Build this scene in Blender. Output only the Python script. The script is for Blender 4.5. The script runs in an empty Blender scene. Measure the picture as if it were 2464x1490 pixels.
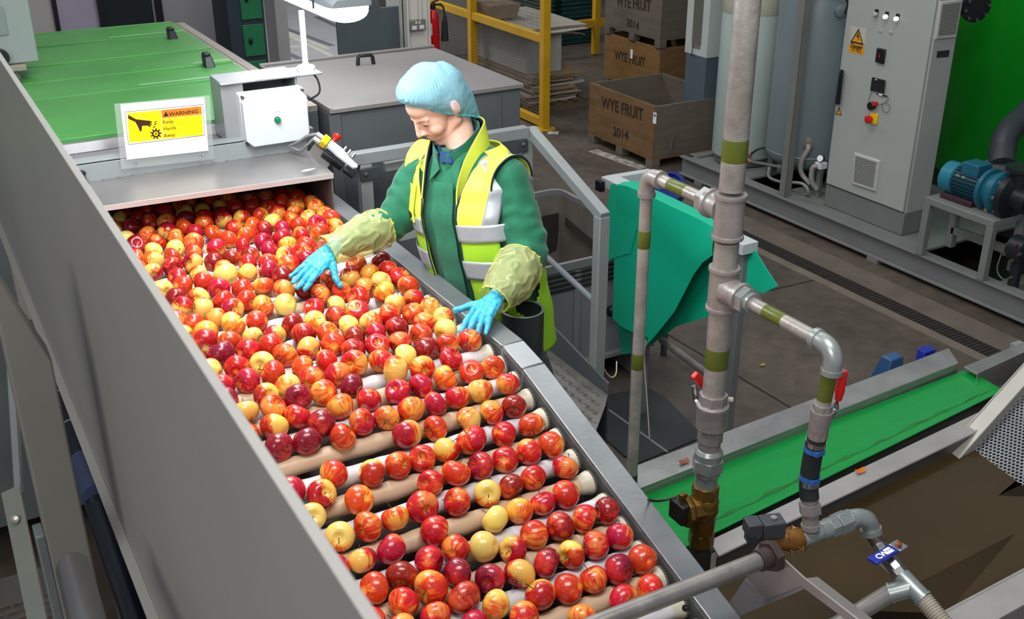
import bpy, bmesh, math, random
from mathutils import Vector, Matrix, Euler, noise
random.seed(7)
V = Vector
PI = math.pi
scene = bpy.context.scene
COL = scene.collection

# ---------------------------------------------------------------- camera
IMG_W, IMG_H, FPX = 2464, 1490, 2622.0
CAM = V((0.0, 0.0, 3.0))
_y, _p, _r = math.radians(29.38), math.radians(24.9), math.radians(0.14)
_f = V((math.sin(_y)*math.cos(_p), math.cos(_y)*math.cos(_p), -math.sin(_p)))
_rt = V((math.cos(_y), -math.sin(_y), 0))
_dn = _f.cross(_rt)
RIGHT = _rt*math.cos(_r) + _dn*math.sin(_r)
DOWN = -_rt*math.sin(_r) + _dn*math.cos(_r)
FWD = _f
cam_data = bpy.data.cameras.new('camera')
cam = bpy.data.objects.new('camera', cam_data)
COL.objects.link(cam)
cam.matrix_world = Matrix(((RIGHT.x, -DOWN.x, -FWD.x, CAM.x), (RIGHT.y, -DOWN.y, -FWD.y, CAM.y),
                           (RIGHT.z, -DOWN.z, -FWD.z, CAM.z), (0, 0, 0, 1)))
cam_data.sensor_width = 36.0
cam_data.lens = FPX/IMG_W*36.0
cam_data.clip_start, cam_data.clip_end = 0.05, 100
cam_data.dof.use_dof = True
cam_data.dof.focus_distance = 3.1
cam_data.dof.aperture_fstop = 13.0
scene.camera = cam

# ---------------------------------------------------------------- world, exposure
world = bpy.data.worlds.new('hall_ambient')  # uniform ambient fill added to the whole hall
scene.world = world
world.use_nodes = True
world.node_tree.nodes['Background'].inputs[0].default_value = (0.80, 0.88, 1.0, 1)
world.node_tree.nodes['Background'].inputs[1].default_value = 0.30
scene.view_settings.view_transform = 'Standard'
scene.view_settings.look = 'None'
scene.view_settings.gamma = 1.0
scene.view_settings.exposure = 0.0

def area_light(name, loc, target, sx, sy, power, color):
    l = bpy.data.lights.new(name, 'AREA')
    l.shape, l.size, l.size_y, l.energy, l.color = 'RECTANGLE', sx, sy, power, color
    o = bpy.data.objects.new(name, l)
    COL.objects.link(o)
    o.location = loc
    o.rotation_euler = (V(target)-V(loc)).to_track_quat('-Z', 'Y').to_euler()
    return o
# high bay lamps of the hall, then an added fill light
area_light('hall_lamp_over_conveyor', (0.6, 1.0, 5.6), (1.2, 2.4, 1.4), 2.4, 1.2, 150, (1.0, 0.98, 0.95))
area_light('hall_lamp_over_machine', (2.6, 6.2, 5.6), (2.0, 6.0, 1.0), 2.6, 1.2, 95, (1.0, 0.98, 0.95))
area_light('hall_lamp_over_tanks', (4.3, 4.6, 5.8), (5.6, 5.4, 0.5), 2.4, 1.2, 55, (0.97, 1.0, 0.98))
area_light('hall_lamp_over_store', (3.0, 13.0, 6.0), (2.5, 13.5, 0.0), 3.0, 1.5, 400, (0.95, 0.98, 1.0))
area_light('fill_light_behind_camera', (-2.4, -1.2, 4.6), (0.8, 2.6, 1.6), 2.4, 1.4, 170, (1.0, 0.98, 0.95))  # fill light added behind the camera to brighten guard panel and turquoise sheet

# ---------------------------------------------------------------- a pixel of the photograph back to a point of the hall
def ray(px, py):
    return RIGHT*((px-1232)/FPX) + DOWN*((py-745)/FPX) + FWD
def pz(px, py, z):
    r = ray(px, py); return CAM + r*((z-CAM.z)/r.z)
def pX(px, py, x):
    r = ray(px, py); return CAM + r*((x-CAM.x)/r.x)
def pY(px, py, y):
    r = ray(px, py); return CAM + r*((y-CAM.y)/r.y)
def pd(px, py, d):
    return CAM + ray(px, py)*d

# ---------------------------------------------------------------- materials
def lin(h):
    h = h.lstrip('#')
    out = []
    for i in (0, 2, 4):
        c = int(h[i:i+2], 16)/255
        out.append(c/12.92 if c <= 0.04045 else ((c+0.055)/1.055)**2.4)
    return tuple(out) + (1.0,)

MATS = {}
def mat(name, a, b=None, scale=8.0, rough=0.5, metal=0.0, rough2=None, bump=0.0, bscale=None, stretch=(1, 1, 1),
        detail=5.0, spec=0.5, contrast=0.25, coat=0.0, emit=None, alpha=1.0, trans=0.0, ior=1.45, sheen=0.0, sss=0.0):
    """principled surface: two tones mixed by noise in object space, with roughness variation and a bump"""
    if name in MATS: return MATS[name]
    m = bpy.data.materials.new(name)
    m.use_nodes = True
    nt = m.node_tree; N = nt.nodes; L = nt.links
    p = N['Principled BSDF']
    p.inputs['Roughness'].default_value = rough
    p.inputs['Metallic'].default_value = metal
    p.inputs['Specular IOR Level'].default_value = spec
    p.inputs['Coat Weight'].default_value = coat
    p.inputs['IOR'].default_value = ior
    p.inputs['Transmission Weight'].default_value = trans
    p.inputs['Sheen Weight'].default_value = sheen
    p.inputs['Alpha'].default_value = alpha
    if sss:
        p.inputs['Subsurface Weight'].default_value = sss
        p.inputs['Subsurface Radius'].default_value = (0.9, 0.35, 0.2)
        p.inputs['Subsurface Scale'].default_value = 0.01
    ca = lin(a)
    cb = lin(b) if b else tuple(x*0.82 for x in ca[:3]) + (1,)
    tc = N.new('ShaderNodeTexCoord'); mp = N.new('ShaderNodeMapping')
    mp.inputs['Scale'].default_value = stretch
    L.new(tc.outputs['Object'], mp.inputs['Vector'])
    n = N.new('ShaderNodeTexNoise'); n.inputs['Scale'].default_value = scale; n.inputs['Detail'].default_value = detail
    n.inputs['Roughness'].default_value = 0.6
    L.new(mp.outputs['Vector'], n.inputs['Vector'])
    r = N.new('ShaderNodeValToRGB')
    r.color_ramp.elements[0].position = 0.5-contrast; r.color_ramp.elements[1].position = 0.5+contrast
    r.color_ramp.elements[0].color = cb; r.color_ramp.elements[1].color = ca
    L.new(n.outputs['Fac'], r.inputs['Fac'])
    L.new(r.outputs['Color'], p.inputs['Base Color'])
    if rough2 is not None:
        mr = N.new('ShaderNodeMapRange')
        mr.inputs['From Min'].default_value, mr.inputs['From Max'].default_value = 0.3, 0.7
        mr.inputs['To Min'].default_value, mr.inputs['To Max'].default_value = rough2, rough
        L.new(n.outputs['Fac'], mr.inputs['Value']); L.new(mr.outputs['Result'], p.inputs['Roughness'])
    if bump:
        n2 = N.new('ShaderNodeTexNoise'); n2.inputs['Scale'].default_value = bscale or scale*4; n2.inputs['Detail'].default_value = 3
        L.new(mp.outputs['Vector'], n2.inputs['Vector'])
        bp = N.new('ShaderNodeBump'); bp.inputs['Strength'].default_value = bump; bp.inputs['Distance'].default_value = 0.01
        L.new(n2.outputs['Fac'], bp.inputs['Height']); L.new(bp.outputs['Normal'], p.inputs['Normal'])
    if emit:
        p.inputs['Emission Color'].default_value = lin(emit[0]); p.inputs['Emission Strength'].default_value = emit[1]
    MATS[name] = m
    return m

# ---------------------------------------------------------------- mesh building
WM = {}      # world matrices of things and parts (they are not evaluated while the script runs)
def frame(o, x=(1, 0, 0), y=(0, 1, 0), z=(0, 0, 1)):
    x, y, z, o = V(x), V(y), V(z), V(o)
    return Matrix(((x.x, y.x, z.x, o.x), (x.y, y.y, z.y, o.y), (x.z, y.z, z.z, o.z), (0, 0, 0, 1)))
def aim(p, d, up=(0, 0, 1)):
    """frame at p whose z axis points along d"""
    z = V(d).normalized(); u = V(up)
    if abs(z.dot(u.normalized())) > 0.98: u = V((1, 0, 0))
    x = u.cross(z).normalized(); y = z.cross(x)
    return frame(p, x, y, z)

class MB:
    def __init__(s, M=None):
        s.bm = bmesh.new(); s.M = M or Matrix.Identity(4)
    def v(s, p): return s.bm.verts.new(s.M @ V(p))
    def face(s, vs):
        try: return s.bm.faces.new(vs)
        except ValueError: return None
    def poly(s, pts): return s.face([s.v(p) for p in pts])
    def hexa(s, a, b):
        """solid between two matching polygons a (bottom) and b (top)"""
        A = [s.v(p) for p in a]; B = [s.v(p) for p in b]; n = len(A)
        s.face(A[::-1]); s.face(B)
        for i in range(n): s.face([A[i], A[(i+1) % n], B[(i+1) % n], B[i]])
        return s
    def prism(s, pts, d):
        d = V(d); return s.hexa(pts, [V(p)+d for p in pts])
    def box(s, c, size, R=None):
        c = V(c); h = V(size)/2; q = []
        for z in (-1, 1):
            for x, y in ((-1, -1), (1, -1), (1, 1), (-1, 1)):
                p = V((x*h.x, y*h.y, z*h.z))
                q.append(c + (R @ p if R else p))
        return s.hexa(q[:4], q[4:])
    def bx(s, x0, x1, y0, y1, z0, z1):
        return s.box(((x0+x1)/2, (y0+y1)/2, (z0+z1)/2), (abs(x1-x0), abs(y1-y0), abs(z1-z0)))
    def bar(s, p0, p1, w, h, up=(0, 0, 1)):
        """rectangular bar from p0 to p1, w sideways, h along up"""
        p0, p1 = V(p0), V(p1); d = (p1-p0).normalized(); u = V(up)
        if abs(d.dot(u)) > 0.98: u = V((0, 1, 0))
        sd = d.cross(u).normalized(); u2 = sd.cross(d).normalized()
        r = [sd*a*w/2 + u2*b*h/2 for a, b in ((-1, -1), (1, -1), (1, 1), (-1, 1))]
        return s.hexa([p0+q for q in r], [p1+q for q in r])
    def rings(s, rs, close=True, cap=True):
        """skin a list of rings of points"""
        R = [[s.v(p) for p in r] for r in rs]
        for a, b in zip(R, R[1:]):
            n = len(a)
            for i in range(n if close else n-1):
                s.face([a[i], a[(i+1) % n], b[(i+1) % n], b[i]])
        if cap and close:
            s.face(R[0][::-1]); s.face(R[-1])
        return s
    def tube(s, pts, r, n=12, cap=True, flat=1.0):
        pts = [V(p) for p in pts]; m = len(pts); rs = []
        rad = r if isinstance(r, (list, tuple)) else [r]*m
        t = [(pts[min(i+1, m-1)]-pts[max(i-1, 0)]).normalized() for i in range(m)]
        u = V((0, 0, 1)) if abs(t[0].z) < 0.9 else V((1, 0, 0))
        u = (u - t[0]*u.dot(t[0])).normalized()
        for i in range(m):
            u = (u - t[i]*u.dot(t[i])).normalized(); w = t[i].cross(u)
            rs.append([pts[i] + (u*math.cos(2*PI*k/n)*flat + w*math.sin(2*PI*k/n))*rad[i] for k in range(n)])
        return s.rings(rs, cap=cap)
    def cyl(s, p0, p1, r0, r1=None, n=24): return s.tube([p0, p1], [r0, r0 if r1 is None else r1], n)
    def lathe(s, prof, p, d, n=24, cap=True):
        """profile of (radius, height) turned about the axis d from p"""
        F = aim(p, d)
        return s.rings([[F @ V((a*math.cos(2*PI*k/n), a*math.sin(2*PI*k/n), h)) for k in range(n)] for a, h in prof], cap=cap)
    def ball(s, c, r, R=None, nu=16, nv=10):
        c = V(c); r = V((r, r, r)) if isinstance(r, (int, float)) else V(r)
        top = None; rs = []
        for j in range(1, nv):
            a = PI*j/nv; ring = []
            for k in range(nu):
                q = V((r.x*math.sin(a)*math.cos(2*PI*k/nu), r.y*math.sin(a)*math.sin(2*PI*k/nu), -r.z*math.cos(a)))
                ring.append(c + (R @ q if R else q))
            rs.append(ring)
        q0, q1 = V((0, 0, -r.z)), V((0, 0, r.z))
        R_ = [[s.v(p) for p in ring] for ring in rs]
        b = s.v(c + (R @ q0 if R else q0)); t = s.v(c + (R @ q1 if R else q1))
        for k in range(nu): s.face([b, R_[0][(k+1) % nu], R_[0][k]]); s.face([t, R_[-1][k], R_[-1][(k+1) % nu]])
        for a, bb in zip(R_, R_[1:]):
            for k in range(nu): s.face([a[k], a[(k+1) % nu], bb[(k+1) % nu], bb[k]])
        return s
    def sheet(s, grid, th=0.0):
        """surface from rows of points, given a thickness th"""
        nr, nc = len(grid), len(grid[0])
        if not th:
            G = [[s.v(p) for p in r] for r in grid]
            for i in range(nr-1):
                for j in range(nc-1): s.face([G[i][j], G[i][j+1], G[i+1][j+1], G[i+1][j]])
            return s
        nm = [[None]*nc for _ in range(nr)]
        for i in range(nr):
            for j in range(nc):
                du = V(grid[min(i+1, nr-1)][j])-V(grid[max(i-1, 0)][j]); dv = V(grid[i][min(j+1, nc-1)])-V(grid[i][max(j-1, 0)])
                nm[i][j] = dv.cross(du).normalized()
        A = [[s.v(V(grid[i][j])+nm[i][j]*th/2) for j in range(nc)] for i in range(nr)]
        B = [[s.v(V(grid[i][j])-nm[i][j]*th/2) for j in range(nc)] for i in range(nr)]
        for i in range(nr-1):
            for j in range(nc-1):
                s.face([A[i][j], A[i][j+1], A[i+1][j+1], A[i+1][j]]); s.face([B[i][j], B[i+1][j], B[i+1][j+1], B[i][j+1]])
        for i in range(nr-1):
            s.face([A[i][0], A[i+1][0], B[i+1][0], B[i][0]]); s.face([A[i][-1], B[i][-1], B[i+1][-1], A[i+1][-1]])
        for j in range(nc-1):
            s.face([A[0][j], B[0][j], B[0][j+1], A[0][j+1]]); s.face([A[-1][j], A[-1][j+1], B[-1][j+1], B[-1][j]])
        return s
    def text(s, body, size, F, th=0.0006, bold=0.0, align='LEFT', sx=1.0, sp=1.0):
        """flat raised lettering; F is the frame of the writing plane"""
        cu = bpy.data.curves.new('txt', 'FONT'); cu.body = body; cu.size = size; cu.extrude = th; cu.offset = bold
        cu.align_x = align; cu.space_character = sp; cu.resolution_u = 3
        o = bpy.data.objects.new('txt', cu); COL.objects.link(o)
        dg = bpy.context.evaluated_depsgraph_get()
        me = bpy.data.meshes.new_from_object(o.evaluated_get(dg))
        me.transform(s.M @ F @ Matrix.Diagonal((sx, 1, 1, 1)))
        s.bm.from_mesh(me)
        bpy.data.objects.remove(o); bpy.data.curves.remove(cu); bpy.data.meshes.remove(me)
        return s
    def build(s, name, m, parent=None, bevel=0.0, ang=35, seg=2, smooth=True, flip=True):
        if flip: bmesh.ops.recalc_face_normals(s.bm, faces=s.bm.faces)
        me = bpy.data.meshes.new(name)
        W = Matrix.Identity(4)
        if parent is not None: s.bm.transform(WM[parent.name].inverted())
        s.bm.to_mesh(me); s.bm.free()
        if smooth:
            me.shade_smooth(); me.set_sharp_from_angle(angle=math.radians(ang))
        if isinstance(m, (list, tuple)):
            for q in m: me.materials.append(q)
        else: me.materials.append(m)
        o = bpy.data.objects.new(name, me); COL.objects.link(o)
        if parent is not None:
            o.parent = parent; W = WM[parent.name].copy()
        WM[o.name] = W
        if bevel:
            b = o.modifiers.new('edge', 'BEVEL'); b.width = bevel; b.segments = seg; b.limit_method = 'ANGLE'; b.angle_limit = math.radians(40)
        return o

def thing(name, label, cat, loc=(0, 0, 0), rz=0.0, group=None):
    o = bpy.data.objects.new(name, None); COL.objects.link(o)
    o.empty_display_size = 0.1
    o.location = loc; o.rotation_euler = (0, 0, rz)
    WM[o.name] = Matrix.Translation(V(loc)) @ Matrix.Rotation(rz, 4, 'Z')
    return tag(o, label, cat, group)
def tag(o, label, cat, group=None, kind=None):
    if label: o['label'] = label
    if cat: o['category'] = cat
    if group: o['group'] = group
    if kind: o['kind'] = kind
    return o
def structure(o, label=None):
    o['kind'] = 'structure'
    if label: o['label'] = label
    return o
def arc(c, a, b, r, t0, t1, n=8):
    """points of an arc round c in the plane of unit vectors a, b"""
    c, a, b = V(c), V(a), V(b)
    return [c + (a*math.cos(t0+(t1-t0)*i/n) + b*math.sin(t0+(t1-t0)*i/n))*r for i in range(n+1)]
def spline(pts, n=8):
    """smooth curve through points"""
    P = [V(p) for p in pts]; P = [P[0]*2-P[1]] + P + [P[-1]*2-P[-2]]; out = []
    for i in range(1, len(P)-2):
        for k in range(n):
            t = k/n
            out.append(0.5*((2*P[i]) + (P[i+1]-P[i-1])*t + (2*P[i-1]-5*P[i]+4*P[i+1]-P[i+2])*t*t + (3*P[i]-P[i-1]-3*P[i+1]+P[i+2])*t**3))
    out.append(P[-2]); return out

# shared surfaces
STEEL = mat('brushed_stainless_steel', '#a9a8a6', '#8d8c8a', 6, 0.42, 0.75, 0.3, 0.04, 60, (1, 1, 6))
STEEL_D = mat('dull_sheet_steel', '#8b8886', '#74716f', 5, 0.5, 0.55, 0.4, 0.03, 40)
GREY = mat('grey_painted_steel', '#7e8583', '#737a78', 4, 0.45, 0.0, 0.38)
GREY_D = mat('dark_grey_painted_steel', '#565b5c', '#4b5051', 5, 0.5)
GALV = mat('galvanised_pipe_steel', '#9b9792', '#7f7b77', 14, 0.45, 0.6, 0.34, 0.06, 60)
PAINTED_PIPE = mat('weathered_galvanised_pipe', '#a5a09b', '#868079', 14, 0.45, 0.35, 0.36, 0.12, 70, contrast=0.2, detail=8)
BLACK = mat('black_plastic', '#191a1c', '#121314', 10, 0.4)
BLACK_R = mat('black_rubber', '#1d1e20', '#141516', 12, 0.65)
WHITE_P = mat('white_plastic', '#dfe3e3', '#d6dada', 6, 0.35)
RED = mat('red_plastic', '#d0201c', '#b81814', 8, 0.35)
YELLOW = mat('yellow_plastic', '#e9c40d', '#d9b40a', 8, 0.4)
BRASS = mat('tarnished_brass', '#8f6f35', '#5c4622', 12, 0.38, 0.8, 0.28, 0.05)
CHROME = mat('bright_metal', '#d0d0d0', '#b8b8b8', 10, 0.22, 1.0)
INK = mat('black_ink', '#17130f', '#100d0a', 20, 0.6)
# ================================================================ setting: floor, far walls
def floor_mat():
    m = mat('worn_concrete_floor', '#5f554b', '#453d36', 1.3, 0.62, 0, 0.38, 0.05, 30, detail=9)
    nt = m.node_tree; N = nt.nodes; L = nt.links; p = N['Principled BSDF']
    old = p.inputs['Base Color'].links[0].from_socket
    tc = N.new('ShaderNodeTexCoord'); n2 = N.new('ShaderNodeTexNoise'); n2.inputs['Scale'].default_value = 9; n2.inputs['Detail'].default_value = 8
    L.new(tc.outputs['Object'], n2.inputs['Vector'])
    mx = N.new('ShaderNodeMixRGB'); mx.blend_type = 'OVERLAY'; mx.inputs[0].default_value = 0.55
    L.new(old, mx.inputs[1]); L.new(n2.outputs['Fac'], mx.inputs[2]); L.new(mx.outputs[0], p.inputs['Base Color'])
    return m
FLOOR = floor_mat()
structure(MB().bx(-6, 16, -4, 24, -0.1, 0.0).build('floor', FLOOR, smooth=False))
# lighter screed, drain channel and bay joints, all lying in the floor
structure(MB().bx(5.44, 5.66, 1.5, 7.0, 0, 0.004).build('trim_1', mat('pale_screed', '#6f655a', '#564e45', 4, 0.6, bump=0.1), smooth=False))
structure(MB().bx(5.22, 5.30, 1.5, 7.4, 0, 0.004).build('trim_2', mat('pale_screed_edge', '#7a7064', '#5e554b', 4, 0.6, bump=0.1), smooth=False))
dr = MB().bx(5.30, 5.44, 1.5, 7.2, 0, 0.0015)
structure(dr.build('trim_3', mat('dark_drain', '#23201d', '#171513', 20, 0.8), smooth=False))
d = thing('drain_grating', 'slotted dark floor drain running beside the grey skid frame', 'drain', (5.37, 4.3, 0))
g = MB()
y = 1.6
while y < 7.1:
    g.bx(5.305, 5.435, y, y+0.012, 0.0016, 0.006); y += 0.03
g.build('grating_bars', mat('rusty_grating', '#3d3731', '#2b2622', 20, 0.7), d, smooth=False)['kind'] = 'stuff'
# joints of the slab
j = MB()
a, b = pz(1715, 870, 0), pz(1925, 995, 0)
dirj = (b-a).normalized()
j.bar(a-dirj*2.5, b+dirj*1.5, 0.012, 0.003)
j.bar(pz(1850, 700, 0), pz(2000, 665, 0), 0.012, 0.003)
structure(j.build('trim_4', mat('floor_joint', '#211c18', '#17130f', 10, 0.8), smooth=False))
# worn white line markings
WL = mat('worn_white_floor_paint', '#b5b0a6', '#6d665d', 14, 0.6, contrast=0.12, detail=9)
lm = MB()
lm.bar(pz(1426, 362, 0.002), pz(1548, 405, 0.002), 0.11, 0.003)
lm.bar(pz(1318, 319, 0.002), pz(1344, 320, 0.002), 0.11, 0.003)
structure(lm.build('trim_5', WL, smooth=False))
# light grey floor of the next bay and its lines
structure(MB().bx(1.0, 6.0, 11.2, 24, 0, 0.003).build('trim_6', mat('light_grey_floor', '#a9a7a8', '#979597', 1.5, 0.5, detail=7), smooth=False))
l2 = MB()
for q in (((680, 78), (810, 140)), ((668, 68), (790, 118)), ((676, 112), (733, 112))):
    l2.bar(pz(*q[0], 0.004), pz(*q[1], 0.004), 0.07, 0.003)
structure(l2.build('trim_7', mat('cream_floor_line', '#c9c3b4', '#b5af9f', 10, 0.6), smooth=False))
l3 = MB()
for q in (((680, 66), (800, 110)), ((675, 120), (760, 160)), ((760, 40), (830, 72))):
    l3.bar(pz(*q[0], 0.004), pz(*q[1], 0.004), 0.09, 0.003)
structure(l3.build('trim_8', mat('dark_floor_line', '#6d6b70', '#5d5b60', 10, 0.6), smooth=False))
# far wall with its panels, seen over the green covers
WY = 9.6
def wx(px): return pY(px, 40, WY).x
wl = MB(); wl.bx(-6, wx(545), WY, WY+0.2, 0, 5)
structure(wl.build('wall_back', mat('grey_wall_panel', '#9c9a9f', '#918f94', 2, 0.6), smooth=False))
structure(MB().bx(wx(60), wx(128), WY-0.03, WY-0.005, 0, 5).build('trim_9', mat('beige_wall_panel', '#aca6a6', '#a19b9b', 2, 0.6), smooth=False))
structure(MB().bx(wx(139), wx(236), WY-0.03, WY-0.005, 0, 5).build('trim_10', mat('lilac_wall_panel', '#a49cae', '#9a92a4', 2, 0.55), smooth=False))
bs = MB(); bs.bx(wx(128), wx(139), WY-0.06, WY-0.002, 0, 5); bs.bx(wx(236), wx(246), WY-0.08, WY-0.002, 0, 5); bs.bx(wx(372), wx(389), WY-0.08, WY-0.002, 0, 5)
structure(bs.build('trim_11', mat('black_frame_strip', '#15151a', '#0e0e12', 8, 0.5), smooth=False))
structure(MB().bx(wx(246), wx(372), WY-0.05, WY-0.003, 0, 5).build('door_1', mat('dark_glazed_door', '#2b3033', '#22272a', 3, 0.18), smooth=False))
structure(MB().bx(wx(366), wx(371), WY-0.07, WY-0.05, 1.1, 2.6).build('trim_12', mat('pale_door_edge', '#77797c', '#6a6c6f', 4, 0.5), smooth=False))
structure(MB().bx(wx(638), wx(666), WY-0.3, WY, 0, 5).build('trim_13', mat('door_jamb', '#a5a3a3', '#999797', 3, 0.55), smooth=False))
# distant side and end walls keep the hall closed
structure(MB().bx(-6, 16, 24, 24.2, 0, 6).build('wall_end', mat('far_hall_wall', '#8f9396', '#84888b', 1, 0.7), smooth=False))
structure(MB().bx(16, 16.2, -4, 24, 0, 6).build('wall_side', mat('side_hall_wall', '#5b605e', '#515654', 1, 0.7), smooth=False))
# dark boards standing in the doorway of the next bay
t = thing('board_panel', 'flat slate-blue board standing upright between the lamp and the cream column', 'panel', pd(900, 130, 9.9))
a = pd(815, 60, 9.7); 
o_ = MB()
q0, q1 = pY(818, 150, 8.9), pY(972, 150, 8.9)
zt, zt2 = pY(818, 0, 8.9).z, pY(972, 14, 8.9).z
o_.bx(q0.x, q1.x, 8.9, 8.94, 0.0, zt2)
o_.bx(q0.x, q0.x+(q1.x-q0.x)*0.66, 8.905, 8.935, zt2, zt2+0.5)
t.location = ((q0.x+q1.x)/2, 8.92, 0); WM[t.name] = Matrix.Translation(t.location)
o_.build('board', mat('slate_blue_board', '#566066', '#4b555b', 3, 0.5), t, 0.004)

# column with conduit and socket
cx, cy = pY(1001, 60, 8.7).x, 8.7
x0, x1 = pY(972, 60, cy).x, pY(1033, 60, cy).x
CREAM = mat('cream_paint', '#d0cec6', '#c4c2ba', 3, 0.5)
t = thing('steel_column', 'cream painted steel column with a power socket beside the red extinguisher', 'column', (cx, cy, 0))
cb = MB()
cb.bx(x0, x1, cy, cy+0.03, 0, 4.5); cb.bx(x0, x0+0.02, cy-0.07, cy+0.1, 0, 4.5); cb.bx(x1-0.02, x1, cy-0.03, cy+0.1, 0, 4.5)
cb.build('column_section', CREAM, t, 0.004)
MB().tube([(cx+0.035, cy-0.02, 4.4), (cx+0.035, cy-0.02, pY(1005, 48, cy).z)], 0.016, 10).build('conduit', CREAM, t)
c0 = pY(1004, 60, cy-0.03)
sk = MB(); sk.bx(c0.x-0.075, c0.x+0.075, cy-0.045, cy, c0.z-0.045, c0.z+0.045)
so = sk.build('socket', mat('metal_clad_socket', '#9a9892', '#8b8983', 8, 0.4, 0.5), t, 0.004)
ss = MB()
for dx in (-0.035, 0.035):
    ss.bx(c0.x+dx-0.022, c0.x+dx+0.022, cy-0.049, cy-0.0455, c0.z-0.035, c0.z-0.002)
    ss.bx(c0.x+dx*0.45-0.008, c0.x+dx*0.45+0.008, cy-0.05, cy-0.0455, c0.z+0.012, c0.z+0.032)
ss.build('outlet', WHITE_P, so, 0.002)
# fire extinguisher on the column
ex = pY(1043, 70, cy+0.1)
t = thing('fire_extinguisher', 'red fire extinguisher with a black discharge horn hanging beside the cream column', 'extinguisher', (ex.x, cy+0.1, 0.9))
zt, zb = pY(1043, 22, cy+0.1).z, pY(1043, 130, cy+0.1).z
r = 0.052
MB().lathe([(r*0.9, 0), (r, 0.02), (r, zt-zb-0.1), (r*0.93, zt-zb-0.05), (r*0.6, zt-zb-0.01), (r*0.4, zt-zb)], (ex.x, cy+0.1, zb), (0, 0, 1)).build('cylinder', mat('red_enamel', '#c4120f', '#ad0d0b', 5, 0.25), t)
h = MB(); h.lathe([(0.02, 0), (0.025, 0.02), (0.016, 0.06)], (ex.x, cy+0.1, zt-0.005), (0, 0, 1), 12)
h.bar((ex.x, cy+0.1, zt+0.06), (ex.x+0.09, cy+0.1, zt+0.085), 0.02, 0.012); h.bar((ex.x, cy+0.1, zt+0.03), (ex.x+0.08, cy+0.1, zt+0.04), 0.02, 0.01)
h.build('valve', BLACK, t)
hn = MB(); hn.tube(spline([(ex.x+0.02, cy+0.1, zt+0.04), (ex.x+0.09, cy+0.09, zt+0.02), (ex.x+0.105, cy+0.08, zt-0.08)]), 0.009, 8)
hn.tube([(ex.x+0.105, cy+0.08, zt-0.06), (ex.x+0.1, cy+0.08, zt-0.12), (ex.x+0.098, cy+0.08, zt-0.28)], [0.014, 0.026, 0.034], 12)
hn.build('discharge_horn', BLACK_R, t)
MB().box((ex.x-0.047, cy+0.062, (zt+zb)/2+0.03), (0.012, 0.03, 0.1), Matrix.Rotation(0.8, 3, 'Z')).build('label_sticker', WHITE_P, t)

# locker
lc = pd(600, 75, 8.6); lx0, lx1 = pY(553, 75, lc.y).x, pY(640, 75, lc.y).x
t = thing('locker', 'dark metal locker with two green doors beyond the green covers', 'locker', (lc.x, lc.y, 0))
MB().bx(lx0, lx1, lc.y, lc.y+0.45, 0, 2.2).build('carcass', mat('dark_blue_grey_locker', '#2b363d', '#232d34', 4, 0.45), t, 0.004)
LG = mat('locker_green', '#1f6f48', '#195f3d', 4, 0.45)
gx0, gx1 = pY(584, 75, lc.y).x, pY(634, 75, lc.y).x
for pa, pb in ((-60, 45), (58, 134), (146, 220)):
    za, zb_ = pY(612, pa, lc.y).z, pY(612, pb, lc.y).z
    dd = MB().bx(gx0, gx1, lc.y-0.015, lc.y-0.001, zb_, za).build('door', LG, t, 0.003)
    MB().ball((gx0+0.05, lc.y-0.022, (za+zb_)/2), (0.016, 0.012, 0.03)).build('door_handle', BLACK, dd)
# ================================================================ grading machine with green covers
ZT = 1.88
GREEN = mat('green_cover_plastic', '#4c9247', '#3b7c3b', 2.5, 0.42, 0, 0.34, 0.03, 20, contrast=0.35)
MGREY = mat('dusty_grey_machine', '#87837d', '#7a766f', 3, 0.5, 0, 0.42, 0.03, 50)
t = thing('grading_machine', 'long grey grading machine topped with overlapping green hinged covers', 'machine', (0.55, 5.2, 0))
mb = MB(); mb.bx(-0.9, 1.475, 4.25, 6.42, 0.3, ZT-0.03)
for x in (-0.8, 1.38):
    for yy in (4.4, 6.3): mb.bx(x, x+0.07, yy-0.03, yy+0.04, 0, 0.3)
mb.build('machine_body', GREY_D, t, 0.004)
mg = MB(); mg.bx(1.40, 1.475, 4.25, 6.42, ZT-0.03, ZT-0.004); mg.bx(1.425, 1.43, 4.25, 6.42, ZT-0.004, ZT)
mg.build('edge_trim', mat('taupe_trim', '#8f877f', '#837b73', 5, 0.5), t, 0.002)
ys = [4.24, 4.889, 5.218, 5.581, 6.06, 6.42]
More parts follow.
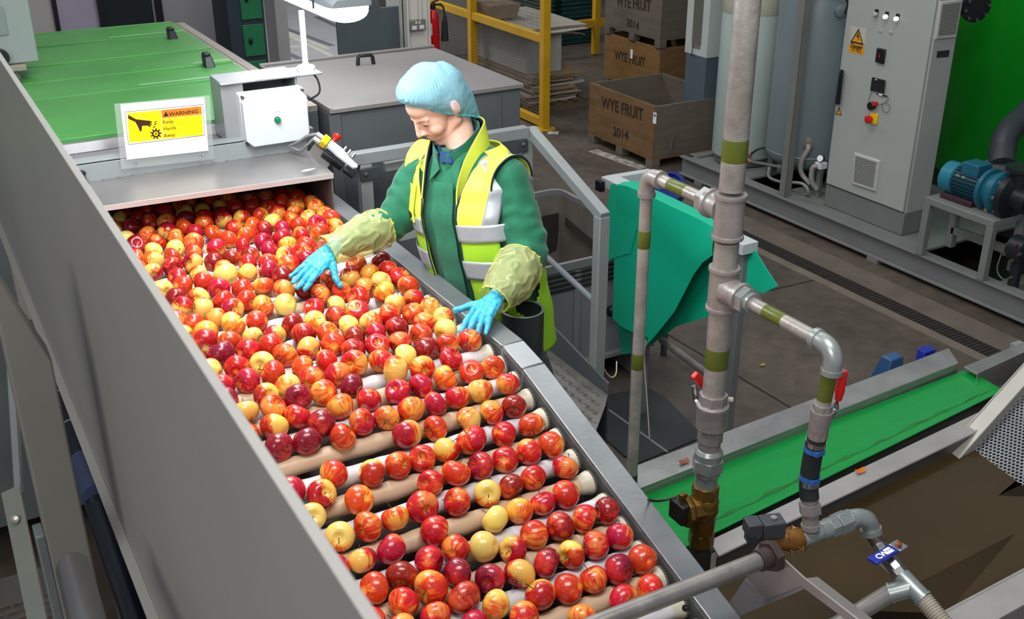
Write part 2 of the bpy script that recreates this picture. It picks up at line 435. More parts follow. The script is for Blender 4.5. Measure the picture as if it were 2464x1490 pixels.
for i in range(5):
    y0, y1 = ys[i]+0.004, ys[i+1]-0.004
    # each cover dips slightly at its front edge and carries a folded lip on the next one
    rows = []
    for k in range(9):
        f = k/8; zz = ZT + 0.006*math.sin(PI*f) - (0.012*(1-f)**6 if i == 0 else 0)
        rows.append([(x, y0+(y1-y0)*f, zz + 0.004*math.sin(3*x+i)) for x in [-0.9+2.3*j/20 for j in range(21)]])
    c = MB().sheet(rows, 0.006)
    c.bx(-0.9, 1.402, y1-0.014, y1+0.001, ZT-0.006, ZT+0.009)
    if i == 0: c.bx(-0.9, 1.40, y0-0.006, y0+0.0, ZT-0.055, ZT-0.004)
    lid = c.build('cover', GREEN, t, 0.002)
    if i in (1, 3):
        px, py = ((504, 162), (417, 98))[i == 3]
        hpt = pz(px, py, ZT)
        hh = MB()
        hh.hexa([hpt+V(q) for q in ((-0.024, -0.03, 0), (0.024, -0.03, 0), (0.024, 0.03, 0), (-0.024, 0.03, 0))],
                [hpt+V(q) for q in ((-0.02, 0.0, 0.052), (0.016, 0.0, 0.052), (0.016, 0.055, 0.06), (-0.02, 0.055, 0.06))])
        hh.bx(hpt.x-0.018, hpt.x+0.014, hpt.y+0.0, hpt.y+0.05, hpt.z+0.05, hpt.z+0.066)
        hh.build('cover_handle', BLACK, lid, 0.006)
# pale rubbing streaks where covers overlap
sp = MB(); sp.bx(0.9, 1.39, 4.905, 4.912, ZT+0.0125, ZT+0.0135); sp.bx(1.0, 1.39, 6.067, 6.076, ZT+0.013, ZT+0.014); sp.bx(1.22, 1.39, 5.225, 5.235, ZT+0.0125, ZT+0.0135)
sp.build('worn_edge', mat('pale_green_wear', '#a9cfa6', '#8fb98c', 10, 0.4), t, smooth=False)
# drip ledge and grey front riser below the green cover
fr = MB()
fr.bx(0.30, 1.40, 4.10, 4.238, 1.775, 1.826)
fr.hexa([(0.30, 4.20, 1.826), (1.04, 4.20, 1.826), (1.04, 4.238, 1.826), (0.30, 4.238, 1.826)], [(0.30, 4.215, 1.862), (1.04, 4.215, 1.862), (1.04, 4.238, 1.862), (0.30, 4.238, 1.862)])
fr.build('front_ledge', mat('zinc_sheet', '#8b8a8b', '#6f6d6f', 6, 0.42, 0.5, 0.32), t, 0.002)
fb = MB(); fb.bx(0.30, 1.335, 4.0, 4.095, 1.772, 1.838)
for k in range(16): fb.bx(0.56+k*0.05, 0.566+k*0.05, 3.996, 4.0, 1.776, 1.781)
fb.bx(0.30, 1.10, 4.0, 4.06, 1.842, 1.846)
fb.build('front_bar', mat('grey_channel', '#959a9a', '#888d8d', 4, 0.42), t, 0.003)
MB().bx(0.30, 1.335, 4.004, 4.1, 1.764, 1.771).build('seal_strip', BLACK_R, t)
# black rubber catch on the bar
k0 = pY(200, 430, 3.97)
kc = MB(); kc.ball((k0.x, 3.992, k0.z+0.012), (0.016, 0.006, 0.013)); kc.tube([(k0.x, 3.985, k0.z+0.01), (k0.x+0.005, 3.97, k0.z-0.02), (k0.x+0.01, 3.955, k0.z-0.04)], [0.008, 0.011, 0.009], 10)
kc.build('rubber_catch', BLACK_R, t)

# grey hinged-lid machine behind the worker
t = thing('lidded_machine', 'low grey machine with a flat dusty lid and one black handle behind the worker', 'machine', (1.93, 4.6, 0))
b = MB(); b.bx(1.487, 2.385, 4.155, 5.06, 0.55, ZT-0.022)
for x in (1.55, 2.26):
    for yy in (4.2, 4.95): b.bx(x, x+0.06, yy, yy+0.06, 0, 0.55)
b.build('machine_body', mat('charcoal_panel', '#53575a', '#494d50', 3, 0.5, bump=0.02), t, 0.004)
b = MB(); b.bx(2.275, 2.283, 4.148, 4.156, 0.9, ZT-0.03); b.bx(1.487, 1.535, 4.148, 4.156, 0.9, ZT-0.025)
b.build('panel_seam', GREY_D, t, 0.001)
lid = MB().bx(1.487, 2.395, 4.14, 5.06, ZT-0.02, ZT)
lid.bx(1.487, 2.395, 5.045, 5.07, ZT, ZT+0.012); lid.bx(1.487, 1.50, 4.14, 5.06, ZT, ZT+0.006)
lid = lid.build('lid', mat('dusty_lid', '#7d7976', '#6d6966', 2.5, 0.5, 0, 0.38, 0.04, 50, contrast=0.4), t, 0.003)
ha, hb = pz(861, 157, ZT), pz(899, 154, ZT)
hm = MB(); hm.tube([ha, ha+V((0.004, 0, 0.034)), ha.lerp(hb, 0.15)+V((0, 0, 0.044)), ha.lerp(hb, 0.85)+V((0, 0, 0.044)), hb+V((-0.004, 0, 0.034)), hb], 0.0095, 10)
hm.build('lid_handle', BLACK, lid)

# ================================================================ warning sign: laminated sheet on the bar
SY = 3.985
def q1(x, y): return pY(x/2.738, y/2.738, SY)
t = thing('warning_sign', 'white laminated sheet reading WARNING Keep Hands Away propped on the grey bar', 'sign', (0.81, SY, 1.8))
def plate(pts, y0, th, name, m, par): 
    return MB().prism([(p.x, y0, p.z) for p in pts], (0, -th, 0)).build(name, m, par, smooth=False)
LAM = mat('clear_laminate', '#cfd3cf', '#c6cac6', 4, 0.12, alpha=0.2)
plate([q1(752, 684), q1(1380, 628), q1(1410, 1048), q1(800, 1115)], SY, 0.0008, 'laminate', LAM, t)
plate([q1(792, 687), q1(1345, 640), q1(1372, 992), q1(835, 1052)], SY-0.001, 0.0008, 'paper', mat('white_paper', '#eeeeee', '#e8e8e8', 3, 0.4), t)
INKL = mat('printed_outline', '#2a2320', '#241e1b', 10, 0.5)
g = MB()
for a, b_ in (((820, 737), (1336, 688)), ((1336, 688), (1348, 890)), ((1348, 890), (846, 952)), ((846, 952), (820, 737))):
    A, B = q1(*a), q1(*b_); g.bar((A.x, SY-0.0022, A.z), (B.x, SY-0.0022, B.z), 0.0008, 0.0012, up=(0, 0, 1) if abs(A.z-B.z) < 0.05 else (1, 0, 0))
g.build('printed_border', INKL, t, smooth=False)
plate([q1(836, 745), q1(1060, 725), q1(1073, 915), q1(852, 940)], SY-0.0019, 0.0005, 'yellow_panel', mat('sign_yellow', '#f6dc05', '#f0d600', 3, 0.45), t)
plate([q1(1066, 780), q1(1330, 755), q1(1338, 888), q1(1076, 915)], SY-0.0019, 0.0005, 'yellow_panel', MATS['sign_yellow'], t)
plate([q1(1062, 725), q1(1325, 700), q1(1329, 752), q1(1066, 778)], SY-0.0019, 0.0005, 'orange_panel', mat('sign_orange', '#ee7f14', '#e8770e', 3, 0.45), t)
SB = mat('sign_dark_brown', '#3a1f1a', '#341b17', 5, 0.5)
plate([q1(*p) for p in ((842, 755), (895, 785), (940, 790), (985, 795), (1000, 800), (998, 808), (985, 808), (1001, 818), (996, 825), (980, 818), (993, 833), (986, 836), (970, 826), (935, 828), (932, 862), (920, 864), (905, 828), (890, 802), (845, 782))], SY-0.0026, 0.0004, 'hand_symbol', SB, t)
for a, b_ in (((1014, 806), (1030, 797)), ((1012, 821), (1030, 812)), ((1006, 836), (1022, 832))):
    plate([q1(a[0], a[1]), q1(b_[0], b_[1]-3), q1(b_[0], b_[1]+4), q1(a[0]+2, a[1]+5)], SY-0.0026, 0.0004, 'chip_symbol', SB, t)
gc = q1(1026, 880); ppx = (q1(1100, 880)-gc).length/74
pts = []
for k in range(9):
    for da, rr in ((-0.26, 25), (-0.1, 38), (0.1, 38), (0.26, 25)):
        aa = 2*PI*k/9+da*0.85; pts.append(V((gc.x+math.cos(aa)*rr*ppx, 0, gc.z+math.sin(aa)*rr*ppx)))
gm = MB(); inner = [V((gc.x+math.cos(2*PI*(i//4)/9+(-0.26, -0.1, 0.1, 0.26)[i % 4])*15*ppx, 0, gc.z+math.sin(2*PI*(i//4)/9+(-0.26, -0.1, 0.1, 0.26)[i % 4])*15*ppx)) for i in range(36)]
A = [gm.v((p.x, SY-0.003, p.z)) for p in pts]; B = [gm.v((p.x, SY-0.003, p.z)) for p in inner]
for i in range(36): gm.face([A[i], A[(i+1) % 36], B[(i+1) % 36], B[i]])
gm.cyl((gc.x, SY-0.0025, gc.z), (gc.x, SY-0.003, gc.z), 6*ppx, n=12)
gm.build('gear_symbol', SB, t, smooth=False)
def wframe(x, y, yy=SY-0.0026): 
    p = q1(x, y); return frame((p.x, yy, p.z), (1, 0, -0.012), (0, 0, 1), (0, -1, 0))
MB().text('WARNING', 0.0195, wframe(1112, 765), 0.0002, 0.0004, sx=1.12).build('printed_word', SB, t, smooth=False)
tr = [q1(*p) for p in ((1075, 768), (1110, 764), (1091, 733))]
plate(tr, SY-0.0026, 0.0003, 'triangle_symbol', SB, t)
wm = MB()
for s_, yy in (('Keep', 816), ('Hands', 860), ('Away', 905)): wm.text(s_, 0.0185, wframe(1072+(yy-816)*0.07, yy), 0.0002, 0.0001)
wm.build('printed_word', SB, t, smooth=False)
for x, y in ((892, 1079), (1322, 1030)):
    p = q1(x, y); MB().lathe([(0.0055, 0), (0.005, 0.003), (0.0015, 0.0045)], (p.x, SY-0.0008, p.z), (0, -1, 0), 12).build('fixing_screw', CHROME, t)

# ================================================================ indicator box, its bracket and the lamp on its pole
t = thing('control_box_bracket', 'folded grey steel housing behind the white indicator box and lamp pole', 'bracket', (1.2, 4.15, 1.8))
b = MB()
b.bx(1.035, 1.335, 4.055, 4.20, 2.052, 2.06); b.bx(1.035, 1.043, 4.055, 4.20, 1.83, 2.052); b.bx(1.035, 1.335, 4.19, 4.2, 1.83, 2.052)
b.bx(1.325, 1.335, 4.055, 4.20, 1.83, 2.052); b.bx(1.035, 1.12, 4.05, 4.056, 1.80, 2.052); b.bx(1.03, 1.34, 4.03, 4.06, 2.052, 2.06); b.bx(1.29, 1.44, 4.06, 4.20, 2.044, 2.052)
b.build('bracket', mat('zinc_plated_bracket', '#a6a9aa', '#979a9b', 5, 0.4, 0.35), t, 0.003)
t = thing('indicator_box', 'white plastic junction box with a round green pushbutton beneath a small label', 'control box', (1.21, 4.0, 1.82))
def q8(x, y, yy=3.965): return pY(600+x/4.9675, 100+y/4.9675, yy)
bx0, bx1, bz0, bz1 = 1.088, 1.338, 1.822, 2.018
BOXW = mat('pale_grey_abs', '#d5dadb', '#cdd2d3', 3, 0.35)
MB().bx(bx0, bx1, 4.0, 4.055, bz0, bz1).build('box_base', BOXW, t, 0.006)
lidm = MB(); n_ = 0.026
lidm.prism([(bx0+n_, 4.0, bz0), (bx1-n_, 4.0, bz0), (bx1-n_*0.75, 4.0, bz0+n_*0.25), (bx1, 4.0, bz0+n_), (bx1, 4.0, bz1-n_), (bx1-n_*0.75, 4.0, bz1-n_*0.25), (bx1-n_, 4.0, bz1),
            (bx0+n_, 4.0, bz1), (bx0+n_*0.75, 4.0, bz1-n_*0.25), (bx0, 4.0, bz1-n_), (bx0, 4.0, bz0+n_), (bx0+n_*0.75, 4.0, bz0+n_*0.25)], (0, -0.035, 0))
lidm.build('box_lid', BOXW, t, 0.004)
sc = MB()
for x in (bx0+0.009, bx1-0.009):
    for z in (bz0+0.009, bz1-0.009): sc.cyl((x, 4.001, z), (x, 3.985, z), 0.006, n=10)
sc.build('lid_screws', mat('dark_screw', '#5b5f60', '#4d5152', 10, 0.4, 0.5), t)
p = q8(334, 935)
bt = MB(); bt.lathe([(0.0125, 0), (0.0125, 0.006), (0.0105, 0.007)], (p.x, 3.966, p.z), (0, -1, 0), 20)
btn = bt.build('button_ring', mat('dark_green_ring', '#1d5540', '#194a38', 5, 0.4), t)
MB().lathe([(0.0102, 0), (0.0102, 0.011), (0.009, 0.0125)], (p.x, 3.962, p.z), (0, -1, 0), 20).build('button_cap', mat('button_green', '#0f8a54', '#0c7d4b', 5, 0.3), btn)
p = q8(328, 836)
lab = MB().bx(p.x-0.012, p.x+0.012, 3.9635, 3.9652, p.z-0.008, p.z+0.006).build('label_plate', mat('label_white', '#eef1f2', '#e8ebec', 3, 0.4), t, smooth=False)
MB().text('CRAMS', 0.0068, frame((p.x-0.0105, 3.9633, p.z-0.004), (1, 0, 0), (0, 0, 1), (0, -1, 0)), 0.0001).build('label_text', INK, lab, smooth=False)

WH = mat('white_enamel_tube', '#c9cdd2', '#c0c4c9', 3, 0.35)
def lamp(name, label, x0, y0, y1, z, pole=None, w=0.17):
    """weatherproof tube fitting: grey canopy over a glowing rounded diffuser"""
    t = thing(name, label, 'lamp', (x0+w/2, y0, z))
    def section(y, f, zlo, zhi, bulge):
        pts = []
        for k in range(13):
            a = PI*k/12
            pts.append((x0+w/2 - math.cos(a)*w/2*f, y, zhi - abs(math.sin(a))**0.6*(zhi-zlo)*bulge))
        return pts
    dz = 0.062
    rs = [[(q[0], q[1], q[2]) for q in section(y0+0.0, 0.55, z+0.012, z+dz, 0.7)]]
    for yy, f, bl in ((y0+0.012, 0.8, 0.86), (y0+0.035, 0.95, 0.97), (y0+0.07, 1, 1), (y1-0.07, 1, 1), (y1-0.03, 0.95, 0.95), (y1, 0.6, 0.7)):
        rs.append(section(yy, f, z, z+dz, bl))
    d = MB().rings(rs).build('diffuser', mat('glowing_diffuser' if pole else 'glowing_diffuser_bright', '#ffffff', '#ffffff', 3, 0.4, emit=('#f4f8ff', 11.0 if pole else 36.0)), t)
    c = MB(); rs = []
    for yy, f, hz in ((y0-0.008, 0.9, 0.03), (y0+0.03, 1.05, 0.055), (y1-0.03, 1.05, 0.055), (y1+0.008, 0.9, 0.03)):
        hw = w/2*f; cx_ = x0+w/2
        rs.append([(cx_-hw, yy, z+dz+0.001), (cx_+hw, yy, z+dz+0.001), (cx_+hw, yy, z+dz+hz*0.5), (cx_+hw*0.75, yy, z+dz+hz), (cx_-hw*0.75, yy, z+dz+hz), (cx_-hw, yy, z+dz+hz*0.5)])
    c.rings(rs).build('canopy', mat('grey_lamp_canopy', '#7d8486', '#737a7c', 4, 0.4), t, 0.003)
    cl = MB()
    for yy in (y0+0.14, y0+0.5, y0+0.9):
        cl.bx(x0-0.006, x0+0.004, yy, yy+0.025, z+dz-0.02, z+dz+0.03)
    cl.build('clip', CHROME, t)
    if pole:
        px_, py_, zb = pole
        MB().cyl((px_, py_, zb+0.02), (px_, py_, z+0.01), 0.0115, n=20).build('pole', WH, t)
        f = MB().lathe([(0.036, 0), (0.037, 0.014), (0.032, 0.02), (0.016, 0.022), (0.0125, 0.03)], (px_, py_, zb), (0, 0, 1), 28)
        f.build('pole_flange', WH, t)
        MB().tube(spline([(px_+0.01, py_-0.02, zb), (px_+0.03, py_-0.04, zb-0.03), (px_+0.03, py_-0.05, zb-0.08), (px_-0.01, py_-0.03, zb-0.11)]), 0.004, 8).build('lamp_cable', BLACK_R, t)
    return t
LED = 30.0
GLOW = {}
pb = pY(738, 190, 4.12)
lamp('inspection_lamp', 'glowing weatherproof strip lamp on a white pole above the indicator box', 1.392, 3.80, 5.05, 2.272, (pb.x, 4.12, 2.052))
lamp('inspection_lamp', 'second glowing strip lamp hung over the roller table', 0.78, 2.45, 3.80, 2.66)
for yy in (2.8, 3.5): MB().cyl((0.865, yy, 2.75), (0.865, yy, 6.0), 0.005, n=8).build('hanging_rod', CHROME, bpy.data.objects['inspection_lamp.001'])

# ================================================================ emergency stop pull switch with its loops of grey cable
t = thing('emergency_stop_switch', 'white emergency stop switch with red button, yellow cap and grey cables', 'switch', (1.36, 3.85, 1.78))
def e8(x, y, yy): return pY(600+x/4.9675, 100+y/4.9675, yy)
A = e8(930, 1270, 3.83); B = e8(1260, 1530, 3.78)
axd = (B-A).normalized(); nrm = V((0.25, -0.75, 0.6)).normalized(); side = axd.cross(nrm).normalized(); nrm = side.cross(axd).normalized()
F = frame(A, axd, side, nrm); Ls = (B-A).length
sb = MB(F)
prof = [(-0.01, -0.024), (Ls*0.35, -0.024), (Ls*0.55, -0.012), (Ls*0.95, -0.006), (Ls*1.0, 0.008), (Ls*0.9, 0.022), (Ls*0.3, 0.022), (-0.01, 0.012)]
sb.hexa([(a, b, 0) for a, b in prof], [(a+0.004, b*0.9, 0.03) for a, b in prof])
sb.build('switch_body', mat('light_grey_abs', '#cfd1d2', '#c5c7c8', 4, 0.35), t, 0.004)
MB(F).box((Ls*0.33, 0.03, 0.004), (Ls*0.7, 0.03, 0.03)).build('black_cover', BLACK, t, 0.004)
MB(F).box((Ls*0.9, 0.035, 0.012), (Ls*0.35, 0.03, 0.02)).build('spring_box', BLACK, t, 0.004)
MB(F).box((-0.022, -0.004, 0.016), (0.028, 0.042, 0.034)).build('yellow_cap', YELLOW, t, 0.004)
r0 = F @ V((0.004, -0.03, 0.015))
rb = MB(); rb.lathe([(0.008, 0), (0.008, 0.012), (0.017, 0.022), (0.018, 0.03), (0.01, 0.034)], r0, (-side*0.9+nrm*0.35), 20)
rb.build('red_button', RED, t)
gl = MB(F)
for yy in (-0.014, 0.012): gl.tube([(-0.036, yy, 0.014), (-0.062, yy, 0.012)], 0.009, 6)
gl.build('cable_gland', mat('grey_gland', '#b9babb', '#aeafb0', 5, 0.4), t)
gw = MB()
s0 = e8(480, 1250, 3.96)
for yy, dz in ((-0.014, 0.0), (0.012, -0.03)):
    e = F @ V((-0.06, yy, 0.012))
    gw.tube(spline([s0, s0+V((0.02, -0.06, 0.03+dz*1.2)), s0.lerp(e, 0.55)+V((0, -0.03, 0.02+dz)), e]), 0.0055, 8)
gw.build('cable', mat('grey_cable', '#7d7d7d', '#727272', 6, 0.5), t)
ib = MB(F)
for k in range(3): ib.cyl((Ls*0.42+k*0.02, -0.03, 0.01), (Ls*0.42+k*0.02, -0.046, 0.02), 0.006, n=10)
ib.build('eye_bolt', CHROME, t)
MB(F).box((0.0, 0.035, -0.015), (0.09, 0.07, 0.004)).build('mounting_plate', STEEL_D, t, 0.001)
# torn paper scrap on the hood
p = pz(742, 409, 1.785)
g = MB(); g.prism([p+V(q) for q in ((-0.03, -0.004, 0), (-0.01, 0.008, 0), (0.03, 0.006, 0), (0.012, -0.006, 0), (-0.012, -0.012, 0))], (0, 0, 0.001))
tag(g.build('paper_scrap', MATS['label_white'], smooth=False), 'small torn white paper scrap lying on the steel hood', 'scrap')
# ================================================================ roller inspection table
XR0, XR1 = 1.31, 1.38            # side rail
XL = 0.40                        # opposite end of the rollers
B1, B2 = (2.386, 1.626), (2.271, 1.606)
SLOPE = math.tan(math.radians(16.3))
def rail_z(y):
    if y >= B1[0]: return B1[1]
    if y >= B2[0]: return B2[1] + (B1[1]-B2[1])*(y-B2[0])/(B1[0]-B2[0])
    return B2[1] - (B2[0]-y)*SLOPE
def rail_n(y):
    if y >= B1[0]+0.02: a = 0
    elif y >= B2[0]-0.02: a = math.radians(9.5)
    else: a = math.radians(16.3)
    return V((0, -math.sin(a), math.cos(a)))
table = thing('roller_table', 'steel inspection table whose white and beige rollers carry the apples', 'conveyor', (0.85, 2.6, 0))
RAIL = mat('polished_rail_steel', '#979a9b', '#83878a', 5, 0.34, 0.65, 0.26, 0.03, 60, (1, 1, 4))
for (xa, xb) in ((XR0, XR1), (XL-0.11, XL-0.04)):
    for (ya, yb) in ((3.9, B1[0]+0.0015), (B1[0]-0.0015, B2[0]+0.0015), (B2[0]-0.0015, 1.0)):
        za, zb = rail_z(min(ya, 3.9)), rail_z(yb)
        if yb == B1[0]+0.0015: za = zb = B1[1]
        if ya == B1[0]-0.0015: za, zb = B1[1], B2[1]
        if ya == B2[0]-0.0015: za = B2[1]; zb = B2[1]-(B2[0]-yb)*SLOPE
        r = MB()
        r.hexa([(xa, ya, za-0.012), (xb, ya, za-0.012), (xb, yb, zb-0.012), (xa, yb, zb-0.012)], [(xa, ya, za), (xb, ya, za), (xb, yb, zb), (xa, yb, zb)])
        r.hexa([(xa, ya, za-0.16), (xa+0.006, ya, za-0.16), (xa+0.006, yb, zb-0.16), (xa, yb, zb-0.16)], [(xa, ya, za-0.011), (xa+0.006, ya, za-0.011), (xa+0.006, yb, zb-0.011), (xa, yb, zb-0.011)])
        r.hexa([(xb-0.006, ya, za-0.2), (xb, ya, za-0.2), (xb, yb, zb-0.2), (xb-0.006, yb, zb-0.2)], [(xb-0.006, ya, za-0.011), (xb, ya, za-0.011), (xb, yb, zb-0.011), (xb-0.006, yb, zb-0.011)])
        r.build('side_rail', RAIL, table, 0.004, seg=2)
# dark pan under the rollers, legs
pan = MB()
pan.sheet([[(XL-0.05, y, rail_z(y)-0.15), (XR0+0.003, y, rail_z(y)-0.15)] for y in (4.2, B1[0], B2[0], 1.0)], 0.006)
pan.build('drip_pan', mat('wet_dark_pan', '#3b3a38', '#2d2c2b', 4, 0.35, 0.4), table, smooth=False)
for x in (XR1-0.06, XL-0.10):
    for yy in (3.6, 2.5):
        MB().bx(x, x+0.05, yy, yy+0.05, 0.75 if x > 1 else 0.0, rail_z(yy)-0.1).build('support_leg', GREY, table, 0.003)
# hood over the far end
h = MB()
HY, HZ = 3.69, 1.782
h.hexa([(0.33, HY, HZ-0.004), (XR0+0.004, HY-0.02, HZ-0.016), (XR0+0.02, 4.0, HZ-0.012), (0.33, 4.0, HZ-0.012)], [(0.33, HY, HZ), (XR0+0.004, HY-0.02, HZ-0.012), (XR0+0.02, 4.0, HZ-0.008), (0.33, 4.0, HZ-0.008)])
h.hexa([(0.33, HY, HZ-0.017), (XR0+0.004, HY-0.02, HZ-0.030), (XR0+0.004, HY-0.012, HZ-0.030), (0.33, HY+0.008, HZ-0.017)], [(0.33, HY, HZ), (XR0+0.004, HY-0.02, HZ-0.012), (XR0+0.004, HY-0.012, HZ-0.012), (0.33, HY+0.008, HZ)])
h.build('hood_lip_highlight' if False else 'hood_top', mat('hood_stainless', '#a3a09e', '#8b8886', 5, 0.42, 0.6, 0.3, 0.04, 50, contrast=0.35), table, 0.0015)
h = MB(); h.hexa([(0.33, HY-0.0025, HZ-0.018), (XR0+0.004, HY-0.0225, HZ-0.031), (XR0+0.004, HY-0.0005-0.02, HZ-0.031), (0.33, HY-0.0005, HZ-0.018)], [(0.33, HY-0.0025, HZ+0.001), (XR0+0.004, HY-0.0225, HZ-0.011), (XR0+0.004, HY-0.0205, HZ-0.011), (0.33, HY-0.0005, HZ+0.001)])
h.build('hood_lip_highlight', mat('folded_edge_highlight', '#d8d2d0', '#cbc5c3', 5, 0.3, 0.3), table, 0.0006)  # painted highlight: paler strip along the hood's folded edge
h = MB(); h.bx(XR0-0.004, XR0+0.002, HY-0.015, 4.2, 1.50, HZ-0.014); h.bx(0.33, 0.336, HY, 4.2, 1.50, HZ-0.01); h.bx(0.33, XR0, 4.18, 4.2, 1.45, 1.76)
h.build('hood_side', STEEL_D, table)
# rollers, one every 78 mm along the path
ROLL_W = mat('white_roller_tube', '#d3d3d6', '#c6c6ca', 4, 0.35, 0, 0.28, 0.02, 30)
ROLL_B = mat('beige_roller_tube', '#cbb193', '#bda283', 4, 0.38, 0, 0.3, 0.02, 30)
CAPM = mat('cream_roller_cap', '#cfcab8', '#beb8a4', 6, 0.42)
TOOTH = mat('grimy_cap_teeth', '#8f8978', '#6c675a', 20, 0.6)
PITCH, RR = 0.0785, 0.0245
ROLLERS = []
def step_y(y, d):
    """the next roller centre, one pitch along the path (d = +1 towards the hood)"""
    s_ = PITCH
    while s_ > 0:
        y2 = y + d*0.001; s_ -= math.hypot(0.001, rail_z(y2)-rail_z(y)); y = y2
    return y
up_, dn_ = [], [2.202]
yq = 2.202
while yq < 4.06: yq = step_y(yq, 1); up_.append(yq)
while dn_[-1] > 1.12: dn_.append(step_y(dn_[-1], -1))
ROLLERS = up_[::-1] + dn_
PHASE = len(up_) % 2
def roller_mesh(white, k):
    prof = [(0.012, 0), (RR, 0.0)]
    L_ = XR0-0.045-XL
    n = 24
    for i in range(1, n):
        prof.append((RR + 0.0016*math.cos(2*PI*(i/3.0)), L_*i/n))
    prof += [(RR, L_)]
    return MB().lathe(prof, (0, 0, 0), (1, 0, 0), 20)
protoR = {}
for i, y0 in enumerate(ROLLERS):
    n_ = rail_n(y0); c = V((XL, y0, rail_z(y0))) - n_*0.048
    w = (i - PHASE) % 2 == 1
    if w not in protoR:
        b = roller_mesh(w, i); b2 = b.build('roller', ROLL_W if w else ROLL_B, None, ang=50)
        L_ = XR0-0.045-XL
        cp = MB().lathe([(RR, L_), (RR+0.0005, L_+0.002), (RR+0.0025, L_+0.014), (RR+0.006, L_+0.024), (RR+0.0065, L_+0.031), (0.01, L_+0.032)], (0, 0, 0), (1, 0, 0), 28).build('roller_cap', CAPM, b2, ang=50)
        tm = MB()
        for k in range(36):
            a = 2*PI*k/36; Rm = Matrix.Rotation(a, 3, 'X')
            tm.box(Rm @ V((L_+0.0335, 0, RR+0.004)), (0.006, 0.0022, 0.006), Rm)
        tm.build('cap_teeth', TOOTH, b2, smooth=False)
        protoR[w] = b2
        r = b2
    else:
        r = protoR[w].copy(); COL.objects.link(r)
        for ch in [q for q in bpy.data.objects if q.parent == protoR[w]]:
            d = ch.copy(); COL.objects.link(d); d.parent = r
    r.parent = table; r.location = c - WM[table.name].translation
    WM[r.name] = Matrix.Translation(c)
# ================================================================ yellow guard barrier with wire mesh
YEL = mat('barrier_yellow', '#c99a17', '#b78a12', 5, 0.45, bump=0.02)
BX = 5.60
def barrier_post(m, x, y, top, w=0.08):
    m.bx(x-w/2, x+w/2, y-w/2, y+w/2, 0.012, top)
t = thing('mesh_barrier', 'yellow steel safety barrier with fine wire mesh beside the pallet of cardboard', 'barrier', (BX, 10.5, 0))
yA, yB = 9.27, 10.82
for y in (yA, yB):
    m = MB(); barrier_post(m, BX, y, 2.6); m.bx(BX-0.08, BX+0.08, y-0.1, y+0.1, 0, 0.012)
    for dx in (-0.06, 0.06):
        m.cyl((BX+dx, y-0.075, 0.012), (BX+dx, y-0.075, 0.03), 0.014, n=6)
    m.build('post', YEL, t, 0.003)
zr = 0.90
MB().bx(BX-0.03, BX+0.03, yA, 12.6, zr-0.04, zr+0.04).build('rail', YEL, t, 0.003)
MB().bx(BX-0.03, BX+0.03, yA, 12.6, 0.02, 0.10).build('rail', YEL, t, 0.003)
ms = MB()
y = yA+0.05
while y < 12.5: ms.bx(BX+0.034, BX+0.037, y, y+0.003, 0.1, 2.4); y += 0.035
z = 0.12
while z < 2.4: ms.bx(BX+0.034, BX+0.037, yA, 12.5, z, z+0.003); z += 0.035
ms.build('wire_mesh', mat('wire_grey', '#7b776e', '#6c685f', 10, 0.5, 0.3), t, smooth=False)['kind'] = 'stuff'
# far barrier across the back
t = thing('back_barrier', 'yellow barrier post and rail standing in front of the dark green crates', 'barrier', (8.0, 12.0, 0))
pb_ = pz(1432, 132, 0)
m = MB(); barrier_post(m, pb_.x, pb_.y, 2.2); m.build('post', YEL, t, 0.003)
zb = pY(1432, 55, pb_.y).z
m = MB(); m.bx(6.6, 9.2, pb_.y-0.03, pb_.y+0.03, zb-0.05, zb+0.05); m.build('rail', YEL, t, 0.003)

# ================================================================ pallet with flattened cardboard and a carton
CARD = mat('weathered_cardboard', '#9c8468', '#7d6850', 5, 0.75, bump=0.05)
CARD_L = mat('pale_cardboard', '#b3aca0', '#a1998c', 4, 0.7)
t = thing('pallet', 'wooden pallet under the stack of flattened cardboard', 'pallet', (6.15, 10.5, 0))
m = MB()
for y in (9.82, 10.4, 11.0): m.bx(5.72, 6.5, y, y+0.1, 0.0, 0.09)
for k in range(6): m.bx(5.72+k*0.14, 5.80+k*0.14, 9.8, 11.15, 0.09, 0.11)
m.build('pallet_boards', mat('grey_pallet_wood', '#6b5d4d', '#54483b', 6, 0.8, stretch=(1, 6, 1)), t, 0.002)
random.seed(3)
z = 0.112
for k in range(11):
    th = random.uniform(0.018, 0.034)
    dx0, dx1, dy = random.uniform(-0.03, 0.04), random.uniform(-0.14, 0.12), random.uniform(-0.05, 0.05)
    rows = []
    for i in range(4):
        rows.append([(5.74+dx0+(0.62+dx1)*j/6, 9.80+dy+1.25*i/3, z+th/2+random.uniform(-0.006, 0.006)*(j > 3)) for j in range(7)])
    o = MB().sheet(rows, th*0.8).build('cardboard_sheet', CARD if k % 3 else CARD_L, None, 0.001)
    tag(o, 'flattened brown cardboard sheet lying in the low stack on the pallet', 'cardboard', 'flattened cardboard on the pallet'); z += th
WC = mat('white_carton', '#a9a7a2', '#9a9893', 3, 0.7)
ct = MB().bx(5.74, 6.16, 9.86, 11.2, z, z+0.40).build('carton', WC, None, 0.004)
tag(ct, 'tall plain white carton standing on the flattened cardboard behind the mesh', 'carton')
z2 = z+0.402
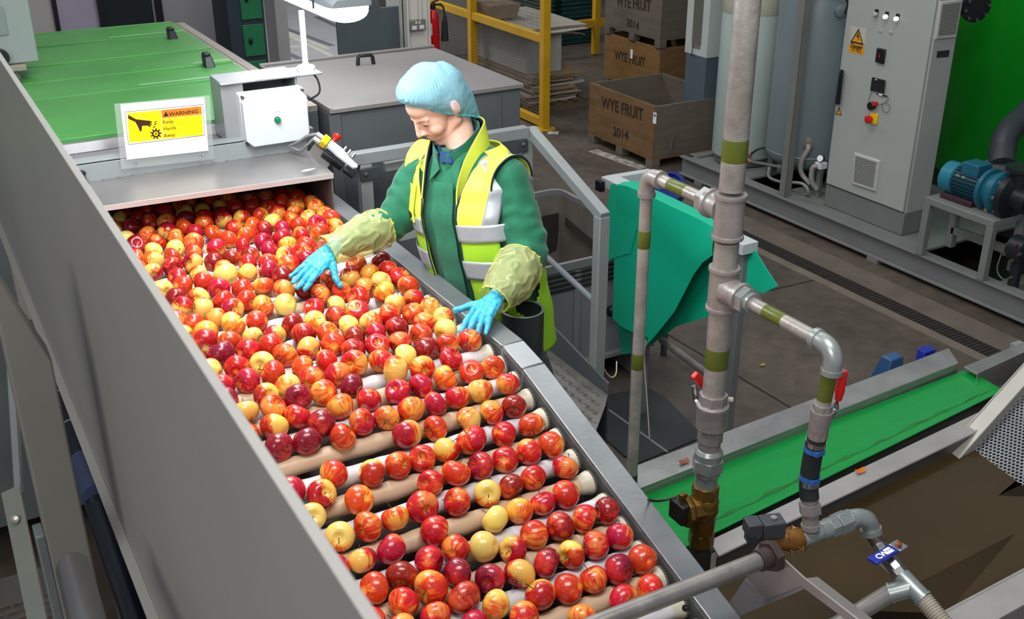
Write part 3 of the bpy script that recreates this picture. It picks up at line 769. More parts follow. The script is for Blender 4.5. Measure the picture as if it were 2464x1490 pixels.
for k in range(5):
    dy = random.uniform(-0.05, 0.1); sag = 0.03*(k == 0)
    rows = []
    for i in range(5):
        rows.append([(5.66+0.03*k+0.72*j/6, 9.82+dy+1.3*i/4, z2+0.012*k - (0.05*(max(0, j-4)/2)**2)*(k < 2) + 0.004*math.sin(i*2+j+k)) for j in range(7)])
    o = MB().sheet(rows, 0.008).build('cardboard_sheet', (CARD_L, CARD)[k % 2], None)
    tag(o, 'loose creased cardboard sheet lying on top of the white carton', 'cardboard', 'loose cardboard on the white carton')
bxo = MB(); bxo.hexa([(5.70, 10.5, z2+0.07), (5.98, 10.5, z2+0.07), (5.98, 10.9, z2+0.07), (5.70, 10.9, z2+0.07)], [(5.66, 10.5, z2+0.22), (6.02, 10.48, z2+0.22), (6.02, 10.92, z2+0.22), (5.66, 10.92, z2+0.22)])
tag(bxo.build('cardboard_box', CARD, None, 0.003), 'small brown cardboard box sitting on the loose cardboard sheets', 'box')
# tall white octabin behind
tag(MB().bx(5.85, 6.75, 12.9, 13.8, 0, 1.2).build('carton', WC, None, 0.006), 'large pale carton standing behind the yellow barrier rail', 'carton')
g = MB(); g.bx(6.86, 7.0, 12.3, 12.5, 0.0, 0.95)
for k in range(7): g.bx(6.853, 6.86, 12.31+k*0.028, 12.323+k*0.028, 0, 0.94); g.bx(6.87+k*0.019, 6.88+k*0.019, 12.29, 12.3, 0, 0.94)
tag(g.build('ribbed_panel', mat('dark_slate_plastic', '#2d3136', '#25292e', 5, 0.45), None), 'dark ribbed plastic panel standing beside the green crates', 'panel')
# stacks of dark green crates
CG = mat('dark_green_crate', '#17433f', '#123733', 6, 0.4)
def crate(x, y, z, label):
    t = thing('plastic_crate', label, 'crate', (x, y, z), 0, 'dark green crates behind the yellow barrier')
    m = MB(); w, d, h = 0.60, 0.42, 0.17
    m.bx(x, x+w, y, y+0.012, z, z+h); m.bx(x, x+0.012, y, y+d, z, z+h); m.bx(x+w-0.012, x+w, y, y+d, z, z+h); m.bx(x, x+w, y+d-0.012, y+d, z, z+h); m.bx(x, x+w, y, y+d, z, z+0.01)
    m.build('crate_body', CG, t, 0.002)
    r = MB()
    for k in range(3): r.bx(x-0.008, x+w+0.008, y-0.012, y, z+0.02+k*0.06, z+0.035+k*0.06)
    r.build('crate_ribs', mat('crate_rib', '#2a5a56', '#24504c', 6, 0.4), t, 0.001)
for cx_, lab in ((7.25, 'dark green ribbed crate in the stack beside the ribbed panel'), (7.95, 'dark green ribbed crate in the stack beside the wooden bins')):
    for k in range(6): crate(cx_, 12.75, k*0.172, lab)

# ================================================================ wooden fruit bins
WOOD = mat('bin_plywood', '#80603a', '#5a4128', 3.5, 0.75, bump=0.08, bscale=30, stretch=(1, 1, 5), detail=9, contrast=0.3)
WOOD_Y = mat('bin_plywood_yellow', '#8d6a3a', '#6d4f2b', 3.5, 0.75, bump=0.08, bscale=30, stretch=(1, 1, 5), detail=9, contrast=0.3)
WOOD_G = mat('bin_plywood_grey', '#6f6459', '#574e45', 3.5, 0.8, bump=0.08, bscale=30, stretch=(1, 1, 5), detail=9, contrast=0.3)
STENCIL = mat('stencil_black', '#241a12', '#3a2a1c', 25, 0.8, contrast=0.1)
def text_on(m, body, P0, P1, h, nrm, bold=0.004):
    """stencilled word running from P0 to P1, h tall"""
    x = (P1-P0); L_ = x.length; x.normalize(); n = V(nrm); z = V((0, 0, 1)); z = (z - x*z.dot(x)).normalized()
    q = MB().text(body, 1.0, Matrix.Identity(4))
    w = max(v.co.x for v in q.bm.verts)-min(v.co.x for v in q.bm.verts); hh = max(v.co.y for v in q.bm.verts); q.bm.free()
    F = frame(P0 + n*0.002, x*(L_/w), z*(h/hh), n)
    return m.text(body, 1.0, F, 0.0012, bold*4)
def bin_(name, label, x0, x1, y0, y1, z0, h, wood, side, words, tagpos=None, group=None):
    t = thing('fruit_bin', label, 'bin', ((x0+x1)/2, (y0+y1)/2, z0), 0, group)
    f = 0.10; th = 0.022; zb = z0+f
    m = MB(); m.bx(x0, x0+th, y0, y1, zb, z0+h); m.build('front_panel', wood, t, 0.003)
    m = MB(); m.bx(x0+th, x1, y0, y0+th, zb, z0+h-0.004); m.bx(x0+th, x1, y1-th, y1, zb, z0+h-0.004); m.bx(x1-th, x1, y0+th, y1-th, zb, z0+h-0.004)
    m.build('side_panels', side, t, 0.003)
    MB().bx(x0, x1, y0, y1, zb-0.018, zb).build('bin_floor', wood, t)
    for xx in (x0, x1-0.09):
        for yy in (y0, (y0+y1)/2-0.05, y1-0.1):
            MB().bx(xx, xx+0.09, yy, yy+0.1, z0, zb-0.018).build('bin_foot', WOOD_G, t, 0.003)
    c = MB()
    for yy in (y0+th, y1-th-0.05): c.prism([(x0+th, yy, zb), (x0+th+0.05, yy, zb), (x0+th, yy+0.05, zb)], (0, 0, h-f-0.01))
    c.bx(x0-0.004, x0+0.05, y0-0.004, y0, z0+h-0.09, z0+h-0.01)
    c.build('corner_block', WOOD_G, t)
    for body, P0, P1, hh in words:
        text_on(MB(), body, P0, P1, hh, (-1, 0, 0)).build('stencil', STENCIL, t, smooth=False)
    if tagpos:
        p = tagpos[0]
        tg = MB().bx(x0-0.004, x0-0.001, p.y-0.022, p.y+0.022, p.z-0.05, p.z+0.05).build('number_tag', MATS['label_white'], t, smooth=False)
        if tagpos[1]: text_on(MB(), tagpos[1], V((x0-0.003, p.y+0.014, p.z+0.01)), V((x0-0.003, p.y-0.014, p.z+0.01)), 0.026, (-1, 0, 0), 0.0).build('tag_number', INK, tg, smooth=False)
    return t
bx_ = 5.74
bin_('fruit_bin', 'open wooden fruit bin on the floor with a tag numbered 40', bx_, 6.60, 7.62, 8.67, 0, 0.58, WOOD, WOOD_G,
     [('WYE FRUIT', pX(1448, 258, bx_), pX(1547, 290, bx_), 0.105), ('2014', pX(1475, 325, bx_), pX(1511, 337, bx_), 0.085)], (pX(1576, 284, bx_), '40'))
sx_ = 7.22
bin_('fruit_bin', 'lower wooden fruit bin of the stack, yellowish with a blank white tag', sx_, 8.15, 9.55, 10.62, 0, 0.60, WOOD_Y, WOOD,
     [('WYE FRUIT', pX(1479, 142, sx_), pX(1552, 162, sx_), 0.10)], (pX(1520, 130, sx_), ''))
bin_('fruit_bin', 'upper grey-brown wooden fruit bin of the stack', sx_-0.02, 8.13, 9.53, 10.60, 0.60, 0.72, WOOD_G, WOOD_G,
     [('WYE FRUIT', pX(1484, 14, sx_-0.02), pX(1566, 28, sx_-0.02), 0.115), ('2014', pX(1507, 62, sx_-0.02), pX(1536, 72, sx_-0.02), 0.085)])

# ================================================================ compressor skid: frame, tanks, cabinets, pump
SK = 0.20; FX = 5.81
SKM = mat('skid_grey', '#757776', '#696b6a', 4, 0.5, bump=0.03)
t = thing('skid_frame', 'long grey steel skid frame on the floor carrying tanks, cabinet and pump', 'frame', (6.4, 5.0, 0))
m = MB()
def ibeam(x, y0, y1):
    m.bx(x, x+0.1, y0, y1, SK-0.014, SK); m.bx(x+0.035, x+0.047, y0, y1, 0.05, SK-0.014); m.bx(x, x+0.1, y0, y1, 0.035, 0.05)
ibeam(FX, 1.2, 7.32); ibeam(7.0, 1.2, 7.32)
m.bx(FX+0.05, 7.05, 7.22, 7.32, 0.04, SK); m.bx(FX+0.05, 7.05, 5.78, 5.9, 0.06, SK-0.016); m.bx(FX+0.05, 7.05, 4.0, 4.1, 0.06, SK-0.016)
for y in (1.3, 3.0, 5.0, 7.0): m.bx(FX+0.0, FX+0.1, y, y+0.1, 0, 0.035)
m.build('skid_beams', SKM, t, 0.003)
m = MB(); m.bx(FX+0.1, 7.0, 4.7, 6.15, SK-0.02, SK-0.004); m.bx(FX+0.1, 7.0, 6.55, 7.2, SK-0.03, SK-0.015)
m.build('deck_plate', mat('deck_grey', '#747874', '#666a66', 5, 0.5), t)
m = MB(); m.tube(spline([pX(1615, 358, FX+0.04), pX(1617, 340, FX+0.04), pX(1621, 325, FX+0.04)]), 0.01, 8); m.build('lifting_pin', CHROME, t)
m = MB(); m.bx(5.86, 7.0, 1.3, 7.2, 0.001, 0.01)
m.build('dark_tray', mat('black_tray', '#17120f', '#0f0c0a', 5, 0.4), t, smooth=False)  # near-black sheet on the floor under the skid beams

def tank(name, label, px, py, zbot, r, top, m_, ring, cat='tank', bottom='dome'):
    c = pz(px, py, zbot)
    t = thing(name, label, cat, (c.x, c.y, SK))
    if bottom == 'dome':
        prof = [(0.02, zbot)] + [(r*math.sin(PI/2*k/6), zbot+0.16*(1-math.cos(PI/2*k/6))) for k in range(1, 7)]
    else: prof = [(r*0.96, zbot), (r, zbot+0.02)]
    prof += [(r, top-0.15), (r*0.8, top-0.04), (0.02, top)]
    MB().lathe([(a, h-zbot) for a, h in prof], (c.x, c.y, zbot), (0, 0, 1), 48).build('shell', m_, t, ang=40)
    if ring:
        MB().lathe([(r+0.001, 0), (r+0.004, 0.006), (r+0.001, 0.012)], (c.x, c.y, zbot+ring), (0, 0, 1), 48, cap=False).build('weld_seam', mat('weld_line', '#8b9497', '#7d8689', 9, 0.4, 0.3), t)
    if bottom == 'dome':
        for k in range(3):
            a = 2*PI*k/3+2.2; q = V((c.x+math.cos(a)*r*0.8, c.y+math.sin(a)*r*0.8, 0))
            MB().bx(q.x-0.03, q.x+0.03, q.y-0.03, q.y+0.03, SK, zbot+0.16).build('tank_leg', GREY_D, t, 0.003)
    else:
        MB().cyl((c.x, c.y, SK-0.004), (c.x, c.y, zbot), r*0.9, n=32).build('tank_base', GREY_D, t)
    return t, c
PALE = mat('pale_blue_white_tank', '#aebdb9', '#a2b1ad', 2, 0.4)
GTK = mat('grey_enamel_tank', '#737d80', '#67757a', 2, 0.36, contrast=0.4)
tk, cw = tank('tank', 'pale blue-white cylindrical tank behind the vertical pipe', 1786, 366, 0.26, 0.262, 2.3, PALE, 0, bottom='flat')
MB().lathe([(0.2635, 0), (0.2655, 0.004), (0.2655, 0.30), (0.2635, 0.304)], (cw.x, cw.y, pX(1880, 40, cw.x).z), (0, 0, 1), 48, cap=False).build('cream_band', mat('cream_band', '#b9b8a6', '#adac9a', 3, 0.4), tk)
tk, cg = tank('tank', 'grey steel pressure tank with a weld seam beside the control cabinet', 1933, 402, 0.30, 0.318, 2.3, GTK, 0.155)
# blow-off fitting near its top with black cable
q = cg + V((-0.12, -0.30, 0)); 
f = MB(); zt = pY(1985, 30, q.y).z
f.lathe([(0.045, 0), (0.05, 0.02), (0.05, 0.05), (0.03, 0.06)], (q.x+0.02, q.y+0.02, zt), (-0.35, -0.9, 0), 8); f.build('fitting', GTK, tk)
MB().tube(spline([(q.x, q.y-0.06, zt-0.01), (q.x-0.03, q.y-0.09, zt+0.09), (q.x-0.2, q.y-0.02, zt+0.16), (q.x-0.28, q.y+0.05, zt+0.10)]), 0.006, 8).build('sensor_cable', BLACK_R, tk)
o_ = MB()
hose_m = mat('grey_braided_hose', '#9a9892', '#86847e', 30, 0.5, 0.2)
d_ = 5.0
while True:
    fl = pd(1945, 345, d_)
    if (fl.xy-cg.xy).length < 0.318 or d_ > 12: break
    d_ += 0.005
fn = V((fl.x-cg.x, fl.y-cg.y, 0)).normalized()
o_.lathe([(0.05, 0), (0.05, 0.02), (0.032, 0.022), (0.032, 0.05)], fl-fn*0.005, fn, 20)
o_.build('outlet_flange', GALV, tk)
hs = MB(); h0 = fl+fn*0.05; hs.tube(spline([h0, h0+fn*0.02+V((0, 0, -0.03)), h0+fn*0.03+V((-0.02, 0.03, -0.12)), h0+fn*0.03+V((-0.015, 0.03, -0.22)), h0+fn*0.04+V((0.03, -0.03, -0.30))]), 0.019, 12)
hs.build('outlet_hose', hose_m, tk)
# loose hoses on the deck
h2 = thing('drain_hose', 'grey braided hose looping on the skid between tank and cabinet', 'hose', (6.05, 6.0, SK))
MB().tube(spline([pX(1852, 402, 6.02), pX(1850, 425, 6.0), pX(1880, 438, 5.98), pX(1930, 442, 5.98), pX(1945, 465, 6.0), pX(1915, 468, 6.05), pX(1890, 450, 6.1)]), 0.012, 10).build('hose', hose_m, h2)
v2 = thing('regulator', 'pipe regulator with a white dial gauge and elbow beside the control cabinet', 'regulator', (6.03, 5.82, SK))
c0 = pX(1972, 400, 6.06)
m = MB(); m.bx(c0.x-0.02, c0.x+0.05, c0.y-0.035, c0.y+0.035, c0.z-0.02, c0.z+0.03); m.build('valve_block', WHITE_P, v2, 0.006)
m = MB(); m.tube(spline([c0, c0+V((-0.03, 0.03, -0.01)), c0+V((-0.035, 0.04, -0.06)), c0+V((-0.03, 0.03, -0.13)), c0+V((0, 0.0, -0.19))]), 0.02, 12); m.build('elbow_hose', hose_m, v2)
g0 = pX(1975, 391, 6.03); m = MB().lathe([(0.03, 0), (0.03, 0.018), (0.027, 0.02)], (g0.x, g0.y, g0.z+0.03), (-1, -0.3, 0.3), 20).build('gauge_body', BLACK, v2)
MB().lathe([(0.025, 0.0205), (0.024, 0.022)], (g0.x, g0.y, g0.z+0.03), (-1, -0.3, 0.3), 20).build('gauge_dial', MATS['label_white'], m)
m = MB(); m.bx(c0.x, c0.x+0.03, c0.y-0.02, c0.y+0.02, SK-0.002, c0.z-0.02); m.build('stand_pipe', GALV, v2)
# frame post in front of the tanks
t = thing('frame_post', 'upright grey angle-iron post in front of the grey tank', 'post', (FX+0.07, 5.9, SK))
q0 = pX(1889, 462, FX+0.05)
m = MB(); m.bx(FX+0.02, FX+0.085, q0.y-0.03, q0.y-0.022, SK, 2.6); m.bx(FX+0.02, FX+0.028, q0.y-0.03, q0.y+0.035, SK, 2.6)
m.build('angle_iron', mat('post_grey', '#757671', '#6a6b66', 4, 0.5), t, 0.002)
m = MB(); p0_, p1_ = pX(1805, 388, 5.95), pX(1880, 402, FX+0.06)
m.tube([p0_, p1_], 0.011, 10); cl_ = m.build('tie_rod', CHROME, t)
m = MB(); m.ball(p0_, 0.022); m.ball(p0_+V((0, 0.01, 0.05)), (0.018, 0.018, 0.03)); m.build('clamp', mat('coppery_clamp', '#9a6a5c', '#84584b', 9, 0.4, 0.5), t)
MB().tube(spline([p0_+V((0, 0, 0.06)), p0_+V((0.03, -0.05, 0.11)), p0_+V((0.08, -0.12, 0.14))]), 0.009, 8).build('black_lead', BLACK_R, t)
# wall unit with a dark window
t = thing('display_unit', 'tall white cabinet unit with a dark inset window beside the wooden bins', 'cabinet', (6.5, 7.85, 0))
ux, uz = 6.28, pX(1645, 125, 6.28).z
ya, yb = pX(1647, 126, ux).y, pX(1700, 140, ux).y
m = MB(); m.bx(ux, ux+0.20, yb, ya, uz, 2.6); m.build('unit_case', mat('unit_white', '#b8bebc', '#aeb4b2', 3, 0.4), t, 0.004)
w0, w1 = pX(1668, 60, ux).y, pX(1690, 60, ux).y; zw = pX(1678, 108, ux).z
m = MB(); m.bx(ux-0.004, ux-0.0005, w1, w0, zw, 2.55); m.build('window', mat('smoky_window', '#5f6053', '#55564a', 3, 0.25), t, smooth=False)
m = MB(); m.bx(ux-0.006, ux-0.0005, w1+0.01, w0-0.02, zw-0.03, zw-0.004); m.build('window_catch', GALV, t)
MB().tube(spline([(ux-0.008, w0-0.02, zw), (ux-0.015, w0-0.03, zw-0.06), (ux-0.01, w0-0.01, zw-0.10), (ux-0.012, w0-0.05, zw-0.09)]), 0.004, 6).build('loose_wire', BLACK, t)
m = MB(); m.bx(ux+0.005, ux+0.18, yb+0.01, ya-0.02, 0, uz); m.build('unit_pedestal', mat('blue_grey_pedestal', '#53606a', '#4a5761', 3, 0.5), t, 0.003)

# ---------------------------------------------------------------- control cabinet
CX = 5.98; CY0, CY1 = 4.965, 5.742; CD = 0.235
t = thing('control_cabinet', 'tall pale grey electrical control cabinet with danger sign and switches', 'cabinet', (CX+0.12, 5.35, SK))
CAB = mat('light_grey_cabinet', '#a3a8a4', '#9a9f9b', 2, 0.42, contrast=0.4)
m = MB(); m.bx(CX+0.004, CX+CD, CY0+0.004, CY1-0.004, SK, 0.362); m.build('plinth', mat('plinth_grey', '#747776', '#6a6d6c', 3, 0.5), t, 0.003)
m = MB(); m.bx(CX+0.012, CX+CD, CY0, CY1, 0.362, 2.3); m.build('cabinet_shell', CAB, t, 0.008)
dr = MB().bx(CX-0.008, CX+0.010, CY0+0.012, CY1-0.008, 0.376, 2.28).build('door', CAB, t, 0.004)
def c3(x, y, o=0.0): return pX(1900+x/4.9675, y/4.9675, CX-0.008-o)
def c4(x, y, o=0.0): return pX(1900+x/4.9675, 280+y/4.9675, CX-0.008-o)
def onface(pts, th, name, m_, par, o=0.0005, f=c3):
    return MB().prism([f(*p, o) for p in pts], (-th, 0, 0)).build(name, m_, par, smooth=False)
onface([(738, 308), (918, 346), (906, 530), (722, 500)], 0.001, 'sign_backing', mat('sign_white', '#b9b6ad', '#b0ada4', 4, 0.5), dr)
onface([(716, 512), (890, 546), (884, 660), (702, 620)], 0.001, 'danger_panel', mat('danger_orange', '#d99a17', '#cf9112', 4, 0.5), dr)
tri = onface([(828, 338), (882, 540), (726, 502)], 0.0012, 'danger_triangle', INK, dr, 0.0016)
onface([(827, 368), (864, 518), (746, 490)], 0.0008, 'danger_triangle', MATS['danger_orange'], dr, 0.003)
onface([(824, 386), (832, 388), (822, 432), (836, 436), (815, 492), (820, 446), (798, 440)], 0.0006, 'lightning_symbol', INK, dr, 0.004)
text_on(MB(), 'Danger', c3(728, 566, 0.002), c3(866, 596, 0.002), 0.034, (-1, 0, 0), 0.002).build('danger_text', mat('danger_brown', '#5a3410', '#4e2c0d', 6, 0.6), dr, smooth=False)
text_on(MB(), '415 Volts', c3(736, 604, 0.002), c3(856, 634, 0.002), 0.02, (-1, 0, 0), 0.0).build('danger_text', mat('danger_red_brown', '#b46a1d', '#a86118', 6, 0.6), dr, smooth=False)
for x, y in ((1040, 170), (1163, 200), (1292, 225)):
    p = c3(x, y); s_ = MB().bx(p.x-0.006, p.x, p.y-0.016, p.y+0.016, p.z-0.012, p.z+0.034).build('lamp_holder', BLACK, dr, 0.002)
    MB().lathe([(0.0165, 0), (0.0165, 0.02), (0.010, 0.028)], (p.x-0.004, p.y, p.z), (-1, 0, 0), 16).build('indicator_lamp', mat('lit_indicator', '#e9ecec', '#e1e4e4', 4, 0.25, emit=('#ffffff', 0.5 if x > 1100 else 0.06)) if x > 1100 else mat('unlit_indicator', '#a8acac', '#9ea2a2', 4, 0.25), s_)
for x, y in ((1085, 368), (1212, 388)):
    p = c3(x, y); MB().lathe([(0.014, 0), (0.014, 0.004), (0.011, 0.006)], (p.x, p.y, p.z), (-1, 0, 0), 16).build('blanking_plug', CAB, dr)
p = c3(1100, 665)
s_ = MB().box((p.x-0.01, p.y, p.z), (0.02, 0.075, 0.10)).build('rotary_switch', BLACK, dr, 0.006)
onface([(1062, 680), (1084, 640), (1078, 690)], 0.002, 'red_pointer', RED, s_, 0.021)
pA, pB = c3(985, 925), c3(1130, 1115)
s_ = MB().hexa([c3(*q) for q in ((985, 920), (1148, 960), (1128, 1120), (962, 1080))], [c3(*q, 0.014) for q in ((985, 920), (1148, 960), (1128, 1120), (962, 1080))]).build('display_panel', mat('dark_display', '#26292a', '#202324', 4, 0.3), dr, 0.003)
p = c3(1035, 952, 0.016); MB().box(p, (0.003, 0.014, 0.006)).build('display_led', WHITE_P, s_)
p = c3(998, 1262); k_ = MB(); k_.lathe([(0.03, 0), (0.03, 0.03), (0.026, 0.034)], p, (-1, 0, 0), 20); kk = k_.build('key_switch', mat('dark_red_black', '#2a1518', '#221013', 5, 0.4), dr)
MB().box(c3(1022, 1240, 0.018), (0.03, 0.028, 0.03)).build('red_lever', RED, kk, 0.004)
p = c3(985, 1420); 
ey = MB().box(c3(1005, 1418, 0.006), (0.012, 0.07, 0.075)).build('estop_backing', YELLOW, dr, 0.004)
MB().lathe([(0.014, 0), (0.014, 0.02), (0.028, 0.028), (0.029, 0.045), (0.018, 0.05)], c3(985, 1420, 0.008), (-1, 0, 0), 20).build('estop_button', RED, ey)
wire = MB()
for pts in (((985, 1090), (960, 1150), (945, 1210), (980, 1240)), ((1165, 1150), (1180, 1180), (1150, 1215), (1100, 1240), (1060, 1250)), ((1100, 1250), (1140, 1225), (1185, 1250), (1195, 1300), (1165, 1340), (1120, 1325), (1105, 1280), (1110, 1250))):
    wire.tube(spline([c3(*q, 0.008) for q in pts], 6), 0.0022, 6)
wire.build('hanging_wire', mat('thin_grey_wire', '#6b6c68', '#60615d', 9, 0.5), dr)
m = MB(); m.tube([c3(1045, 1122, 0.006), c3(1165, 1152, 0.006)], 0.005, 8); mk = m.build('marker_pen', BLACK, dr)
MB().tube([c3(1070, 1130, 0.007), c3(1110, 1140, 0.007)], 0.0065, 8).build('pen_label', WHITE_P, mk)
# swing handle at the door edge and its small warning triangle
hd = MB().hexa([c3(*q) for q in ((600, 828), (648, 835), (600, 1250), (540, 1240))], [c3(*q, 0.03) for q in ((600, 828), (648, 835), (600, 1250), (540, 1240))]).build('swing_handle', BLACK, dr, 0.006)
MB().hexa([c3(*q, 0.03) for q in ((600, 832), (620, 836), (612, 880), (590, 876))], [c3(*q, 0.034) for q in ((600, 832), (620, 836), (612, 880), (590, 876))]).build('handle_lock', CHROME, hd)
onface([(593, 1278), (625, 1382), (545, 1366)], 0.001, 'warning_triangle', INK, dr)
onface([(592, 1302), (614, 1370), (558, 1358)], 0.0008, 'warning_triangle', MATS['danger_orange'], dr, 0.0016)
onface([(590, 1320), (595, 1321), (592, 1348), (588, 1347)], 0.0006, 'exclamation_mark', INK, dr, 0.003)
def vent(corners, nr, par, name='vent'):
    a, b, c, d_ = [V(q) for q in corners]
    n = (b-a).cross(d_-a).normalized()
    if n.dot(CAM-a) < 0: n = -n
    fr_ = MB()
    o4 = [a, b, c, d_]; ce = (a+b+c+d_)/4
    fr_.hexa(o4, [p+n*0.014 - (p-ce)*0.07 for p in o4])
    f_ = fr_.build(name, mat('vent_white', '#b4b5ae', '#a9aaa3', 3, 0.4), par, 0.003)
    i4 = [p+n*0.0145 - (p-ce)*0.2 for p in o4]
    dk = MB(); lv = MB()
    for k in range(nr):
        f0, f1, f2 = k/nr, (k+0.45)/nr, (k+1)/nr
        dk.prism([i4[0].lerp(i4[3], f0), i4[1].lerp(i4[2], f0), i4[1].lerp(i4[2], f1), i4[0].lerp(i4[3], f1)], n*0.0006)
    x_ = dk.build('vent_slots', mat('vent_dark', '#3a3b37', '#31322f', 5, 0.7), f_, smooth=False); x_['kind'] = 'stuff'
vent([c4(780, 428), c4(1092, 525), c4(1040, 908), c4(745, 810)], 15, dr)
def s2(x, y): return pY(2180+x/6.208, y/6.208, CY0)
q = [s2(500, 20), s2(840, -30), s2(735, 570), s2(415, 600)]
vent(q, 20, bpy.data.objects['cabinet_shell'])
MB().prism([s2(465, 765), s2(650, 745), s2(635, 848), s2(455, 862)], (0, -0.003, 0)).build('side_label', mat('dark_label', '#2b3532', '#232d2a', 4, 0.4), t, smooth=False)

# ---------------------------------------------------------------- green tank, dark pipework, motor pump
GT = pz(2385, 385, 0.30)
gr = 0.95
t = thing('green_tank', 'huge vivid green cylindrical tank behind the control cabinet', 'tank', (8.0, 5.2, 0))
gc = V((8.05, 5.35, 0))
MB().lathe([(gr*0.98, 0.30), (gr, 0.34), (gr, 2.9), (gr*0.7, 3.1), (0.05, 3.2)], (gc.x, gc.y, 0), (0, 0, 1), 96).build('shell', mat('vivid_green_tank', '#0d8a1c', '#0a7a17', 1.5, 0.3), t)
MB().lathe([(gr*0.95, 0), (gr*0.95, 0.30)], (gc.x, gc.y, 0), (0, 0, 1), 64).build('tank_base', mat('green_tank_base', '#2a3428', '#22291f', 4, 0.5), t)
fp = pd(2345, 15, 7.55)
t = thing('pipe_flange', 'black bolted pipe flange projecting in front of the green tank', 'flange', fp)
fd = V((-0.35, -0.9, -0.1)).normalized()
MB().lathe([(0.06, -0.25), (0.06, -0.01), (0.105, 0), (0.105, 0.03), (0.05, 0.034)], fp, fd, 32).build('flange_disc', mat('black_flange', '#1d2123', '#16191b', 5, 0.45), t)
F = aim(fp, fd)
for k in range(8):
    a = 2*PI*k/8+0.2; b = F @ V((math.cos(a)*0.085, math.sin(a)*0.085, 0.03))
    MB().cyl(b, b+fd*0.018, 0.012, n=6).build('flange_bolt', CHROME, t)
t = thing('intake_pipe', 'thick dark grey pipe bending down beside the motor at the hall edge', 'pipe', pd(2440, 330, 7.3))
pp = [pd(2520, 225, 7.5), pd(2470, 275, 7.4), pd(2425, 320, 7.3), pd(2412, 365, 7.25), pd(2412, 398, 7.2)]
MB().tube(spline(pp), 0.085, 20).build('pipe', mat('slate_pipe', '#33383d', '#2a2f34', 4, 0.5), t)
p = pd(2412, 402, 7.2); MB().lathe([(0.12, -0.02), (0.12, 0.02), (0.06, 0.022)], p, (0, 0, -1), 24).build('pipe_flange', GREY_D, t)
# stand
MX = 5.83
t = thing('pump_stand', 'grey welded square-tube stand carrying the blue-green motor', 'stand', (6.0, 4.4, SK))
STD = mat('stand_grey', '#787a78', '#6d6f6d', 4, 0.5)
ay, by_ = pX(2219, 590, MX).y, pX(2366, 655, MX).y
zt_ = 0.565
for xx in (MX, MX+0.29):
    for yy in (ay, by_):
        MB().bx(xx-0.025, xx+0.025, yy-0.025, yy+0.025, SK, zt_).build('leg', STD, t, 0.003)
m = MB()
for xx in (MX, MX+0.29): m.bx(xx-0.025, xx+0.025, by_-0.025, ay+0.025, zt_, zt_+0.045)
for yy in (ay, by_): m.bx(MX+0.025, MX+0.265, yy-0.025, yy+0.025, zt_, zt_+0.045)
m.bx(MX+0.265, MX+0.315, by_, ay, SK+0.10, SK+0.15)
m.bx(MX-0.02, MX+0.31, by_, ay, zt_+0.04, zt_+0.048)
m.build('stand_frame', STD, t, 0.003)
t = thing('electric_motor', 'blue-green electric pump motor with cooling fins on the grey stand', 'motor', (MX+0.14, 4.5, zt_+0.05))
MOT = mat('motor_teal', '#1f6478', '#1a566a', 4, 0.35)
mc = V((MX+0.14, ay-0.02, zt_+0.048+0.125)); dy = V((0, -1, 0))
MB().lathe([(0.02, -0.03), (0.08, -0.03), (0.105, -0.015), (0.108, 0.075), (0.1, 0.08)], mc, dy, 32).build('fan_cowl', mat('motor_cowl_teal', '#2c7c90', '#246f83', 4, 0.3), t)
b = MB(); b.cyl(mc+dy*0.08, mc+dy*0.29, 0.09, n=32)
for k in range(26):
    a = 2*PI*k/26; Rm = Matrix.Rotation(a, 3, 'Y')
    b.box(mc+dy*0.185+Rm @ V((0.096, 0, 0)), (0.018, 0.205, 0.005), Rm)
b.build('finned_body', mat('motor_dark_teal', '#1c4654', '#173b48', 4, 0.4), t)
b = MB(); b.bx(mc.x-0.075, mc.x+0.06, mc.y-0.26, mc.y-0.13, mc.z+0.07, mc.z+0.15); tb = b.build('terminal_box', MOT, t, 0.006)
b = MB()
for k in range(2): b.box(mc+V((-0.091, -0.125-0.045*k, 0.055)), (0.004, 0.028, 0.018))
b.build('rating_plate', mat('rating_plate', '#8fa0a6', '#82939a', 5, 0.4, 0.3), t, 0.001)
b = MB(); b.lathe([(0.085, 0.28), (0.135, 0.30), (0.135, 0.325), (0.11, 0.33), (0.12, 0.37), (0.135, 0.375), (0.135, 0.41), (0.09, 0.44)], mc, dy, 32); b.build('pump_bracket', MOT, t)
b = MB(); b.prism([mc+V((-0.05, -0.33, -0.1)), mc+V((-0.05, -0.39, -0.1)), mc+V((-0.06, -0.40, -0.175)), mc+V((-0.06, -0.32, -0.175))], (0.12, 0, 0)); b.build('foot', MOT, t, 0.004)
MB().box(mc+V((-0.064, -0.36, -0.11)), (0.004, 0.02, 0.02)).build('yellow_tag', YELLOW, t)
b = MB(); b.lathe([(0.09, 0.44), (0.15, 0.46), (0.15, 0.50), (0.08, 0.52), (0.08, 0.62)], mc, dy, 28); b.lathe([(0.06, 0), (0.06, 0.12), (0.1, 0.125), (0.1, 0.15)], mc+V((0.02, -0.5, 0.05)), (0, 0, 1), 24)
b.build('pump_casing', mat('black_pump', '#1e2427', '#171c1f', 5, 0.4), t)
F = aim(mc, dy)
for k in range(8):
    a = 2*PI*k/8; q = F @ V((math.cos(a)*0.132, math.sin(a)*0.132, 0.435)); MB().cyl(q, q+dy*0.03, 0.012, n=6).build('casing_bolt', CHROME, t)
MB().bx(mc.x-0.1, mc.x+0.1, mc.y-0.27, mc.y-0.02, zt_+0.048, zt_+0.085).build('foot', mat('maroon_foot', '#3d2a30', '#33222a', 5, 0.5), t, 0.004)
t = thing('suction_pipe', 'shiny dark pipe leaving the pump towards the hall edge', 'pipe', mc+V((0, -0.75, 0)))
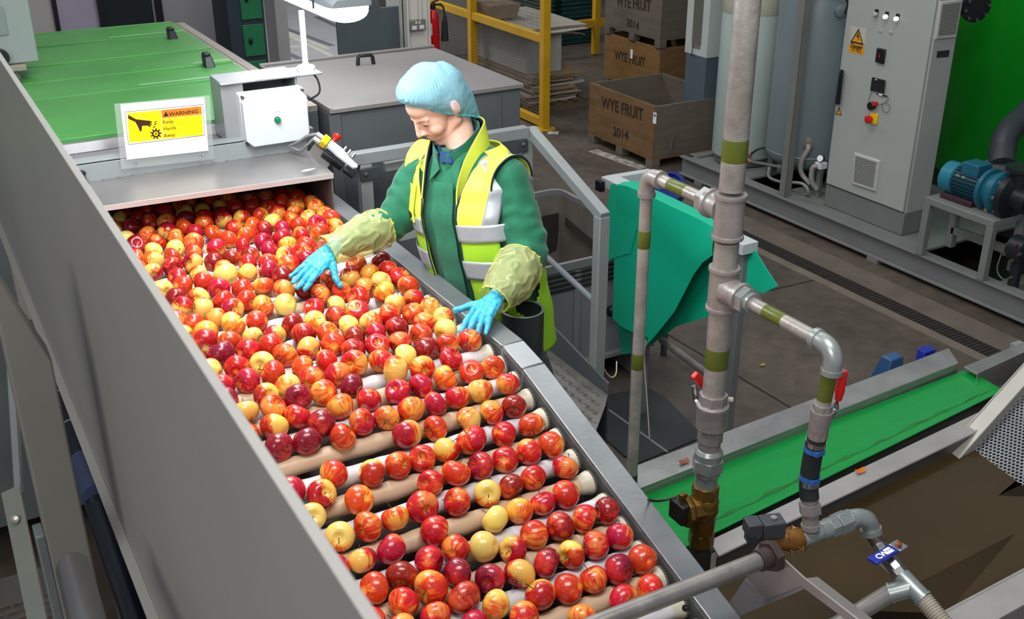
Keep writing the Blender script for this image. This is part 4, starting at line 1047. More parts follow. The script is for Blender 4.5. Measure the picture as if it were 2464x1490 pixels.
MB().cyl(mc+dy*0.62, mc+dy*1.6, 0.06, n=24).build('pipe', mat('dark_glossy_pipe', '#3a3e42', '#303438', 5, 0.25, 0.4), t)
sv = pX(2455, 600, MX+0.1)
t = thing('valve_assembly', 'dark bolted valve with a wire loop at the edge beside the pump stand', 'valve', sv)
m = MB(); m.lathe([(0.06, -0.06), (0.085, -0.05), (0.085, 0.05), (0.06, 0.06)], sv, (0, -1, 0), 24); m.cyl(sv+V((0, 0, -0.3)), sv+V((0, 0, -0.05)), 0.035); m.build('valve_body', mat('black_pump', '#1e2427'), t)
F = aim(sv, (-1, 0, 0))
for k in range(5):
    a = 2*PI*k/5; q = F @ V((math.cos(a)*0.055, math.sin(a)*0.055, 0.07)); MB().cyl(q, q+V((-0.02, 0, 0)), 0.012, n=6).build('valve_bolt', mat('copper_bolt', '#8a7a72', '#75665f', 6, 0.3, 0.8), t)
MB().tube(spline([sv+V((-0.05, 0.09, -0.05)), sv+V((-0.06, 0.09, -0.16)), sv+V((-0.05, 0.04, -0.21)), sv+V((-0.05, -0.02, -0.17))]), 0.004, 6).build('wire_loop', GALV, t)
MB().box((7.6, 3.2, 0.9), (0.6, 0.6, 1.5)).build('trim_14', mat('dim_housing', '#575156', '#4d474c', 3, 0.5))['kind'] = 'structure'
# ================================================================ worker's platform, toe board, handrail, stringer
PZ = 0.75
t = thing('work_platform', 'raised aluminium chequer-plate platform beside the roller table', 'platform', (1.9, 3.3, 0))
outl = [(1.43, 4.04), (2.31, 4.04), (2.31, 3.285), (2.25, 3.215), (2.10, 3.06), (1.95, 2.65), (1.43, 2.45)]
CHQ = mat('chequer_aluminium', '#a09c95', '#85817b', 8, 0.4, 0.6, 0.32, 0.03)
MB().prism([(x, y, PZ-0.006) for x, y in outl], (0, 0, 0.006)).build('chequer_plate', CHQ, t, smooth=False)
tr = MB()
i = 0
for iy in range(36):
    for ix in range(9):
        cx_, cy_ = 1.91+ix*0.045, 2.95+iy*0.029
        if cx_ > 2.29 or (cy_ < 3.3 and cx_ > 1.98+(cy_-2.95)*0.9) : continue
        ang = 0.75 if (ix+iy) % 2 else -0.75
        d = V((math.cos(ang), math.sin(ang), 0)); n_ = V((-d.y, d.x, 0))
        for k in range(-2, 3):
            c = V((cx_, cy_, PZ)) + n_*0.0055*k
            tr.hexa([c-d*0.011, c-n_*0.0016, c+d*0.011, c+n_*0.0016], [c-d*0.007+V((0, 0, 0.0016)), c-n_*0.0008+V((0, 0, 0.0016)), c+d*0.007+V((0, 0, 0.0016)), c+n_*0.0008+V((0, 0, 0.0016))])
tr.build('chequer_tread', mat('worn_tread', '#6d6963', '#5d5954', 20, 0.45, 0.4), t, smooth=False)['kind'] = 'stuff'
m = MB()
for x, y in ((1.5, 3.95), (2.2, 3.95), (2.2, 3.35), (1.6, 2.6)): m.bx(x, x+0.05, y, y+0.05, 0, PZ-0.05)
m.bx(1.45, 2.3, 3.98, 4.03, PZ-0.06, PZ-0.006); m.bx(2.25, 2.3, 3.3, 3.98, PZ-0.06, PZ-0.006)
m.build('platform_frame', GREY_D, t)
m = MB(); m.hexa([(2.312, 4.04, 0.45), (2.322, 4.04, 0.45), (2.322, 3.29, 0.45), (2.312, 3.29, 0.45)], [(2.312, 4.04, 0.93), (2.322, 4.04, 0.93), (2.322, 3.29, 0.80), (2.312, 3.29, 0.80)])
m.build('toe_board', mat('dark_toe_board', '#53585b', '#494e51', 3, 0.5), t, 0.002)
t = thing('handrail', 'grey square-tube handrail round the worker platform', 'handrail', (2.0, 3.9, PZ))
RAILM = mat('handrail_grey', '#878c8b', '#7c8180', 4, 0.42)
HX, HYY = 2.34, 4.02
hy = 3.98
c0, c1 = pY(838, 384, hy), pY(1258, 318, hy)
m = MB(); m.bar((c0.x-0.05, hy, (c0.z+c1.z)/2), (c1.x+0.02, hy, (c0.z+c1.z)/2), 0.05, 0.05)
zt_ = (c0.z+c1.z)/2
e1 = pX(1455, 523, 2.34)
a1 = pX(1262, 312, 2.34)
m.bar((2.34, hy+0.01, zt_), e1, 0.045, 0.045)
m.build('top_rail', RAILM, t, 0.004)
q = pY(880, 430, hy)
m = MB(); m.bx(q.x-0.028, q.x+0.022, hy-0.025, hy+0.025, PZ, zt_-0.025); m.build('post', RAILM, t, 0.004)
m = MB(); m.bx(2.29, 2.335, hy-0.025, hy+0.025, PZ, zt_-0.02); m.build('post', RAILM, t, 0.004)
q2 = pX(1442, 700, 2.34)
m = MB(); m.bx(2.315, 2.365, q2.y-0.025, q2.y+0.025, 0.0, e1.z); m.build('post', RAILM, t, 0.004)
m = MB(); m.tube([pX(1295, 600, 2.34), pX(1436, 731, 2.34)], 0.014, 12); m.build('knee_rail', mat('knee_rail_grey', '#70777b', '#656c70', 5, 0.4), t)
m = MB(); q = pY(890, 418, hy-0.03); m.box(q, (0.085, 0.012, 0.05)); m.box(pY(1262, 350, hy-0.03)+V((-0.01, 0, 0)), (0.05, 0.012, 0.055)); cl_ = m.build('clamp_plate', mat('dark_clamp', '#3b4044', '#34393d', 5, 0.5), t, 0.002)
m = MB()
for p in (pY(879, 419, hy-0.037), pY(1258, 347, hy-0.037)): m.lathe([(0.009, 0), (0.009, 0.006), (0.004, 0.008)], p, (0, -1, 0), 8)
m.build('clamp_bolt', CHROME, cl_)
m = MB(); m.bar(pY(925, 402, hy+0.04), pY(1000, 388, hy+0.04), 0.03, 0.035); m.build('cross_bar', mat('pale_bar', '#a2a5a2', '#979a97', 4, 0.45), t, 0.003)
# shallow steel grey flashing and lower dark rail seen under the arm
m = MB(); m.bar(pY(960, 565, 3.55), pY(1075, 540, 3.55), 0.02, 0.05); 
m.build('kick_rail', mat('pale_bar', '#a2a5a2'), t, 0.003)

# ================================================================ grey plastic pallet bin with apples left in it
BINM = mat('grey_bin_plastic', '#878789', '#77777a', 3, 0.5, bump=0.03)
BIN_IN = mat('grubby_bin_inside', '#807970', '#5f5951', 4, 0.6, bump=0.05)
t = thing('pallet_bin', 'large grey plastic pallet bin standing on the floor behind the platform handrail', 'bin', (2.95, 5.05, 0))
X0, X1, Y0, Y1, ZB, ZR = 2.39, 3.49, 4.49, 5.58, 0.16, 0.80
def rrect(x0, x1, y0, y1, r, z, n=5):
    out = []
    for cx_, cy_, a in ((x1-r, y0+r, -PI/2), (x1-r, y1-r, 0), (x0+r, y1-r, PI/2), (x0+r, y0+r, PI)):
        for k in range(n+1): out.append((cx_+r*math.cos(a+PI/2*k/n), cy_+r*math.sin(a+PI/2*k/n), z))
    return out
m = MB()
m.rings([rrect(X0+0.03, X1-0.03, Y0+0.03, Y1-0.03, 0.06, ZB), rrect(X0+0.012, X1-0.012, Y0+0.012, Y1-0.012, 0.07, ZR-0.05), rrect(X0, X1, Y0, Y1, 0.08, ZR-0.045), rrect(X0, X1, Y0, Y1, 0.08, ZR),
         rrect(X0+0.022, X1-0.022, Y0+0.022, Y1-0.022, 0.06, ZR), rrect(X0+0.024, X1-0.024, Y0+0.024, Y1-0.024, 0.06, ZR-0.03)], cap=False)
m.build('bin_shell', BINM, t)
m = MB(); m.rings([rrect(X0+0.024, X1-0.024, Y0+0.024, Y1-0.024, 0.06, ZR-0.03), rrect(X0+0.07, X1-0.07, Y0+0.07, Y1-0.07, 0.05, ZB+0.03)], cap=False)
m.poly(rrect(X0+0.07, X1-0.07, Y0+0.07, Y1-0.07, 0.05, ZB+0.03)); m.build('bin_inside', BIN_IN, t)
m = MB()
for x in (X0+0.05, (X0+X1)/2, X1-0.05-0.02): m.bx(x-0.02, x+0.02, Y0+0.005, Y0+0.03, ZB, ZR-0.06)
m.bx(X0+0.02, X1-0.02, Y0-0.0, Y0+0.03, ZB, ZB+0.03)
m.build('bin_rib', BINM, t, 0.004)
m = MB()
for k in range(4): m.bx(X0+0.2, X1-0.22, Y0+0.004, Y0+0.012, ZR-0.16+k*0.028, ZR-0.148+k*0.028)
m.build('vent_slots', mat('slot_shadow_grey', '#2e2d2d', '#262525', 5, 0.7), t, smooth=False)['kind'] = 'stuff'
m = MB()
for x in (X0+0.05, (X0+X1)/2-0.05, X1-0.15):
    m.bx(x, x+0.1, Y0+0.04, Y1-0.04, 0, ZB)
m.build('skid_foot', BINM, t, 0.005)
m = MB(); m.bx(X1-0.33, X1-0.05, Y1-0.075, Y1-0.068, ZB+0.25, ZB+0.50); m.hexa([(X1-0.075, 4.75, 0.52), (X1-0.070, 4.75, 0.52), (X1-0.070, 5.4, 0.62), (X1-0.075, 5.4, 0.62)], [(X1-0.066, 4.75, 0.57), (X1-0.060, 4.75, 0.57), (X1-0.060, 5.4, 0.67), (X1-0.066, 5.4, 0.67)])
m.build('dark_panel', mat('dark_bin_panel', '#39342f', '#2f2b27', 6, 0.7), t)  # darker panel and strip on the inner walls of the bin

# ================================================================ black waste funnel beside the rail
PIPE_B = mat('black_pvc', '#2f3436', '#262b2d', 4, 0.35)
fc = V((1.535, 2.66, 1.575))
t = thing('waste_funnel', 'black plastic waste pipe with an open socket beside the table rail', 'funnel', (fc.x, fc.y, 0.9))
m = MB(); m.lathe([(0.062, -0.16), (0.066, -0.13), (0.068, 0), (0.060, 0.0), (0.058, -0.12), (0.02, -0.14)], fc, (0, 0, 1), 40, cap=False)
m.build('socket', PIPE_B, t)
m = MB(); m.lathe([(0.0595, 0.001), (0.0655, 0.004), (0.0685, 0.001)], fc, (0, 0, 1), 40, cap=False); m.build('socket_rim', mat('scuffed_pvc_rim', '#6b7173', '#60666a', 5, 0.4), t)
e0 = fc+V((0, 0, -0.13)); e1_ = fc+V((0.035, 0.02, -0.22)); e2 = e1_+V((0.055, 0.03, -0.14)); e3 = e2+V((0.17, 0.12, -0.48))
m = MB(); m.tube([e0, fc+V((0.006, 0.004, -0.165)), e1_], [0.064, 0.067, 0.069], 32); m.tube([e1_, e2], [0.071, 0.071], 32); m.build('pipe_bend', mat('dark_teal_pvc', '#3f4a4a', '#364141', 4, 0.3), t)
m = MB(); m.tube([e2, e3, V((e3.x, e3.y, 0.76))], 0.056, 28); m.build('drop_pipe', PIPE_B, t)

# ================================================================ turquoise apron draped on its stand
TQ = mat('turquoise_apron_sheet', '#12b58e', '#0fa782', 3, 0.38, bump=0.03, bscale=12)
TQD = TQ
t = thing('sheet_stand', 'grey steel stand with a white channel ridge under the turquoise sheet', 'stand', (3.15, 4.0, 0))
RX = 3.12
ra, rb = pX(1468, 450, RX), pX(1798, 596, RX)
zr_ = 1.212
m = MB(); m.bar((RX, ra.y+0.02, zr_), (RX, rb.y-0.02, zr_), 0.09, 0.05); m.bar((RX-0.02, ra.y, zr_), (RX+0.26, ra.y, zr_-0.005), 0.05, 0.05)
m.build('ridge_channel', mat('white_channel', '#b9bfc0', '#adb3b4', 4, 0.4), t, 0.002)
m = MB(); m.bx(RX-0.075, RX-0.046, ra.y-0.02, ra.y+0.03, zr_-0.045, zr_+0.01); m.build('black_end_cap', BLACK, t, 0.002)
m = MB(); lg = pz(1513, 1000, 0); m.bx(RX-0.05, RX+0.02, lg.y-0.035, lg.y+0.035, 0, zr_-0.02); lg1 = m.build('leg', mat('stand_leg_grey', '#6e7272', '#636767', 4, 0.45), t, 0.003)
m = MB(); m.cyl((RX-0.052, lg.y, 0.14), (RX-0.0515, lg.y, 0.14), 0.022, n=16); m.build('bolt_hole', BLACK, lg1, smooth=False)
m = MB(); m.bx(RX-0.01, RX+0.03, rb.y+0.01, rb.y+0.05, 0, zr_-0.02); m.build('leg', MATS['stand_leg_grey'], t, 0.003)
m = MB(); m.tube([pX(1592, 818, 3.16), pX(1700, 898, 3.16)], 0.02, 12); m.build('brace', GALV, t)
m = MB(); m.ball(pX(1471, 749, 3.14), (0.03, 0.03, 0.035)); m.build('black_knob', BLACK, t)
def cloth(name, label, T, B, x0, bulge, rows=14, par=None, folds=0.006, top_in=0.0):
    G = []
    n = len(T)
    Tw = [pX(a, b, x0) for a, b in T]; Bw = [pX(a, b, x0) for a, b in B]
    for r in range(rows+1):
        f = r/rows; row = []
        for i in range(n):
            p = Tw[i].lerp(Bw[i], f)
            p.x = x0 - bulge*math.sin(PI*min(1, f*1.1)*0.5) + folds*math.sin(i*1.7+f*3.0)*f + 0.004*noise.noise(p*9)
            row.append(p)
        G.append(row)
    return MB().sheet(G, 0.003)
t2 = thing('turquoise_apron', 'turquoise plastic apron sheet hanging over the stand behind the pipes', 'apron', (RX, 4.0, 0.6))
T = [(1469, 444), (1478, 443), (1490, 444), (1510, 448), (1535, 459), (1560, 470), (1600, 489), (1640, 508), (1680, 528), (1720, 548), (1790, 588)]
B = [(1440, 735), (1448, 675), (1462, 638), (1484, 620), (1508, 612), (1530, 607), (1560, 607), (1600, 607), (1640, 607), (1690, 607), (1790, 640)]
FX_ = RX-0.052
def lerpcols(T, B, ts):
    return T, B
o = cloth('', '', T[:6], B[:6], FX_, 0.03, 14, folds=0.003)
T2 = [(1487, 446), (1510, 448), (1535, 459), (1560, 470), (1600, 489), (1640, 508), (1668, 521), (1690, 532), (1705, 540), (1722, 549)]
CB2 = [(1481, 764), (1507, 784), (1533, 800), (1558, 834), (1592, 798), (1632, 748), (1655, 700), (1675, 660), (1700, 630), (1724, 612)]
o2 = cloth("", "", T2, CB2, FX_-0.012, 0.02, 16, folds=0.005)
o.bm.to_mesh(bpy.data.meshes.new('tmp'))
o.build('outer_layer', TQ, t2); o2.build('front_sheet', TQ, t2)
T3 = [(1590, 600), (1640, 600), (1690, 610), (1722, 600), (1790, 600)]
B3 = [(1556, 838), (1632, 784), (1672, 772), (1716, 758), (1786, 690)]
cloth('', '', T3, B3, RX+0.06, 0.0, 10, folds=0.008).build('under_sheet', TQ, t2)
T4 = [(1440, 600), (1490, 560), (1530, 560)]; B4 = [(1444, 728), (1492, 760), (1530, 780)]

T5 = [(1478, 742), (1500, 760), (1520, 780)]; B5 = [(1494, 852), (1506, 852), (1518, 850)]
cloth('', '', T5, B5, RX+0.03, 0.0, 8).build('corner_strip', TQ, t2)
T6 = [(1783, 604), (1800, 602), (1817, 602)]; B6 = [(1783, 680), (1838, 706), (1872, 688)]
cloth('', '', T6, B6, RX+0.02, 0.0, 8).build('end_flap', TQ, t2)
m = MB(); m.sheet([[(RX-0.06, ra.y+(rb.y-ra.y)*k/8, zr_+0.024), (RX-0.01, ra.y+(rb.y-ra.y)*k/8, zr_+0.034), (RX+0.07, ra.y+(rb.y-ra.y)*k/8, zr_+0.026), (RX+0.11, ra.y+(rb.y-ra.y)*k/8, zr_-0.2)] for k in range(1, 8)], 0.003)
m.build('ridge_cover', TQ, t2)
m = MB(); p = pX(1556, 815, FX_-0.03); m.lathe([(0.006, 0), (0.012, 0.002), (0.006, 0.004)], p, (-1, 0, 0), 14, cap=False); m.build('eyelet', CHROME, t2)
ROPE = mat('cream_cord', '#b5ad9b', '#a69e8c', 30, 0.8)
MB().tube(spline([p, p+V((-0.01, 0, -0.1)), pX(1556, 950, FX_-0.05), pX(1563, 1055, FX_-0.08)]), 0.0035, 6).build('apron_cord', ROPE, t2)
tag(MB().tube(spline([pX(1441, 745, 2.37), pX(1441, 850, 2.38), pX(1455, 890, 2.40), pX(1470, 908, 2.43), pX(1482, 900, 2.46), pX(1484, 870, 2.5)]), 0.003, 6).build('looped_cord', ROPE), 'thin cream cord looping below the handrail post', 'cord')
# blue hoop beyond the stand
bp_ = pX(1615, 452, 3.62)
m = MB(); m.lathe([(0.085, 0), (0.10, 0.004), (0.098, 0.05), (0.085, 0.05)], (bp_.x, bp_.y, bp_.z-0.02), (-0.75, -0.3, 0.6), 32, cap=False)
hoop = thing('blue_reel', 'dark blue plastic reel on a grey stem behind the turquoise sheet', 'reel', (bp_.x, bp_.y, 0))
m.build('reel_rim', mat('deep_blue_plastic', '#1f2c86', '#1a2676', 4, 0.35), hoop)
MB().lathe([(0.02, 0.0), (0.084, 0.01), (0.084, 0.02), (0.02, 0.03)], (bp_.x, bp_.y, bp_.z-0.01), (-0.75, -0.3, 0.6), 32).build('reel_disc', MATS['deep_blue_plastic'], hoop)
MB().cyl((bp_.x+0.02, bp_.y, 0), (bp_.x+0.02, bp_.y, bp_.z-0.02), 0.02).build('reel_stem', GREY_D, hoop)

# dark mat on the floor below the stand
m = MB(); z_ = 0.0
m.prism([pz(*q, z_) for q in ((1432, 1037), (1438, 968), (1470, 952), (1560, 938), (1600, 960), (1685, 1047), (1674, 1062), (1536, 1118), (1500, 1100))], (0, 0, 0.012))
mt = m.build('rubber_mat', mat('dark_rubber_mat', '#35383a', '#2d3032', 3, 0.5), None, smooth=False); tag(mt, 'dark grey rubber mat lying on the floor beneath the turquoise sheet', 'mat')
m = MB(); m.bar(pz(1438, 967, 0.014), pz(1606, 1088, 0.014), 0.012, 0.004); m.build('mat_seam', GREY, mt, smooth=False)

# ================================================================ green belt conveyor and its side rails
BZ = 1.085
BEL = mat('wet_green_belt', '#118a3c', '#0c7a33', 5, 0.22, 0, 0.10, 0.05, 40, (0.5, 6, 6), contrast=0.4)
t = thing('belt_conveyor', 'wet bright green belt conveyor between two stainless rails', 'conveyor', (2.4, 2.2, 0))
q_ = [pz(1533, 1119, 1.12), pz(2283, 837, 1.12), pz(2307, 874, 1.12), pz(1538, 1176, 1.12)]
ext = (q_[1]-q_[0]).normalized(); q_[0] -= ext*0.12; q_[3] -= ext*0.12
m = MB(); m.prism([p-V((0, 0, 0.012)) for p in q_], (0, 0, 0.012)); m.prism([q_[3]-V((0, 0, 0.11)), q_[2]-V((0, 0, 0.11)), q_[2]-V((0, 0, 0.012)), q_[3]-V((0, 0, 0.012))], V((0.0, 0.006, 0)))
m.prism([q_[0]-V((0, 0, 0.16)), q_[1]-V((0, 0, 0.16)), q_[1]-V((0, 0, 0.012)), q_[0]-V((0, 0, 0.012))], V((0.0, -0.006, 0)))
m.build('side_rail', STEEL, t, 0.002)
b0, b1, b2, b3 = pz(1538, 1190, BZ), pz(2328, 889, BZ), pz(2413, 941, BZ), pz(1654, 1320, BZ)
b0 -= ext*0.15; b3 -= ext*0.1
G = []
for i in range(31):
    f = i/30
    a, b = b0.lerp(b1, f), b3.lerp(b2, f)
    G.append([a.lerp(b, k/10) + V((0, 0, -0.004*math.sin(PI*k/10))) for k in range(11)])
for k in range(1, 6):
    a_ = k*0.5
    G.append([p + (b1-b0).normalized()*0.03*math.sin(a_*PI/2.5*0.5) + V((0, 0, -0.03*(1-math.cos(a_*PI/2.5*0.5)))) for p in G[30]])
m = MB().sheet(G, 0.004)
m.build('belt', BEL, t)
m = MB(); d_ = (b1-b0).normalized(); m.cyl(b1+V((0, 0, -0.045)), b2+V((0, 0, -0.045)), 0.036, n=24); m.build('end_roller', STEEL_D, t)
m = MB(); m.prism([b0-V((0, 0, 0.06)), b1-V((0, 0, 0.06)), b2-V((0, 0, 0.06)), b3-V((0, 0, 0.06))], (0, 0, -0.01)); m.build('belt_bed', STEEL_D, t)
for p in (b0+d_*0.25, b1-d_*0.35):
    m = MB(); m.bx(p.x-0.025, p.x+0.025, p.y-0.06, p.y-0.01, 0, BZ-0.07); m.build('leg', GREY, t)
# wet mud streak on the belt and the motor boxes outside the rail
m = MB()
G = []
for i in range(41):
    f = 0.12+0.85*i/40; a, b = b0.lerp(b1, f), b3.lerp(b2, f); w0 = 0.79+0.02*math.sin(i*1.3)+0.015*math.sin(i*0.37); w1 = 0.845+0.012*math.sin(i*2.1+1)
    G.append([a.lerp(b, w0)+V((0, 0, -0.0005)), a.lerp(b, w1)+V((0, 0, 0.001))])
m.sheet(G); m.build('mud_streak', mat('muddy_belt', '#1d5a22', '#16741f', 18, 0.3, 0, 0.15, contrast=0.12), t)
tt = thing('gearbox', 'blue-grey motor gearbox mounted outside the belt conveyor rail', 'gearbox', (2.9, 2.45, 0.0))
c = mat('gearbox_blue', '#2d4f78', None, 4, 0.4)
g0 = pz(2166, 886, 1.03); g0.y += 0.012
m = MB(); m.hexa([g0+V(q) for q in ((-0.045, 0.0, -0.16), (0.05, 0.0, -0.16), (0.05, 0.12, -0.16), (-0.045, 0.12, -0.16))], [g0+V(q) for q in ((-0.028, 0.012, 0.03), (0.042, 0.012, 0.03), (0.042, 0.06, 0.03), (-0.028, 0.06, 0.03))]); m.build('gear_housing', c, tt, 0.006)
m = MB(); m.bx(g0.x-0.05, g0.x+0.05, g0.y+0.01, g0.y+0.08, 0.0, g0.z-0.15); m.build('gearbox_stand', GREY, tt)
tt = thing('terminal_box', 'small bright blue box outside the belt conveyor rail end', 'box', (3.1, 2.5, 0.0))
g1 = pz(2243, 853, 1.045); g1.y += 0.01
m = MB(); m.bx(g1.x-0.03, g1.x+0.03, g1.y, g1.y+0.04, 0.98, 1.05); m.build('box_case', mat('terminal_box_blue', '#2230a0', None, 4, 0.4), tt, 0.004)
m = MB(); m.bx(g1.x-0.033, g1.x+0.033, g1.y-0.003, g1.y+0.043, 1.05, 1.056); m.build('box_lid', mat('terminal_lid', '#1a2890', '#16227e', 4, 0.35), tt, 0.002)
m = MB(); m.bx(g1.x-0.02, g1.x+0.02, g1.y+0.01, g1.y+0.04, 0.0, 0.98); m.build('box_post', GREY, tt)
# orange leaf scraps on the rails
for nm, lb, pxs, z_, c in (('leaf_scrap', 'orange peel scrap lying on the tank rim below the belt', (2070, 1137), 1.102, '#c56a14'), ('leaf_scrap', 'brown dead leaf lying on the belt rail', (1646, 1114), 1.122, '#8a4a2c'), ('leaf_scrap', 'yellowed leaf lying on the brown concrete floor', (1834, 880), 0.004, '#a8912c')):
    p = pz(*pxs, z_); m = MB(); m.sheet([[p+V((-0.018+0.012*j, -0.008+0.008*i, 0.002+0.003*abs(j-1.5)+0.002*i)) for j in range(4)] for i in range(3)], 0.001)
    tag(m.build(nm, mat(lb[:12]+'_leaf', c, None, 20, 0.6)), lb, 'leaf')

# ================================================================ water tank with apple elevator
WZ = 1.055
t = thing('wash_tank', 'stainless washing tank of brown water beside the roller table', 'tank', (2.3, 1.6, 0))
TANK = mat('tank_stainless', '#a09d9b', '#8a8785', 5, 0.48, 0.25, 0.38, 0.03, 50)
TWALL = mat('wet_tank_wall', '#5d5955', '#494541', 5, 0.4, 0.3)
u0, u1 = pz(1709, 1300, 1.1), pz(2380, 980, 1.1); v0, v1 = pz(1709, 1346, 1.1), pz(2345, 1045, 1.1)
u0.x = max(u0.x, 1.712); 
du = (u1-u0).normalized(); u1 = u1+du*1.2; v1 = v1+du*1.35
v0 = v0+du*0.03
m = MB(); m.prism([v0-V((0, 0, 0.008)), v1-V((0, 0, 0.008)), u1-V((0, 0, 0.008)), u0-V((0, 0, 0.008))], (0, 0, 0.008))
mw = MB(); mw.prism([v0-V((0, 0, 0.45)), v1-V((0, 0, 0.45)), v1-V((0, 0, 0.009)), v0-V((0, 0, 0.009))], V((0, 0.006, 0))); mw.build('tank_wall', TWALL, t)
m.tube([v0+V((0, 0, -0.002)), v1+V((0, 0, -0.002))], 0.005, 8)
m.build('tank_rim', TANK, t, 0.001)
m = MB()
w0 = pz(2279, 1470, 1.1); w1 = pz(2464, 1371, 1.1); dw = (w1-w0).normalized()
na = w0-dw*0.9; nb = w1+dw*1.4; n_ = V((0.1, -1, 0)).normalized()
m.prism([na-V((0, 0, 0.008)), nb-V((0, 0, 0.008)), nb+n_*0.09-V((0, 0, 0.008)), na+n_*0.09-V((0, 0, 0.008))], (0, 0, 0.008))
m.prism([na-V((0, 0, 0.45)), nb-V((0, 0, 0.45)), nb-V((0, 0, 0.008)), na-V((0, 0, 0.008))], V((0, -0.006, 0)))
m.tube([na+V((0, 0, -0.002)), nb+V((0, 0, -0.002))], 0.005, 8)
m.build('tank_rim', TANK, t, 0.001)
m = MB(); m.prism([(1.42, 1.2, 0.62), (4.0, 1.4, 0.62), (4.0, 2.3, 0.62), (1.72, 1.9, 0.62)], (0, 0, 0.01)); m.build('tank_floor', TANK, t)
m = MB(); m.bx(1.415, 1.425, 1.0, 1.86, 0.62, 1.09); m.build('tank_end', TANK, t)
for x, y in ((1.5, 1.35), (3.4, 1.5), (3.4, 2.05)):
    MB().bx(x, x+0.05, y, y+0.05, 0, 0.62).build('leg', GREY, t)
wm = bpy.data.materials.new('brown_water'); wm.use_nodes = True
nt = wm.node_tree; p_ = nt.nodes['Principled BSDF']
p_.inputs['Roughness'].default_value = 0.16; p_.inputs['Specular IOR Level'].default_value = 0.3
n1 = nt.nodes.new('ShaderNodeTexNoise'); n1.inputs['Scale'].default_value = 2.0; n1.inputs['Detail'].default_value = 4
r1 = nt.nodes.new('ShaderNodeValToRGB'); r1.color_ramp.elements[0].color = lin('#2a2011'); r1.color_ramp.elements[1].color = lin('#43351c')
tc = nt.nodes.new('ShaderNodeTexCoord'); nt.links.new(tc.outputs['Object'], n1.inputs['Vector']); nt.links.new(n1.outputs['Fac'], r1.inputs['Fac']); nt.links.new(r1.outputs['Color'], p_.inputs['Base Color'])
n2 = nt.nodes.new('ShaderNodeTexNoise'); n2.inputs['Scale'].default_value = 14; bp2 = nt.nodes.new('ShaderNodeBump'); bp2.inputs['Strength'].default_value = 0.08; bp2.inputs['Distance'].default_value = 0.01
nt.links.new(tc.outputs['Object'], n2.inputs['Vector']); nt.links.new(n2.outputs['Fac'], bp2.inputs['Height']); nt.links.new(bp2.outputs['Normal'], p_.inputs['Normal'])
m = MB(); m.prism([(1.42, 1.2, WZ-0.01), na+V((0, 0.001, WZ-1.11)), nb+V((0, 0, WZ-1.11)), v1+V((0, 0, WZ-1.11)), v0+V((0, 0, WZ-1.11)), (1.42, 1.84, WZ-0.01)], (0, 0, 0.01))
m.build('water', wm, t, smooth=False)['kind'] = 'stuff'
# elevator of perforated plate climbing out of the water
P0 = pz(2348, 1083, WZ); P1 = pz(2464, 1168, WZ)
Q0 = pY(2464, 952, P0.y+0.05)
up = (Q0-P0).normalized(); ac = (P1-P0); ac = (ac-up*ac.dot(up)).normalized(); nn = up.cross(ac).normalized()
if nn.z < 0: nn = -nn
te = thing('apple_elevator', 'inclined mesh elevator with pale edge frame rising out of the brown water', 'elevator', P0)
F = frame(P0, up, ac, nn)
m = MB(F); L_, W_ = 0.75, 0.42
m.box((L_/2-0.12, W_/2, -0.012), (L_+0.25, W_, 0.004)); m.build('backing_plate', mat('dark_backing', '#2b2e31', '#23262a', 6, 0.5, 0.3), te, smooth=False)
m = MB(F); pit = 0.0135; rows = int(L_/pit)
for i in range(-8, rows):
    x = i*pit
    m.box((x, W_/2, 0), (0.0034, W_, 0.004))
    for j in range(int(W_/pit)):
        m.box((x+pit/2, (j+0.5*(i % 2))*pit, 0), (pit, 0.0032, 0.004))
m.build('perforated_belt', mat('mesh_grey_plastic', '#82868a', '#74787c', 9, 0.35, 0.3), te, smooth=False)['kind'] = 'stuff'
g0, g1 = pz(2303, 1089, WZ), pY(2464, 893, P0.y+0.05)
m = MB(F)
m.box((L_/2-0.12, -0.006, 0.01), (L_+0.25, 0.008, 0.045)); m.box((L_/2-0.12, -0.03, 0.03), (L_+0.25, 0.055, 0.006))
m.box((L_/2-0.12, -0.06, 0.0), (L_+0.25, 0.006, 0.07))
m.build('edge_frame', mat('pale_frame_steel', '#aaa69f', '#9a968f', 6, 0.4, 0.45), te, 0.002)
m = MB(F)
for x in (0.05, 0.3): m.lathe([(0.007, 0), (0.006, 0.004), (0.002, 0.005)], F.inverted() @ (F @ V((x, -0.012, 0.012))), (0, -1, 0.3), 10)
m.build('frame_bolt', CHROME, te)
# steel chute rails beyond the belt end
tch = thing('steel_chute', 'bare stainless chute rails beyond the end of the green belt', 'chute', pz(2400, 880, 1.1))
m = MB()
a, b = pz(2318, 888, 1.10), pz(2480, 822, 1.10); c_, e_ = pz(2352, 905, 1.10), pz(2480, 846, 1.10)
m.prism([a, c_, e_, b], (0, 0, 0.01)); m.prism([c_, e_, e_-V((0, 0, 0.12)), c_-V((0, 0, 0.12))], (0, 0.004, 0))
m.prism([pz(2360, 925, 1.0), pz(2480, 870, 1.0), pz(2480, 900, 1.0), pz(2390, 945, 1.0)], (0, 0, -0.01)); m.build('chute_rail', STEEL, tch, 0.001)
m = MB(); m.bx(b.x-0.08, b.x-0.03, b.y-0.02, b.y+0.03, 0, 1.1); m.build('leg', GREY, tch)

